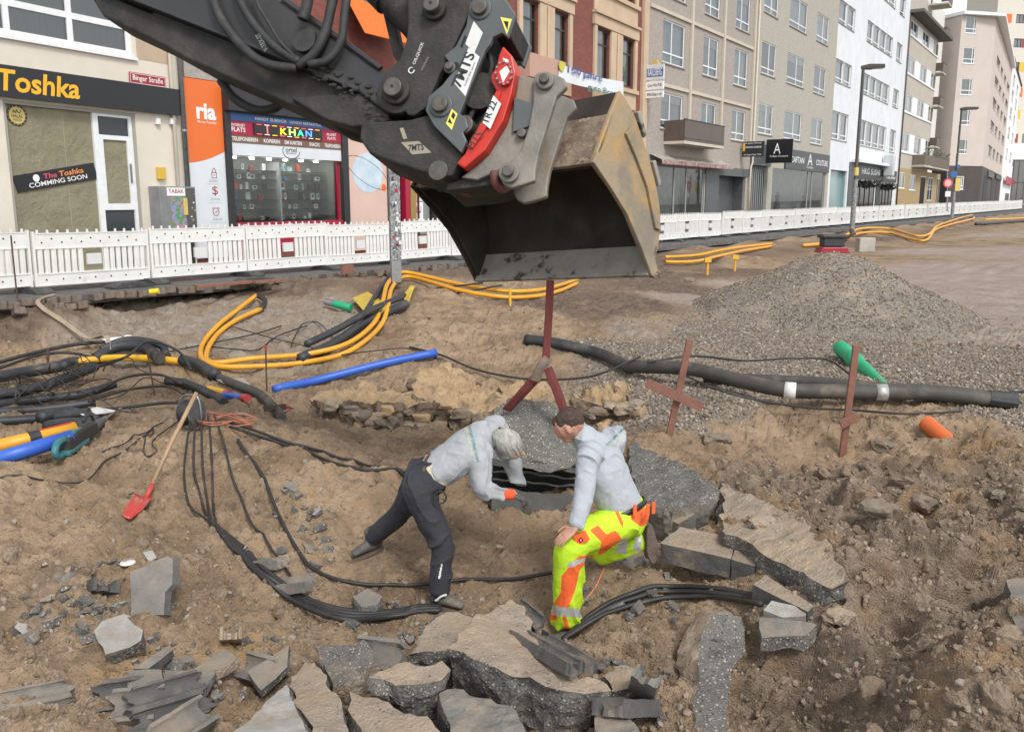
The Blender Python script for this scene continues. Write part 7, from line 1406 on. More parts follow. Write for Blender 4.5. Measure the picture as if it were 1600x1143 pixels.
def chunk(name, label, cat, top, down, mats, amp=.02, thr=.045, group=None, taper=.0, top_amp=.35, seed=0, parent=None):
    """broken slab: top outline (world points) pushed down, cut fine and roughened; mats = (top, side)"""
    bm = bmesh.new(); n = len(top); rn = random.Random(seed or int(abs(top[0].x * 1000)) + 1); c0 = sum(top, Vector()) / n
    dens = []
    for i in range(n):      # ragged outline
        a, b = top[i], top[(i + 1) % n]; k = max(1, int((b - a).length / .09)); nn = (b - a).cross(Vector(down)).normalized()
        for j in range(k): t_ = j / k; dens.append(a.lerp(b, t_) + (nn * rn.uniform(-1, 1) * amp * .9 if j else Vector()))
    A = [bm.verts.new(p) for p in dens]; d = Vector(down); B = [bm.verts.new(p + d + (c0 - p) * taper + Vector((rn.uniform(-1, 1), rn.uniform(-1, 1), rn.uniform(-1, 1))) * amp) for p in dens]
    m = len(dens); up = -d
    f = bm.faces.new(A); f.normal_update()
    if f.normal.dot(up) < 0: f.normal_flip()
    f.material_index = 0; g = bm.faces.new(B); g.material_index = 1
    for i in range(m): q = bm.faces.new((A[i], B[i], B[(i + 1) % m], A[(i + 1) % m])); q.material_index = 1
    bmesh.ops.recalc_face_normals(bm, faces=bm.faces)
    bmesh.ops.triangulate(bm, faces=bm.faces)
    for it in range(5):
        es = [e for e in bm.edges if e.calc_length() > thr * 1.5]
        if not es or len(bm.verts) > 9000: break
        bmesh.ops.subdivide_edges(bm, edges=es, cuts=1); bmesh.ops.triangulate(bm, faces=[f for f in bm.faces if len(f.verts) > 3])
    bm.normal_update(); V = np.array([v.co[:] for v in bm.verts]); N = np.array([v.normal[:] for v in bm.verts]); s = seed * 3.7
    w_ = np.array([top_amp if all(f.material_index == 0 for f in v.link_faces) else 1.0 for v in bm.verts])
    dd = amp * w_ * (fbm(V[:, 0] * 6 + s, V[:, 1] * 6, V[:, 2] * 6, 4) * .9 + fbm(V[:, 0] * 24 + s, V[:, 1] * 24, V[:, 2] * 24, 2) * .28); V = V + N * dd[:, None]
    for v, p in zip(bm.verts, V): v.co = p
    off = OFF[parent.name] if parent is not None else Vector((c0.x, c0.y, c0.z + d.z))
    for v in bm.verts: v.co -= off
    me = bpy.data.meshes.new(name); bm.to_mesh(me); bm.free()
    for mm in mats: me.materials.append(mm)
    o = link(bpy.data.objects.new(name, me), parent, None if parent is not None else off)
    return o if parent is not None else tag(o, label, cat, group)
def Gz(pts): return [G(x, y, z) for x, y, z in pts]
def rock(c0, size, seed, m, name='stone', parent=None, box=.6, amp=.12, yaw=0, sub=3):
    b = bmesh.new(); bmesh.ops.create_icosphere(b, subdivisions=sub, radius=1); V = np.array([v.co[:] for v in b.verts]); F = [tuple(v.index for v in f.verts) for f in b.faces]; b.free()
    q = np.sign(V) * np.abs(V) ** box; V = q / np.abs(q).max(); s = seed * 5.3; r = 1 + amp * fbm(V[:, 0] * 1.6 + s, V[:, 1] * 1.6, V[:, 2] * 1.6, 4) * 1.2; V = V * r[:, None] * np.array(size); cs, sn = math.cos(yaw), math.sin(yaw)
    V = np.stack([V[:, 0] * cs - V[:, 1] * sn, V[:, 0] * sn + V[:, 1] * cs, V[:, 2]], -1) + np.array(c0[:]); mb = MB(); mb.add(V.tolist(), F); return mb.obj(name, m, parent, smooth=False)
# --- old limestone foundation
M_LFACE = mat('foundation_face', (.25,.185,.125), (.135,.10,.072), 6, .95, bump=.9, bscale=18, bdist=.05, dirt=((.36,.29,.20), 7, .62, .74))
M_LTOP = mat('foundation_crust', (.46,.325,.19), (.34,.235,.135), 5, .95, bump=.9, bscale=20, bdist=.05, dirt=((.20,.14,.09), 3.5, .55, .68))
def old_wall():
    rnd = random.Random(33)
    def mass(label, base, pieces, stones, Y, yb):
        root = thing('ruined_foundation', base, label, 'wall')
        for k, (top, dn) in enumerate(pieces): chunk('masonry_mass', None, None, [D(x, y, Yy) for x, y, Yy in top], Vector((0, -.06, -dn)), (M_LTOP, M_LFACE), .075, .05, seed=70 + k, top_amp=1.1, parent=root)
        for k in range(stones[2]):
            x = rnd.uniform(stones[0], stones[1]); p = D(x, yb - rnd.random() ** 1.5 * 40, Y - .03 + rnd.uniform(-.03, .03)); w_ = rnd.uniform(.05, .12); rock(p, (w_, .09, w_ * rnd.uniform(.45, .75)), k + 3, rnd.choice([M_LIMEG, M_LIMEG, M_LIME, M_CTOP]), 'stone', root, .7, .3, rnd.uniform(-.5, .5), 2)
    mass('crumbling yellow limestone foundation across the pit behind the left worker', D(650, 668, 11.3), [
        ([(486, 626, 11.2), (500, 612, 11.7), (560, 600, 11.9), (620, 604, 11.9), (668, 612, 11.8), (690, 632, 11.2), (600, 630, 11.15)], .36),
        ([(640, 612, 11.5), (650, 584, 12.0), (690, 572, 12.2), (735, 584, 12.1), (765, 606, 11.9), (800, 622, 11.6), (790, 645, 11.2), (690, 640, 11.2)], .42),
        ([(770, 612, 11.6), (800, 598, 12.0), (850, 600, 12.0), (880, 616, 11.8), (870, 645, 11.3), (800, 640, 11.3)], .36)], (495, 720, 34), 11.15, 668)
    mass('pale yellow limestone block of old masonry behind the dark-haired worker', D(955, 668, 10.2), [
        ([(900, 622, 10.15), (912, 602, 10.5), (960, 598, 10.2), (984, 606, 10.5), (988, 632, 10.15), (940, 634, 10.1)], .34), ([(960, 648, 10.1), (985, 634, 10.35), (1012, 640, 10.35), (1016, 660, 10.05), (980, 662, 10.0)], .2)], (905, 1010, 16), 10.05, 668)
old_wall()
# --- slabs around the workers
chunk('concrete_chunk', 'speckled concrete slab with sawn ducts hanging from the red sling', 'concrete', [D(772, 640, 8.35), D(792, 622, 8.5), D(850, 628, 8.5), D(900, 652, 8.45), D(902, 722, 8.05), D(860, 738, 7.95), D(770, 716, 8.05)], Vector((.02, .30, -.10)), (M_CRAW, M_CDRK), .022, seed=3, top_amp=.5)
mbw = thing('duct_block', D(835, 770, 8.2), 'dark concrete duct block with wavy broken layers under the hanging slab', 'duct block')
for k, (ya, yb, Y, m) in enumerate(((716, 725, 8.02, M_CDRK), (733, 736, 8.2, M_CGRY), (746, 749, 8.22, M_CGRY), (762, 796, 8.12, M_CDRK))):
    V = []; n = 40; rn = random.Random(k)
    for i in range(n + 1):
        x = 768 + 140 * i / n; wv = 1.6 * math.sin(i * .22 + k) + 1.4 * math.sin(i * .55 + 2 * k) + rn.uniform(-.3, .3); dy = (x - 768) * .09
        V += [D(x, ya + dy + wv, Y), D(x, yb + dy + (wv * .3 if k == 3 else wv * .8), Y - (.0 if k < 3 else .06)), D(x, ya + dy + wv, Y + .45)]
    mb = MB(); mb.add(V, [q for i in range(n) for q in ((3*i, 3*i+1, 3*i+4, 3*i+3), (3*i, 3*i+3, 3*i+5, 3*i+2))]); o = mb.obj('duct_layer', m, mbw); o.modifiers.new('s', 'SOLIDIFY').thickness = .02
mb = MB(); mb.prism([D(768, 716, 8.4), D(908, 728, 8.4), D(908, 800, 8.4), D(768, 790, 8.4)], Vector((0, .3, 0))); mb.obj('hollow_shade', M_BLK, mbw)  # black block put in for the shade of the hollow behind the layers
chunk('concrete_chunk', 'large speckled concrete slab lying behind the kneeling worker', 'concrete', Gz([(985, 690, -0.85), (1010, 705, -0.83), (1075, 728, -0.80), (1122, 768, -0.82), (1105, 790, -0.87), (1050, 800, -0.92), (990, 780, -0.97)]), Vector((0, .05, -.28)), (M_CRAW, M_CGRY), .03, seed=5, top_amp=.8)
chunk('concrete_chunk', 'dusty slab tilted against the big one right of the kneeling worker', 'concrete', Gz([(1020, 762, -0.94), (1060, 778, -0.92), (1088, 800, -0.93), (1060, 818, -1.00), (1022, 800, -1.03)]), Vector((0, .05, -.2)), (M_CTOP, M_CGRY), .02, seed=6)
def formed(name, label, top, h, m=M_CDRK, mt=M_CTOP, seed=1): return chunk(name, label, 'duct block', top, Vector((0, 0, -h)), (mt, m), .008, .05, seed=seed, top_amp=1.6)
formed('duct_block', 'long dark-fronted concrete duct block right of the boot', Gz([(1032, 848, -1.01), (1062, 822, -0.99), (1150, 838, -0.98), (1142, 873, -1.01)]), .16, seed=2)
formed('duct_block', 'short dark-fronted duct block at the end of the long one', Gz([(1144, 874, -1.01), (1152, 840, -0.98), (1190, 846, -0.98), (1180, 884, -1.01)]), .16, seed=3)
formed('duct_block', 'wedge of dark duct block above the pale slab piece', Gz([(1176, 912, -1.01), (1196, 896, -0.99), (1272, 946, -1.01), (1262, 955, -1.03)]), .17, seed=4)
chunk('rubble_piece', 'small whitish concrete slab piece on the right', 'rubble', Gz([(1192, 952, -1.05), (1206, 938, -1.03), (1262, 950, -1.03), (1258, 962, -1.06), (1222, 964, -1.07)]), Vector((0, 0, -.06)), (M_CPALE, M_CGRY), .01, seed=8)
chunk('rubble_piece', 'flat grey slab piece below the whitish one on the right', 'rubble', Gz([(1186, 964, -1.07), (1222, 966, -1.06), (1276, 976, -1.04), (1258, 992, -1.10), (1190, 996, -1.12)]), Vector((0, 0, -.1)), (M_CGRY, M_CBRK), .012, seed=9)
chunk('concrete_chunk', 'broken edge of the buried road slab under the right soil bank', 'concrete', Gz([(1126, 752, -0.82), (1210, 790, -0.78), (1290, 842, -0.74), (1330, 905, -0.80), (1300, 920, -0.86), (1225, 880, -0.88), (1128, 828, -0.90)]), Vector((-.02, .12, -.3)), (M_CTOP, M_CBRK), .03, seed=10, top_amp=.7)
chunk('concrete_chunk', 'upright narrow slab edge with white stones at lower right', 'concrete', [D(1096, 985, 5.35), D(1118, 960, 5.5), D(1162, 962, 5.5), D(1168, 1000, 5.35), D(1146, 1050, 4.95), D(1130, 1160, 4.4), D(1078, 1160, 4.4), D(1092, 1050, 4.95)], Vector((-.05, .3, -.12)), (M_CRAW, M_CTOP), .025, seed=11, top_amp=1)
chunk('concrete_chunk', 'grey slab corner in the soil at the right edge', 'concrete', Gz([(1572, 905, -0.78), (1620, 900, -0.76), (1620, 990, -0.82), (1590, 985, -0.84)]), Vector((0, 0, -.2)), (M_CGRY, M_CBRK), .015, seed=12)
# --- front heap
chunk('concrete_chunk', 'biggest front slab with sandy top and dark speckled break', 'concrete', Gz([(702, 1014, -1.02), (740, 972, -1.05), (797, 936, -1.08), (816, 950, -1.08), (852, 1006, -1.09), (896, 1060, -1.10), (938, 1066, -1.12), (948, 1080, -1.13), (880, 1078, -1.09), (800, 1056, -1.06), (740, 1030, -1.03)]), Vector((-.02, .10, -.36)), (M_CTOP, M_CBRK), .032, .04, seed=13, top_amp=.35)
chunk('concrete_chunk', 'sandy-topped slab behind the biggest one, left of its peak', 'concrete', Gz([(632, 1022, -1.14), (650, 990, -1.14), (700, 958, -1.14), (752, 962, -1.13), (745, 980, -1.12), (704, 1014, -1.12)]), Vector((0, .06, -.3)), (M_CTOP, M_CBRK), .03, .04, seed=14)
chunk('rubble_block', 'rounded speckled block in front of the sandy-topped slab', 'rubble', Gz([(575, 1058, -1.06), (610, 1040, -1.05), (690, 1034, -1.05), (704, 1046, -1.06), (690, 1062, -1.06), (620, 1070, -1.07)]), Vector((.02, .04, -.27)), (M_CTOP, M_CBRK), .035, .04, seed=15, taper=.22)
chunk('rubble_block', 'grey slab standing at the bottom below the biggest slab', 'rubble', Gz([(690, 1086, -1.12), (712, 1078, -1.12), (800, 1100, -1.10), (822, 1150, -1.12), (700, 1160, -1.14)]), Vector((0, .05, -.3)), (M_CGRY, M_CBRK), .03, .04, seed=16, top_amp=.9)
chunk('rubble_block', 'dusty slab at the bottom edge under the rounded block', 'rubble', Gz([(548, 1082, -1.16), (590, 1086, -1.15), (640, 1118, -1.14), (700, 1150, -1.13), (690, 1175, -1.13), (560, 1175, -1.16)]), Vector((0, .05, -.25)), (M_CTOP, M_CBRK), .025, .04, seed=17)
chunk('rubble_block', 'tilted speckled block left of the rounded one', 'rubble', Gz([(492, 1008, -1.16), (512, 1000, -1.15), (566, 1002, -1.14), (590, 1036, -1.13), (556, 1060, -1.15), (520, 1076, -1.17)]), Vector((0, .08, -.25)), (M_CBRK, M_CTOP), .03, .04, seed=18, top_amp=.8)
chunk('concrete_chunk', 'whitish slab leaning at the bottom left of the heap', 'concrete', Gz([(362, 1150, -1.08), (400, 1110, -1.08), (448, 1072, -1.08), (470, 1120, -1.06), (486, 1160, -1.05), (380, 1180, -1.06)]), Vector((.03, .12, -.2)), (M_CPALE, M_CBRK), .02, .04, seed=19, top_amp=.6)
chunk('rubble_block', 'sandy slab leaning behind the whitish one', 'rubble', Gz([(450, 1070, -1.14), (476, 1030, -1.14), (500, 1046, -1.13), (548, 1140, -1.10), (500, 1170, -1.08), (474, 1110, -1.1)]), Vector((0, .1, -.22)), (M_CTOP, M_CBRK), .025, .04, seed=20)
chunk('rubble_block', 'grey angular block at the bottom right of the heap', 'rubble', Gz([(930, 1120, -1.2), (968, 1106, -1.2), (990, 1130, -1.18), (1010, 1165, -1.18), (930, 1170, -1.2)]), Vector((0, 0, -.2)), (M_CGRY, M_CBRK), .025, .04, seed=21)
chunk('rubble_block', 'dusty piece at the right end of the biggest slab', 'rubble', Gz([(940, 1052, -1.2), (962, 1040, -1.2), (995, 1046, -1.2), (990, 1072, -1.2), (955, 1080, -1.2)]), Vector((0, 0, -.2)), (M_CTOP, M_CBRK), .03, .04, seed=22)
chunk('rubble_block', 'rounded grey stone beside the kneeling worker', 'rubble', Gz([(946, 890, -1.36), (958, 876, -1.34), (990, 868, -1.33), (998, 878, -1.34), (985, 892, -1.36), (962, 899, -1.37)]), Vector((0, 0, -.1)), (M_CGRY, M_CGRY), .02, .035, seed=23, taper=.2)
# --- channel pieces of broken cable ducts
def channel(name, label, p, yaw, pitch, roll, L, W, n, m, group=None, th=.035, seed=1, cat='rubble'):
    """broken duct shard: plate with n half-round troughs, ragged ends"""
    rn = random.Random(seed); w_ = W / n; prof = []
    for k in range(n):
        x0 = -W / 2 + k * w_; r = w_ * .38
        prof += [(x0, 0)] + [(x0 + w_ / 2 - r * math.cos(a), -r * .8 * math.sin(a)) for a in [math.pi * i / 8 for i in range(9)]]
    prof += [(W / 2, 0)]; low = [(x, -w_ * .38 * .8 - th) for x, _ in prof]; ns = 7; V = []; m_ = len(prof)
    j0 = [rn.uniform(-.5, .5) for _ in range(m_)]; j1 = [rn.uniform(-.5, .5) for _ in range(m_)]
    for i in range(ns + 1):
        t_ = i / ns
        for lst in (prof, low):
            for k, (x, z) in enumerate(lst):
                jag = (j0[k // 2] * (1 - t_) ** 3 + j1[k // 2] * t_ ** 3) * L * .22; V.append(Vector((x + rn.uniform(-.003, .003), (t_ - .5) * L + jag, z + rn.uniform(-.003, .003))))
    F = []; s = 2 * m_
    for i in range(ns):
        for k in range(m_ - 1): F += [(i*s+k, i*s+k+1, (i+1)*s+k+1, (i+1)*s+k), (i*s+m_+k, (i+1)*s+m_+k, (i+1)*s+m_+k+1, i*s+m_+k+1)]
        F += [(i*s, (i+1)*s, (i+1)*s+m_, i*s+m_), (i*s+m_-1, i*s+2*m_-1, (i+1)*s+2*m_-1, (i+1)*s+m_-1)]
    for i in (0, ns): F += [(i*s+k, i*s+m_+k, i*s+m_+k+1, i*s+k+1) for k in range(m_ - 1)]
    Mx = Euler((pitch, roll, yaw), 'XYZ').to_matrix(); mb = MB(); mb.add([p + Mx @ v for v in V], F); o = mb.obj(name, m, smooth=False, auto=30); return tag(o, label, cat, group)
def shard(name, label, p, size, seed, m, group=None, tilt=.5, th=.03):
    rn = random.Random(seed); n = rn.randint(4, 6); yaw = rn.uniform(0, 6.3); Mx = Euler((rn.uniform(-tilt, tilt), rn.uniform(-tilt, tilt), yaw), 'XYZ').to_matrix()
    top = []
    for i in range(n): a = 2 * math.pi * (i + rn.uniform(-.3, .3)) / n; r = size * rn.uniform(.65, 1.1); top.append(p + Mx @ Vector((r * math.cos(a), r * .75 * math.sin(a), th)))
    return chunk(name, label, 'rubble', top, Mx @ Vector((0, 0, -th * 2)), (m, M_CBRK), min(.012, size * .12), max(.03, size * .3), group, seed=seed % 97)
RB = 'broken concrete pieces strewn over the left foreground'
channel('duct_shard', 'long duct shard with troughs lying on the biggest front slab', G(868, 1008, -1.04), R(28), R(-8), R(14), .62, .26, 2, M_CDRK, seed=41)
channel('duct_shard', 'duct shard standing behind the peak of the biggest slab', G(822, 955, -1.16), R(35), R(10), R(-20), .25, .14, 1, M_CDRK, seed=42)
channel('duct_shard', 'curved duct shard with open trough right of the biggest slab', G(980, 1090, -1.16), R(-35), R(-25), R(-15), .36, .2, 1, M_CDRK, seed=43)
channel('duct_shard', 'upright thin duct shard at the right end of the heap', G(1012, 1060, -1.12), R(-25), R(-50), R(20), .34, .16, 1, M_CGRY, seed=44)
channel('duct_shard', 'duct shard with round trough behind the tilted speckled block', G(585, 1018, -1.16), R(-110), R(8), R(40), .3, .2, 1, M_CGRY, seed=45)
channel('duct_shard', 'large double-trough duct shard at the bottom left', G(268, 1092, -1.12), R(-52), R(-8), R(44), .44, .26, 2, M_CDRK, seed=46)
channel('duct_shard', 'double-trough shard below the large one at the bottom left', G(290, 1125, -1.12), R(-25), R(-6), R(30), .34, .18, 1, M_CGRY, seed=47)
channel('duct_shard', 'pale duct shard left of the large double-trough one', G(210, 1098, -1.12), R(-82), R(4), R(34), .28, .2, 1, M_CGRY, seed=48)
channel('duct_shard', 'duct shard at the left bottom edge', G(45, 1098, -1.12), R(-62), R(-4), R(36), .4, .22, 2, M_CGRY, seed=49)
channel('duct_shard', 'curved shard right of the tall leaning plate', G(395, 1040, -1.2), R(-120), R(10), R(35), .26, .18, 1, M_CGRY, seed=50)
channel('duct_shard', 'curved shard standing below the shovel slope', G(362, 985, -1.22), R(15), R(-35), R(5), .28, .14, 1, M_CTOP, seed=51)
channel('duct_shard', 'dark curved shard beside the rounded pale slab', G(190, 1082, -1.16), R(-70), R(-6), R(42), .26, .18, 1, M_CDRK, seed=52)
channel('duct_shard', 'curved shard on the bank left of the cable bundle bend', G(415, 873, -1.2), R(70), R(-10), R(10), .30, .14, 1, M_CGRY, seed=53)
channel('duct_shard', 'pale curved shard on the bank right of the cable bundle bend', G(460, 905, -1.26), R(80), R(-12), R(0), .26, .16, 1, M_CGRY, seed=54)
channel('duct_shard', 'folded dark shard group left among small pieces', G(158, 908, -1.1), R(40), R(-30), R(20), .24, .2, 1, M_CDRK, seed=55)
channel('duct_shard', 'curved shard left of the tall leaning plate', G(118, 892, -1.08), R(-30), R(-20), R(-10), .26, .18, 1, M_CGRY, seed=56)
chunk('leaning_plate', 'tall dark duct plate leaning on the left rubble', 'rubble', [D(204, 962, 5.72), D(203, 893, 5.92), D(262, 868, 6.02), D(270, 872, 6.02), D(269, 912, 5.88), D(258, 925, 5.82), D(256, 960, 5.72)], Vector((.03, .05, -.02)), (M_CGRY, M_CDRK), .008, .05, seed=30, top_amp=.5)
chunk('rubble_block', 'pale rounded slab piece below the tall leaning plate', 'rubble', Gz([(146, 985, -1.08), (160, 970, -1.07), (195, 958, -1.06), (224, 983, -1.08), (220, 1000, -1.1), (204, 1010, -1.12), (165, 1022, -1.12)]), Vector((.0, .05, -.1)), (M_CPALE, M_CBRK), .015, .04, seed=31)
chunk('rubble_block', 'pointed grey plate in the lower left heap', 'rubble', Gz([(386, 1048, -1.16), (452, 1006, -1.14), (450, 1040, -1.16), (408, 1078, -1.18)]), Vector((0, .03, -.05)), (M_CGRY, M_CBRK), .008, .04, seed=32)
chunk('rubble_block', 'square grey plate in the lower left heap', 'rubble', Gz([(202, 1048, -1.12), (252, 1046, -1.1), (256, 1070, -1.13), (232, 1078, -1.14), (200, 1082, -1.15)]), Vector((0, .02, -.05)), (M_CGRY, M_CBRK), .01, .04, seed=33)
chunk('rubble_block', 'ragged grey plate right of the square one', 'rubble', Gz([(258, 1046, -1.13), (336, 1050, -1.12), (318, 1078, -1.15), (300, 1074, -1.15), (262, 1084, -1.15)]), Vector((0, .02, -.05)), (M_CGRY, M_CBRK), .01, .04, seed=34)
chunk('rubble_block', 'narrow dark plate above the square grey one', 'rubble', Gz([(208, 1044, -1.1), (260, 1010, -1.08), (270, 1014, -1.08), (232, 1044, -1.12)]), Vector((0, .02, -.06)), (M_CGRY, M_CDRK), .008, .04, seed=35)
chunk('rubble_block', 'narrow brownish plate above the ragged grey one', 'rubble', Gz([(296, 1048, -1.12), (352, 1014, -1.1), (372, 1026, -1.11), (330, 1050, -1.13)]), Vector((0, .02, -.07)), (M_CGRY, M_CTOP), .01, .04, seed=36)
chunk('rubble_block', 'grey block beside the left worker, in front of the cables', 'rubble', Gz([(552, 932, -1.38), (575, 922, -1.37), (598, 930, -1.37), (590, 944, -1.4), (565, 948, -1.41)]), Vector((0, 0, -.08)), (M_CGRY, M_CBRK), .012, .035, seed=37)
chunk('rubble_block', 'angular block under the front shoe of the left worker', 'rubble', Gz([(668, 978, -1.36), (690, 955, -1.35), (718, 968, -1.35), (700, 985, -1.37)]), Vector((0, 0, -.13)), (M_CDRK, M_CBRK), .012, .035, seed=38)
rnd = random.Random(77); LB = [('small broken concrete piece strewn on the left slope', RB)]
for k in range(120):
    x, y = rnd.choice([(rnd.uniform(60, 330), rnd.uniform(870, 1000)), (rnd.uniform(160, 430), rnd.uniform(980, 1135)), (rnd.uniform(20, 160), rnd.uniform(930, 1010)), (rnd.uniform(420, 520), rnd.uniform(760, 900))])
    p = T(x, y, .0); sz = .022 + .075 * rnd.random() ** 2; shard('rubble_fragment', 'small broken concrete piece strewn on the left slope', p, sz, 100 + k, rnd.choice([M_CGRY, M_CDRK, M_CTOP, M_CBRK, M_CPALE]), RB, .7, rnd.uniform(.012, .03))
for k in range(75):
    x, y = rnd.choice([(rnd.uniform(930, 1050), rnd.uniform(1020, 1140)), (rnd.uniform(540, 760), rnd.uniform(925, 1000)), (rnd.uniform(900, 1060), rnd.uniform(880, 990)), (rnd.uniform(480, 700), rnd.uniform(1000, 1140))])
    p = T(x, y, .02); shard('rubble_fragment', 'small broken concrete piece lying between the front slabs and the workers', p, .022 + .075 * rnd.random() ** 2, 300 + k, rnd.choice([M_CGRY, M_CDRK, M_CTOP, M_CBRK]), 'broken concrete pieces around the front heap', .6, rnd.uniform(.012, .035))
p = T(200, 884, .02); mb = MB(); mb.tube([p + Vector((0, 0, z)) for z in (-.01, 0, .01)], [.05, .06, .05], 16); tag(mb.obj('white_disc', M_STK, auto=50), 'small white plastic disc above the tall leaning plate', 'disc')
rnd = random.Random(5)
for k, (x, y, s, lab) in enumerate(((1190, 818, .1, 'pale bone-like stone on the right slab edge'), (1250, 742, .07, 'pale stone beside the right stake foot'), (1380, 700, .12, 'brown stone in the hollow right of the stake'), (1120, 690, .14, 'brown stone left of the right stake hollow'), (1560, 775, .07, 'brown stone near the right edge'), (1440, 790, .14, 'big soil-coloured stone on the right bank'), (1370, 800, .12, 'dark stone on the right bank'), (1310, 965, .1, 'pale stone at the head of the lower right hollow'), (1020, 430, .25, 'large brown stone on the dark soil right of the bucket'), (1075, 440, .18, 'smaller brown stone right of the large one beside the bucket'))):
    p = T(x, y); tag(rock(p + Vector((0, 0, s * .15)), (s, s * .7, s * .5), k + 50, M_CTOP if 'pale' in lab else M_LIMEG, 'stone', None, .7, .25, k), lab, 'stone')
# formwork plank on the gravel
chunk('concrete_plank', 'flat dusty concrete plank lying on the gravel behind the ducts', 'concrete', [T(1214, 588, .05), T(1330, 606, .05), T(1328, 622, .06), T(1240, 622, .06)], Vector((0, .02, -.06)), (mat('dusty_plank', (.30,.245,.185), (.24,.195,.15), 3, .9), M_CTOP), .008, .1, seed=60)
# --- red lifting sling
M_SLING = mat('red_sling', (.20,.045,.04), (.13,.032,.03), 12, .85, bump=.5, bscale=60, stretch=(1, 1, .2)); M_SLBR = mat('worn_sling_sleeve', (.22,.17,.13), (.15,.11,.085), 10, .9)
def sling():
    k = D(853, 572, 8.15); top = D(860, 438, 8.15); r_ = thing('lifting_sling', k, 'red lifting sling hanging from the bucket down to the slab', 'sling')
    for nm, P, w_, m in (('upper_strap', spline([top, D(857, 500, 8.15), D(853, 560, 8.15)], 6), .07, M_SLING), ('left_leg', spline([D(838, 590, 8.15), D(815, 615, 8.2), D(792, 640, 8.3)], 5), .1, M_SLING), ('right_leg', spline([D(856, 575, 8.13), D(868, 605, 8.15), D(882, 645, 8.2), D(890, 690, 8.3)], 5), .085, M_SLING), ('worn_sleeve', spline([D(856, 560, 8.12), D(846, 572, 8.1), D(836, 594, 8.13)], 5), .09, M_SLBR)):
        n = len(P); V = []
        mb = MB(); 
        for i, p in enumerate(P):
            t_ = (P[min(i+1, n-1)] - P[max(i-1, 0)]).normalized(); s = (Vector((1, .3, 0)) - t_ * t_.dot(Vector((1, .3, 0)))).normalized(); nn = t_.cross(s)
            V += [p - s*w_/2 - nn*.01, p - nn*.022, p + s*w_/2 - nn*.01, p + s*w_/2 + nn*.01, p + nn*.022, p - s*w_/2 + nn*.01]
        F = [(i*6+j, i*6+(j+1)%6, i*6+6+(j+1)%6, i*6+6+j) for i in range(n-1) for j in range(6)] + [(5,4,3,2,1,0), tuple((n-1)*6+j for j in range(6))]
        mb.add(V, F); mb.obj(nm, m, r_, smooth=False)
sling()
# ------------------------------------------------------------------ workers
from mathutils.bvhtree import BVHTree
def etube(mb, path, rr, side, n=20, round_ends=True):
    """closed elliptical limb: rr = [(ra along side, rb across)], ends rounded"""
    P = [Vector(p) for p in path]; Rr = [r if isinstance(r, tuple) else (r, r) for r in rr]
    # densify
    Q = spline(P, 5); S = []
    for i in range(len(P) - 1):
        for k in range(5): t_ = k / 5; S.append(tuple(Rr[i][j] + (Rr[i+1][j] - Rr[i][j]) * (t_ * t_ * (3 - 2 * t_)) for j in (0, 1)))
    S.append(Rr[-1])
    if round_ends:
        d0 = (Q[0] - Q[1]).normalized(); d1 = (Q[-1] - Q[-2]).normalized(); a, b = S[0], S[-1]
        h0, h1 = min(a) * .6, min(b) * .6
        Q = [Q[0] + d0 * h0, Q[0] + d0 * h0 * .8, Q[0] + d0 * h0 * .4] + Q + [Q[-1] + d1 * h1 * .4, Q[-1] + d1 * h1 * .8, Q[-1] + d1 * h1]
        f = lambda r, s: (r[0] * s, r[1] * s); S = [f(a, .25), f(a, .62), f(a, .9)] + S + [f(b, .9), f(b, .62), f(b, .25)]
    k = len(Q); V = []
    for i in range(k):
        t_ = (Q[min(i+1, k-1)] - Q[max(i-1, 0)]).normalized(); s = Vector(side) - t_ * t_.dot(Vector(side)); s.normalize(); b = t_.cross(s)
        for j in range(n): a = 2 * math.pi * j / n; V.append(Q[i] + s * math.cos(a) * S[i][0] + b * math.sin(a) * S[i][1])
    F = [(i*n+j, i*n+(j+1)%n, (i+1)*n+(j+1)%n, (i+1)*n+j) for i in range(k-1) for j in range(n)] + [tuple(range(n))[::-1], tuple((k-1)*n+j for j in range(n))]
    mb.add(V, F)
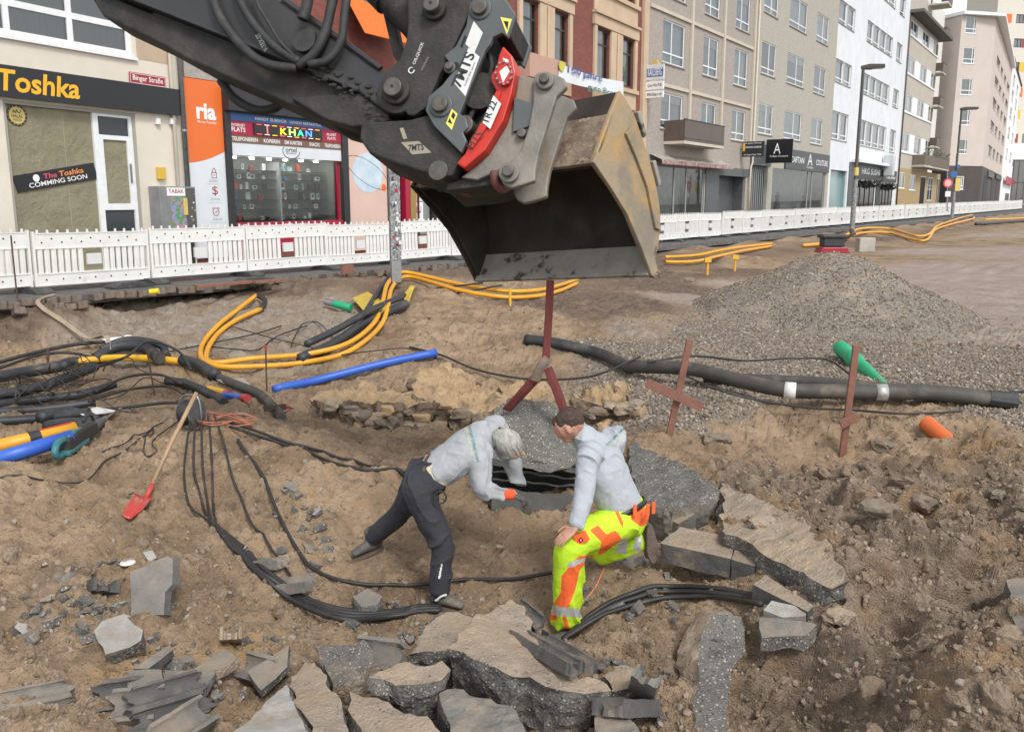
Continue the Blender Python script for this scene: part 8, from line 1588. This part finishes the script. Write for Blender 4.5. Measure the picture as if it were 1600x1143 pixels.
def fuse(name, mb, voxel, m, parent, smooth=4, wr=None, at=None, extra=()):
    """melt overlapping limbs into one continuous skin, smooth it and add folds"""
    me = to_mesh('t', mb.v, mb.f, [m]); o = bpy.data.objects.new('t', me); COL.objects.link(o)
    md = o.modifiers.new('r', 'REMESH'); md.mode = 'VOXEL'; md.voxel_size = voxel
    me2 = bpy.data.meshes.new_from_object(o.evaluated_get(bpy.context.evaluated_depsgraph_get())); bpy.data.objects.remove(o); bpy.data.meshes.remove(me)
    n = len(me2.vertices); V = np.empty(n * 3); me2.vertices.foreach_get('co', V); V = V.reshape(-1, 3); E = np.empty(len(me2.edges) * 2, np.int32); me2.edges.foreach_get('vertices', E); E = E.reshape(-1, 2)
    deg = np.bincount(E.ravel(), minlength=n).astype(float)
    for it in range(smooth):
        S = np.zeros_like(V); np.add.at(S, E[:, 0], V[E[:, 1]]); np.add.at(S, E[:, 1], V[E[:, 0]]); V = V * .4 + S / deg[:, None] * .6
    me2.vertices.foreach_set('co', V.ravel()); me2.update()
    if wr is not None:
        N = np.empty(n * 3); me2.vertices.foreach_get('normal', N); N = N.reshape(-1, 3); d = wr(V); V = V + N * d[:, None]
        me2.vertices.foreach_set('co', V.ravel())
    off = OFF[parent.name] if parent is not None else Vector(at)
    V = V - np.array(off[:]); me2.vertices.foreach_set('co', V.ravel()); me2.polygons.foreach_set('use_smooth', [True] * len(me2.polygons)); me2.update(); me2.name = name
    me2.materials.clear(); me2.materials.append(m)
    for x in extra: me2.materials.append(x)
    return link(bpy.data.objects.new(name, me2), parent, None if parent is not None else at)
def folds(amp, axis, freq, seed=0, fine=.2):
    ax = Vector(axis).normalized(); u = ax.orthogonal().normalized(); v = ax.cross(u); A = np.array([ax[:], u[:], v[:]])
    def f(V):
        q = V @ A.T; w_ = fbm(q[:, 1] * 2.6 + seed, q[:, 2] * 2.6, q[:, 0] * 1.4, 2) * 1.9
        r = 1 - np.abs(np.sin(q[:, 0] * freq + w_ * 3.2)) ; m_ = np.clip(fbm(q[:, 0] * 3 + seed, q[:, 1] * 3, q[:, 2] * 3, 2) + .35, 0, 1)
        return amp * (r ** 2.4 * m_ * 1.7 - .3) + amp * fine * fbm(V[:, 0] * 14 + seed, V[:, 1] * 14, V[:, 2] * 14, 3)
    return f
def paint(o, regions):
    """give faces inside an outline (seen from the front) another cloth: regions = [(material index, outline)]"""
    me = o.data; off = OFF[o.name]
    for p in me.polygons:
        c0 = Vector(p.center) + off
        if p.normal.dot(Vector((0, 0, CAMH)) - c0) < 0: continue
        x, y = pix(c0)
        for mi, poly in regions:
            ins = False; j = len(poly) - 1
            for i in range(len(poly)):
                (xi, yi), (xj, yj) = poly[i], poly[j]
                if (yi > y) != (yj > y) and x < (xj - xi) * (y - yi) / (yj - yi) + xi: ins = not ins
                j = i
            if ins: p.material_index = mi
def print_on(o, txt, bl, br, hpx, m, parent, bold=.01, name='back_print', lift=.003):
    """lettering laid onto the cloth"""
    me = o.data; off = OFF[o.name]; bv = BVHTree.FromPolygons([tuple(Vector(v.co) + off) for v in me.vertices], [tuple(p.vertices) for p in me.polygons])
    V, F = text_vf(txt, bold); W, H = V[:, 0].max(), V[:, 1].max(); d = Vector((br[0] - bl[0], br[1] - bl[1])); nrm = Vector((d.y, -d.x)).normalized(); P = []; c0 = Vector((0, 0, CAMH))
    for v in V:
        q = Vector(bl) + d * (v[0] / W) + nrm * (v[1] / H * hpx); r = ray(q.x, q.y).normalized(); hit = bv.ray_cast(c0, r); 
        P.append((hit[0] if hit[0] is not None else c0 + r * 7.0) - r * lift)
    mb = MB(); mb.add(P, F); return mb.obj(name, m, parent)
M_SKIN = mat('skin', (.47,.255,.18), (.40,.20,.14), 14, .55, bump=.1, bscale=90); M_HOOD = mat('light_grey_jersey', (.36,.372,.39), (.345,.356,.375), 5, .95, bump=.25, bscale=160, dirt=((.30,.27,.24), 2.5, .72, .95)); M_HOOD2 = mat('heather_grey_jersey', (.39,.412,.448), (.375,.396,.43), 5, .95, bump=.25, bscale=160, dirt=((.34,.31,.28), 2.5, .76, .95)); M_DKTR = mat('anthracite_work_trousers', (.024,.025,.033), (.034,.034,.042), 6, .85, bump=.3, bscale=120, dirt=((.11,.09,.072), 3, .68, .88))
M_HIV = mat('hi_vis_yellow', (.50,.74,.02), (.43,.63,.02), 4, .75, bump=.15, bscale=120, dirt=((.30,.29,.10), 4, .62, .85)); M_HIO = mat('hi_vis_orange', (.85,.14,.025), (.72,.115,.025), 5, .75, dirt=((.36,.14,.06), 4, .64, .85)); M_RTAPE = mat('reflective_tape', (.60,.61,.61), (.50,.51,.51), 8, .3, metal=.3); M_BELT = mat('brown_leather_belt', (.11,.055,.03), (.08,.04,.025), 12, .55); M_WHAIR = mat('white_hair', (.48,.46,.42), (.28,.265,.24), 34, .6, bump=.6, bscale=70, stretch=(1, 1, .3)); M_DHAIR = mat('dark_brown_hair', (.045,.026,.018), (.075,.045,.032), 50, .6, bump=.6, bscale=110); M_SHOE = mat('dark_shoe', (.055,.06,.062), (.10,.095,.085), 9, .7, dirt=((.24,.19,.14), 5, .5, .7)); M_SOLE = mat('muddy_boot_sole', (.15,.11,.085), (.095,.072,.057), 8, .9, bump=.7, bscale=40); M_GLOVE = mat('dark_grey_glove', (.07,.07,.068), (.10,.095,.085), 12, .8); M_UNDER = mat('beige_undershirt', (.52,.46,.34), rough=.9)
J = lambda x, y, Y: D(x, y, Y * .946)
def hand(parent, name, wrist, palm_end, thumb_dir, curl_dir, m, scale=1.0, spread=None):
    """palm, four unequal bent fingers and a thumb, melted into one"""
    a = (palm_end - wrist); f = a.normalized(); c_ = Vector(curl_dir).normalized(); s = f.cross(c_).normalized(); td = Vector(thumb_dir).normalized()
    if s.dot(td) < 0: s = -s
    mb = MB(); L = .095 * scale; etube(mb, [wrist, wrist + f * L * .5, wrist + f * L], [(.030 * scale, .024 * scale), (.042 * scale, .017 * scale), (.043 * scale, .014 * scale)], s, 14)
    for k, (off, ln) in enumerate(((.033, .072), (.011, .082), (-.011, .076), (-.032, .060))):
        b = wrist + f * L * .92 + s * off * scale; p1 = b + f * ln * .45 * scale + c_ * .006; p2 = p1 + (f * .7 + c_ * .7) * ln * .32 * scale; p3 = p2 + (f * .3 + c_ * .95) * ln * .27 * scale; etube(mb, [b - f * .01, p1, p2, p3], [.0095 * scale, .009 * scale, .0082 * scale, .0072 * scale], s, 10)
    b = wrist + f * L * .3 + s * .034 * scale; p1 = b + (s * .75 + f * .6) * .036 * scale; p2 = p1 + (f * .85 + s * .3 + c_ * .3) * .034 * scale; etube(mb, [b - s * .012, p1, p2, p2 + (f * .8 + c_ * .5) * .018 * scale], [.014 * scale, .012 * scale, .0105 * scale, .009 * scale], f, 10)
    return fuse(name, mb, .0042, m, parent, 3)
def shoe(parent, ankle, toe, up, m, name='shoe', L=.29, sole=True):
    f = (toe - ankle); f = f.normalized(); up = Vector(up); up = (up - f * up.dot(f)).normalized(); s = f.cross(up); heel = ankle - f * .07 - up * .05
    mb = MB(); etube(mb, [heel, heel + f * .08 + up * .005, heel + f * .17, heel + f * (L - .04) - up * .012], [(.036, .045), (.042, .052), (.048, .04), (.044, .026)], s, 16); etube(mb, [ankle + up * .08, ankle - up * .03], [(.044, .05), (.042, .055)], s, 14)
    o = fuse(name, mb, .009, m, parent, 3); mb = MB(); pts = []
    for i in range(20): a = 2 * math.pi * i / 20; pts.append(heel + f * (L * .46 + math.cos(a) * L * .54) + s * math.sin(a) * (.05 if math.cos(a) > 0 else .042) - up * .052)
    mb.prism(pts, -up * .028); mb.obj('sole', M_SOLE, o, bevel=.006); return o
def worker_left():
    pel = J(672, 742, 7.08); neck = J(766, 683, 7.12); hc = J(796, 694, 7.06); LS, RS = J(770, 664, 7.32), J(748, 716, 6.96); side = (LS - RS).normalized()
    # body: head, neck, arms' skin as one mesh
    mb = MB(); fwd = (J(812, 716, 7.12) - J(786, 676, 7.06)).normalized()          # crown to face
    etube(mb, [hc - fwd * .085, hc - fwd * .03, hc + fwd * .04, hc + fwd * .10], [(.072, .082), (.082, .098), (.078, .092), (.052, .06)], side, 24)
    etube(mb, [neck - (hc - neck) * .5, neck, hc + fwd * .01], [.062, .06, .058], side, 16)
    nose = hc + fwd * .06 + (hc - neck).normalized() * .085; etube(mb, [nose - (hc - neck).normalized() * .03 - fwd * .03, nose, nose + fwd * .02], [.014, .017, .012], side, 10)
    for k in (-1, 1): e = hc + side * .082 * k + fwd * .02 - (hc - neck).normalized() * .012; etube(mb, [e - fwd * .03, e, e + fwd * .028], [(.010, .014), (.012, .022), (.009, .014)], side, 10)
    etube(mb, [J(800, 771, 6.99), J(778, 771, 6.95)], [.028, .034], side, 12)
    body = fuse('person', mb, .006, M_SKIN, None, 3, at=T(690, 945)); tag(body, 'worker in grey hoodie and dark trousers bending over the pit with a trowel', 'person')
    # hair: shell over the crown, back and sides
    mb = MB(); hh = hc - fwd * .012; etube(mb, [hh - fwd * .10, hh - fwd * .055, hh + fwd * .0, hh + fwd * .035], [(.062, .074), (.088, .104), (.094, .108), (.088, .1)], side, 24)
    hr = fuse('hair', mb, .008, M_WHAIR, body, 3, wr=lambda V: .006 * fbm(V[:, 0] * 40, V[:, 1] * 40, V[:, 2] * 14, 3)); rn = random.Random(2); mb = MB(); c_ = hh - fwd * .03; up2 = (hc - neck).normalized()
    for k in range(420):     # strands combed from the crown
        a = rn.uniform(0, 6.283); d = (side * math.cos(a) + up2 * math.sin(a)); p = c_ - fwd * .085 + d * .012; q = [p + d * .03 - fwd * .004, c_ - fwd * .055 + d * .082, c_ + d * rn.uniform(.098, .108), c_ + fwd * rn.uniform(.04, .075) + d * rn.uniform(.096, .108)]
        j = Vector((rn.uniform(-1, 1), rn.uniform(-1, 1), rn.uniform(-1, 1))) * .008; mb.tube([q[0], q[1] + j, q[2] + j * 1.4, q[3] + j * 1.8], [.0022, .003, .0026, .0009], 4, False)
    st = mb.obj('strands', M_WHAIR, hr); st['kind'] = 'stuff'
    # hoodie
    mb = MB(); mid = pel.lerp(neck, .5); etube(mb, [pel + (neck - pel) * .10, pel.lerp(neck, .32) + Vector((0, 0, .01)), pel.lerp(neck, .62) + Vector((0, 0, .025)), pel.lerp(neck, .86) + Vector((0, 0, .03)), neck], [(.185, .135), (.205, .145), (.215, .15), (.20, .125), (.09, .085)], side, 28)
    etube(mb, [LS - side * .06, LS], [.10, .085], Vector((1, 0, 0)), 16)
    el = J(752, 760, 6.90); wr_ = J(786, 771, 6.96); etube(mb, [RS + side * .08, RS, RS.lerp(el, .5), el, el.lerp(wr_, .5), wr_], [.105, .095, .082, .072, .062, .046], Vector((0, 1, 0)), 18)
    le = J(800, 720, 7.42); etube(mb, [LS, LS.lerp(le, .5), le, J(812, 752, 7.45)], [.088, .078, .068, .05], Vector((0, 1, 0)), 16)
    etube(mb, [neck - (neck - pel).normalized() * .05 + Vector((0, 0, .03)), neck + Vector((0, 0, .022)), neck + (hc - neck) * .12 + Vector((0, 0, .0))], [(.12, .08), (.092, .082), (.078, .072)], side, 18)
    ho = fuse('hoodie', mb, .0075, M_HOOD, body, 4, folds(.024, (neck - pel), 15, 3))
    print_on(ho, 'Gerhard Gölbert GmbH', (731, 664), (745, 722), 5.5, mat('back_print_green', (.06,.22,.20), rough=.8), ho); print_on(ho, 'Telefon 06131 · Tiefbau', (726, 667), (737, 712), 3.5, mat('back_print_yellow', (.62,.60,.30), rough=.8), ho)
    # undershirt and belt at the waist
    ax = (neck - pel).normalized(); mb = MB(); etube(mb, [pel - ax * .03, pel + ax * .09], [(.178, .13), (.18, .132)], side, 24); fuse('undershirt', mb, .01, M_UNDER, body, 3)
    mb = MB(); pts = []
    for k in range(36): a = 2 * math.pi * k / 36; pts.append(pel + ax * (.045) + side * .208 * math.cos(a) + ax.cross(side) * .160 * math.sin(a))
    V = []; 
    for p in pts: V += [p - ax * .022, p + ax * .022]
    n = len(pts); mb.add(V, [(2*i, 2*((i+1)%n), 2*((i+1)%n)+1, 2*i+1) for i in range(n)]); bt = mb.obj('belt', M_BELT, body, smooth=True); bt.modifiers.new('s', 'SOLIDIFY').thickness = .006
    # trousers
    Lh, Rh = pel + side * .09 - ax * .08, pel - side * .09 - ax * .08; rk, ra = J(691, 850, 6.93), J(687, 921, 6.88); lk, la = J(624, 802, 7.42), J(584, 838, 7.58)
    mb = MB(); etube(mb, [pel + ax * .03, pel - ax * .05, pel - ax * .13], [(.185, .138), (.195, .15), (.16, .14)], side, 26); etube(mb, [Rh + ax * .04, Rh, Rh.lerp(rk, .5), rk, rk.lerp(ra, .5), ra - Vector((0, 0, .01))], [.13, .135, .115, .098, .09, .092], Vector((0, 1, 0)), 20); etube(mb, [Lh + ax * .04, Lh, Lh.lerp(lk, .5), lk, lk.lerp(la, .6), la], [.125, .13, .112, .096, .09, .088], Vector((0, 1, 0)), 20)
    tr = fuse('trousers', mb, .0075, M_DKTR, body, 4, folds(.022, (0, 0, 1), 15, 8), extra=[M_STK]); paint(tr, [(1, [(684.5, 903), (689.5, 880), (692, 880), (687.5, 904)])])
    tl = MB(); p = J(688, 776, 6.86); tl.tube([p + Vector((.045 * math.cos(a), -.01, .05 * math.sin(a))) for a in [2*math.pi*i/14 for i in range(15)]], .007, 6); tl.obj('cord_loop', M_BLK, tr)
    up = Vector((0, 0, 1)); a1 = J(690, 926, 6.87); s1 = shoe(body, a1, a1 + Vector((.22, -.05, -.035)), up, M_SHOE); a2 = J(580, 842, 7.58); s2 = shoe(body, a2, a2 + Vector((-.2, -.12, -.05)), up, M_SHOE)
    for k in range(2): 
        mb = MB(); mb.tube(spline([J(680 + k * 3, 938, 6.80), J(689, 931 + k, 6.79), J(698, 928 + k, 6.80)], 4), .006, 6); mb.obj('stripe', M_STK, s1)
    # glove on the trowel
    gl = hand(body, 'glove', J(795, 771, 6.98), J(815, 776, 7.02), Vector((.2, .3, 1)), Vector((.1, .3, -.9)), M_GLOVE, 1.12)
    mb = MB(); etube(mb, [J(788, 771, 6.965), J(800, 772, 6.985)], [(.046, .046), (.043, .043)], Vector((0, 1, 0)), 18); fuse('glove_cuff', mb, .006, mat('orange_cuff', (.85,.09,.03), rough=.8), gl, 2)
    a, b, e = J(806, 772, 7.0), J(820, 792, 7.05), J(828, 802, 7.07); tw = thing('trowel', b, 'small mason trowel in the gloved hand of the bending worker', 'trowel'); mb = MB(); mb.tube([a - (b - a) * .3, a.lerp(b, .4)], [.014, .013], 10); mb.obj('grip', M_ASHW, tw, smooth=True); mb = MB(); mb.tube([a.lerp(b, .35), b], .006, 8); mb.obj('tang', M_STEEL, tw)
    d = (e - b).normalized(); s = d.cross(Vector((0, -1, .3))).normalized(); mb = MB(); mb.prism([b - s * .035 - d * .02, b + s * .035 - d * .02, b + d * .03 + s * .04, b + d * .085 + s * .012, b + d * .085 - s * .012, b + d * .03 - s * .04], d.cross(s) * .004); mb.obj('blade', mat('trowel_blade', (.16,.15,.14), (.11,.1,.095), 12, .5, metal=.4), tw)
worker_left()
def worker_right():
    pel = J(978, 800, 6.98); neck = J(910, 682, 6.92); hc = J(886, 664, 6.90); LS, RS = J(920, 712, 6.72), J(962, 684, 7.12); side = (RS - LS).normalized(); ax = (neck - pel).normalized()
    fwd = (J(868, 690, 6.95) - J(890, 650, 6.90)).normalized(); nod = (hc - neck).normalized(); mb = MB(); fc = Vector((-.80, .25, -.55)).normalized(); up = Vector((-.45, .1, .89)); up = (up - fc * up.dot(fc)).normalized(); sd = fc.cross(up).normalized()
    # skull, jaw, nose, ears, neck
    etube(mb, [hc - fc * .09, hc - fc * .03, hc + fc * .045, hc + fc * .085], [(.062, .085), (.080, .108), (.074, .105), (.05, .075)], sd, 24)
    etube(mb, [hc + fc * .02 - up * .05, hc + fc * .065 - up * .095], [(.062, .06), (.035, .04)], sd, 18); etube(mb, [neck - nod * .04, neck + nod * .03, hc - up * .05 - fc * .02], [.068, .062, .06], sd, 18)
    nz = hc + fc * .098 - up * .015; etube(mb, [nz + up * .03, nz, nz - up * .012], [.009, .014, .015], sd, 10); br = hc + fc * .086 + up * .022; etube(mb, [br - sd * .035, br + sd * .035], [.012, .012], up, 10)
    for k in (-1, 1): e = hc + sd * .078 * k - fc * .012 - up * .022; etube(mb, [e + up * .032, e, e - up * .03], [(.010, .02), (.012, .018), (.009, .012)], sd, 12)
    etube(mb, [J(904, 808, 6.50), J(899, 825, 6.45)], [.036, .031], side, 12)
    body = fuse('person', mb, .006, M_SKIN, None, 3, at=T(888, 975)); tag(body, 'dark-haired kneeling worker in grey hoodie and yellow-orange hi-vis trousers', 'person')
    mb = MB(); hh = hc + up * .012 - fc * .01; etube(mb, [hh - fc * .098 - up * .01, hh - fc * .04 + up * .01, hh + fc * .03 + up * .03, hh + fc * .07 + up * .045], [(.062, .082), (.084, .104), (.079, .085), (.055, .055)], sd, 24); fuse('hair', mb, .007, M_DHAIR, body, 3, wr=lambda V: .0035 * fbm(V[:, 0] * 60, V[:, 1] * 60, V[:, 2] * 60, 2))
    # hoodie
    mb = MB(); etube(mb, [pel + ax * .02, pel.lerp(neck, .28), pel.lerp(neck, .55) + Vector((.02, -.01, .01)), pel.lerp(neck, .82) + Vector((.03, -.01, .01)), neck], [(.20, .155), (.215, .165), (.225, .16), (.205, .13), (.09, .085)], side, 28)
    etube(mb, [neck - ax * .07 + Vector((.03, -.03, .02)), neck + Vector((.012, -.01, .012)), neck + nod * .035], [(.13, .09), (.105, .092), (.085, .078)], side, 20)
    etube(mb, [neck - ax * .03 + Vector((.05, -.06, .02)), neck - ax * .14 + Vector((.08, -.09, .0))], [(.10, .035), (.07, .03)], side, 16)
    el, wr_ = J(912, 776, 6.58), J(901, 820, 6.46); etube(mb, [LS + side * .07, LS, LS.lerp(el, .5), el, el.lerp(wr_, .5), wr_], [.105, .10, .09, .082, .074, .058], Vector((1, 0, 0)), 18)
    re = J(945, 745, 7.3); etube(mb, [RS, RS.lerp(re, .5), re, J(925, 760, 7.35)], [.098, .086, .075, .055], Vector((1, 0, 0)), 16)
    ho = fuse('hoodie', mb, .0075, M_HOOD2, body, 4, folds(.026, (neck - pel) + Vector((.3, 0, 0)), 13, 5))
    print_on(ho, 'Gerhard Gölbert GmbH', (949, 697), (975, 671), 5, bpy.data.materials['back_print_green'], ho); print_on(ho, 'Telefon 06131 · Tiefbau', (953, 702), (979, 678), 3.5, bpy.data.materials['back_print_yellow'], ho)
    # trousers
    lh, rh = pel - side * .10 - ax * .03, pel + side * .10 - ax * .03; lk, la = J(890, 850, 6.58), J(885, 968, 6.60); rk, ra = J(935, 862, 7.22), J(1002, 842, 7.02)
    mb = MB(); etube(mb, [pel + ax * .03, pel - ax * .04, pel - ax * .1], [(.20, .16), (.21, .17), (.17, .15)], side, 26); etube(mb, [lh + ax * .03, lh, lh.lerp(lk, .5), lk + Vector((.03, 0, .01)), lk.lerp(la, .3), lk.lerp(la, .65), la], [.15, .155, .145, .132, .125, .118, .105], Vector((0, 1, 0)), 22); etube(mb, [rh, rh.lerp(rk, .5), rk, rk.lerp(ra, .55), ra], [.14, .13, .115, .105, .095], Vector((0, 1, 0)), 20)
    tr = fuse('trousers', mb, .0065, M_HIV, body, 4, folds(.022, (.3, 0, 1), 14, 12), extra=[M_HIO, M_RTAPE, M_BELT])
    paint(tr, [(1, [(921, 828), (934, 820), (948, 834), (962, 828), (972, 842), (946, 862), (934, 868), (940, 846)]), (1, [(893, 880), (905, 868), (930, 866), (915, 880), (906, 890), (899, 920), (884, 960), (892, 990), (884, 990), (876, 948), (864, 944), (876, 925), (877, 900)]), (1, [(985, 796), (1022, 790), (1024, 812), (1002, 822), (986, 812)]), (1, [(961, 800), (966, 798), (974, 815), (973, 826)]), (1, [(860, 955), (872, 955), (870, 968), (858, 968)]), (2, [(862, 946), (912, 952), (912, 965), (862, 960)]), (2, [(896, 978), (912, 982), (912, 992), (894, 992)]), (2, [(960, 862), (970, 842), (982, 840), (978, 866)]), (2, [(988, 858), (994, 838), (1004, 838), (1000, 864)]), (2, [(886, 884), (889, 878), (924, 868), (920, 874), (893, 886)])])
    pk = MB(); q = lambda x, y: J(x, y, 6.46); 
    V = [q(894, 838), q(913, 829), q(921, 844), q(903, 853)]; pk.prism(V, Vector((.01, .03, 0))); po = pk.obj('pocket', M_HIO, tr, bevel=.006); mb = MB(); d = Vector((0, -.002, 0)); mb.prism([q(903, 842) + d, q(909, 838.5) + d, q(912, 844) + d, q(906, 847.5) + d], Vector((0, -.002, 0))); mb.obj('emblem', M_REDS, po); mb = MB(); c1 = q(907.5, 843) + Vector((0, -.0045, 0)); mb.cyl(c1, c1 + Vector((0, -.001, 0)), .006, 10); mb.obj('emblem_mark', M_STK, po)
    # belt with orange loops
    mb = MB(); pts = []
    for k in range(40): a = 2 * math.pi * k / 40; pts.append(pel + ax * .035 + side * .222 * math.cos(a) + ax.cross(side) * .178 * math.sin(a))
    V = []
    for p in pts: V += [p - ax * .022, p + ax * .022]
    n = len(pts); mb.add(V, [(2*i, 2*((i+1)%n), 2*((i+1)%n)+1, 2*i+1) for i in range(n)]); bt = mb.obj('belt', M_BLKM, body, smooth=True); bt.modifiers.new('s', 'SOLIDIFY').thickness = .006
    for x, y in ((992, 797), (1012, 796), (1021, 793)): p = J(x, y, 6.76); mb = MB(); mb.box(p, (.014, 0, 0), (0, .012, 0), (0, 0, .045)); mb.obj('belt_loop', M_HIO, bt, bevel=.004)
    # hand on the knee
    hand(body, 'hand', J(899, 824, 6.45), J(876, 842, 6.415), Vector((.2, -.2, .9)), Vector((-.3, .2, -.9)), M_SKIN, 1.05)
    # boots: one sole towards the viewer, one hidden behind rubble
    s1 = J(1012, 846, 6.97); shoe(body, s1 + Vector((-.02, .07, .06)), s1 + Vector((.02, .05, -.3)), Vector((-.3, .95, 0)), M_SOLE, 'boot', .30); shoe(body, J(886, 976, 6.6), J(856, 1000, 6.5), Vector((0, 0, 1)), M_SHOE, 'boot')
worker_right()
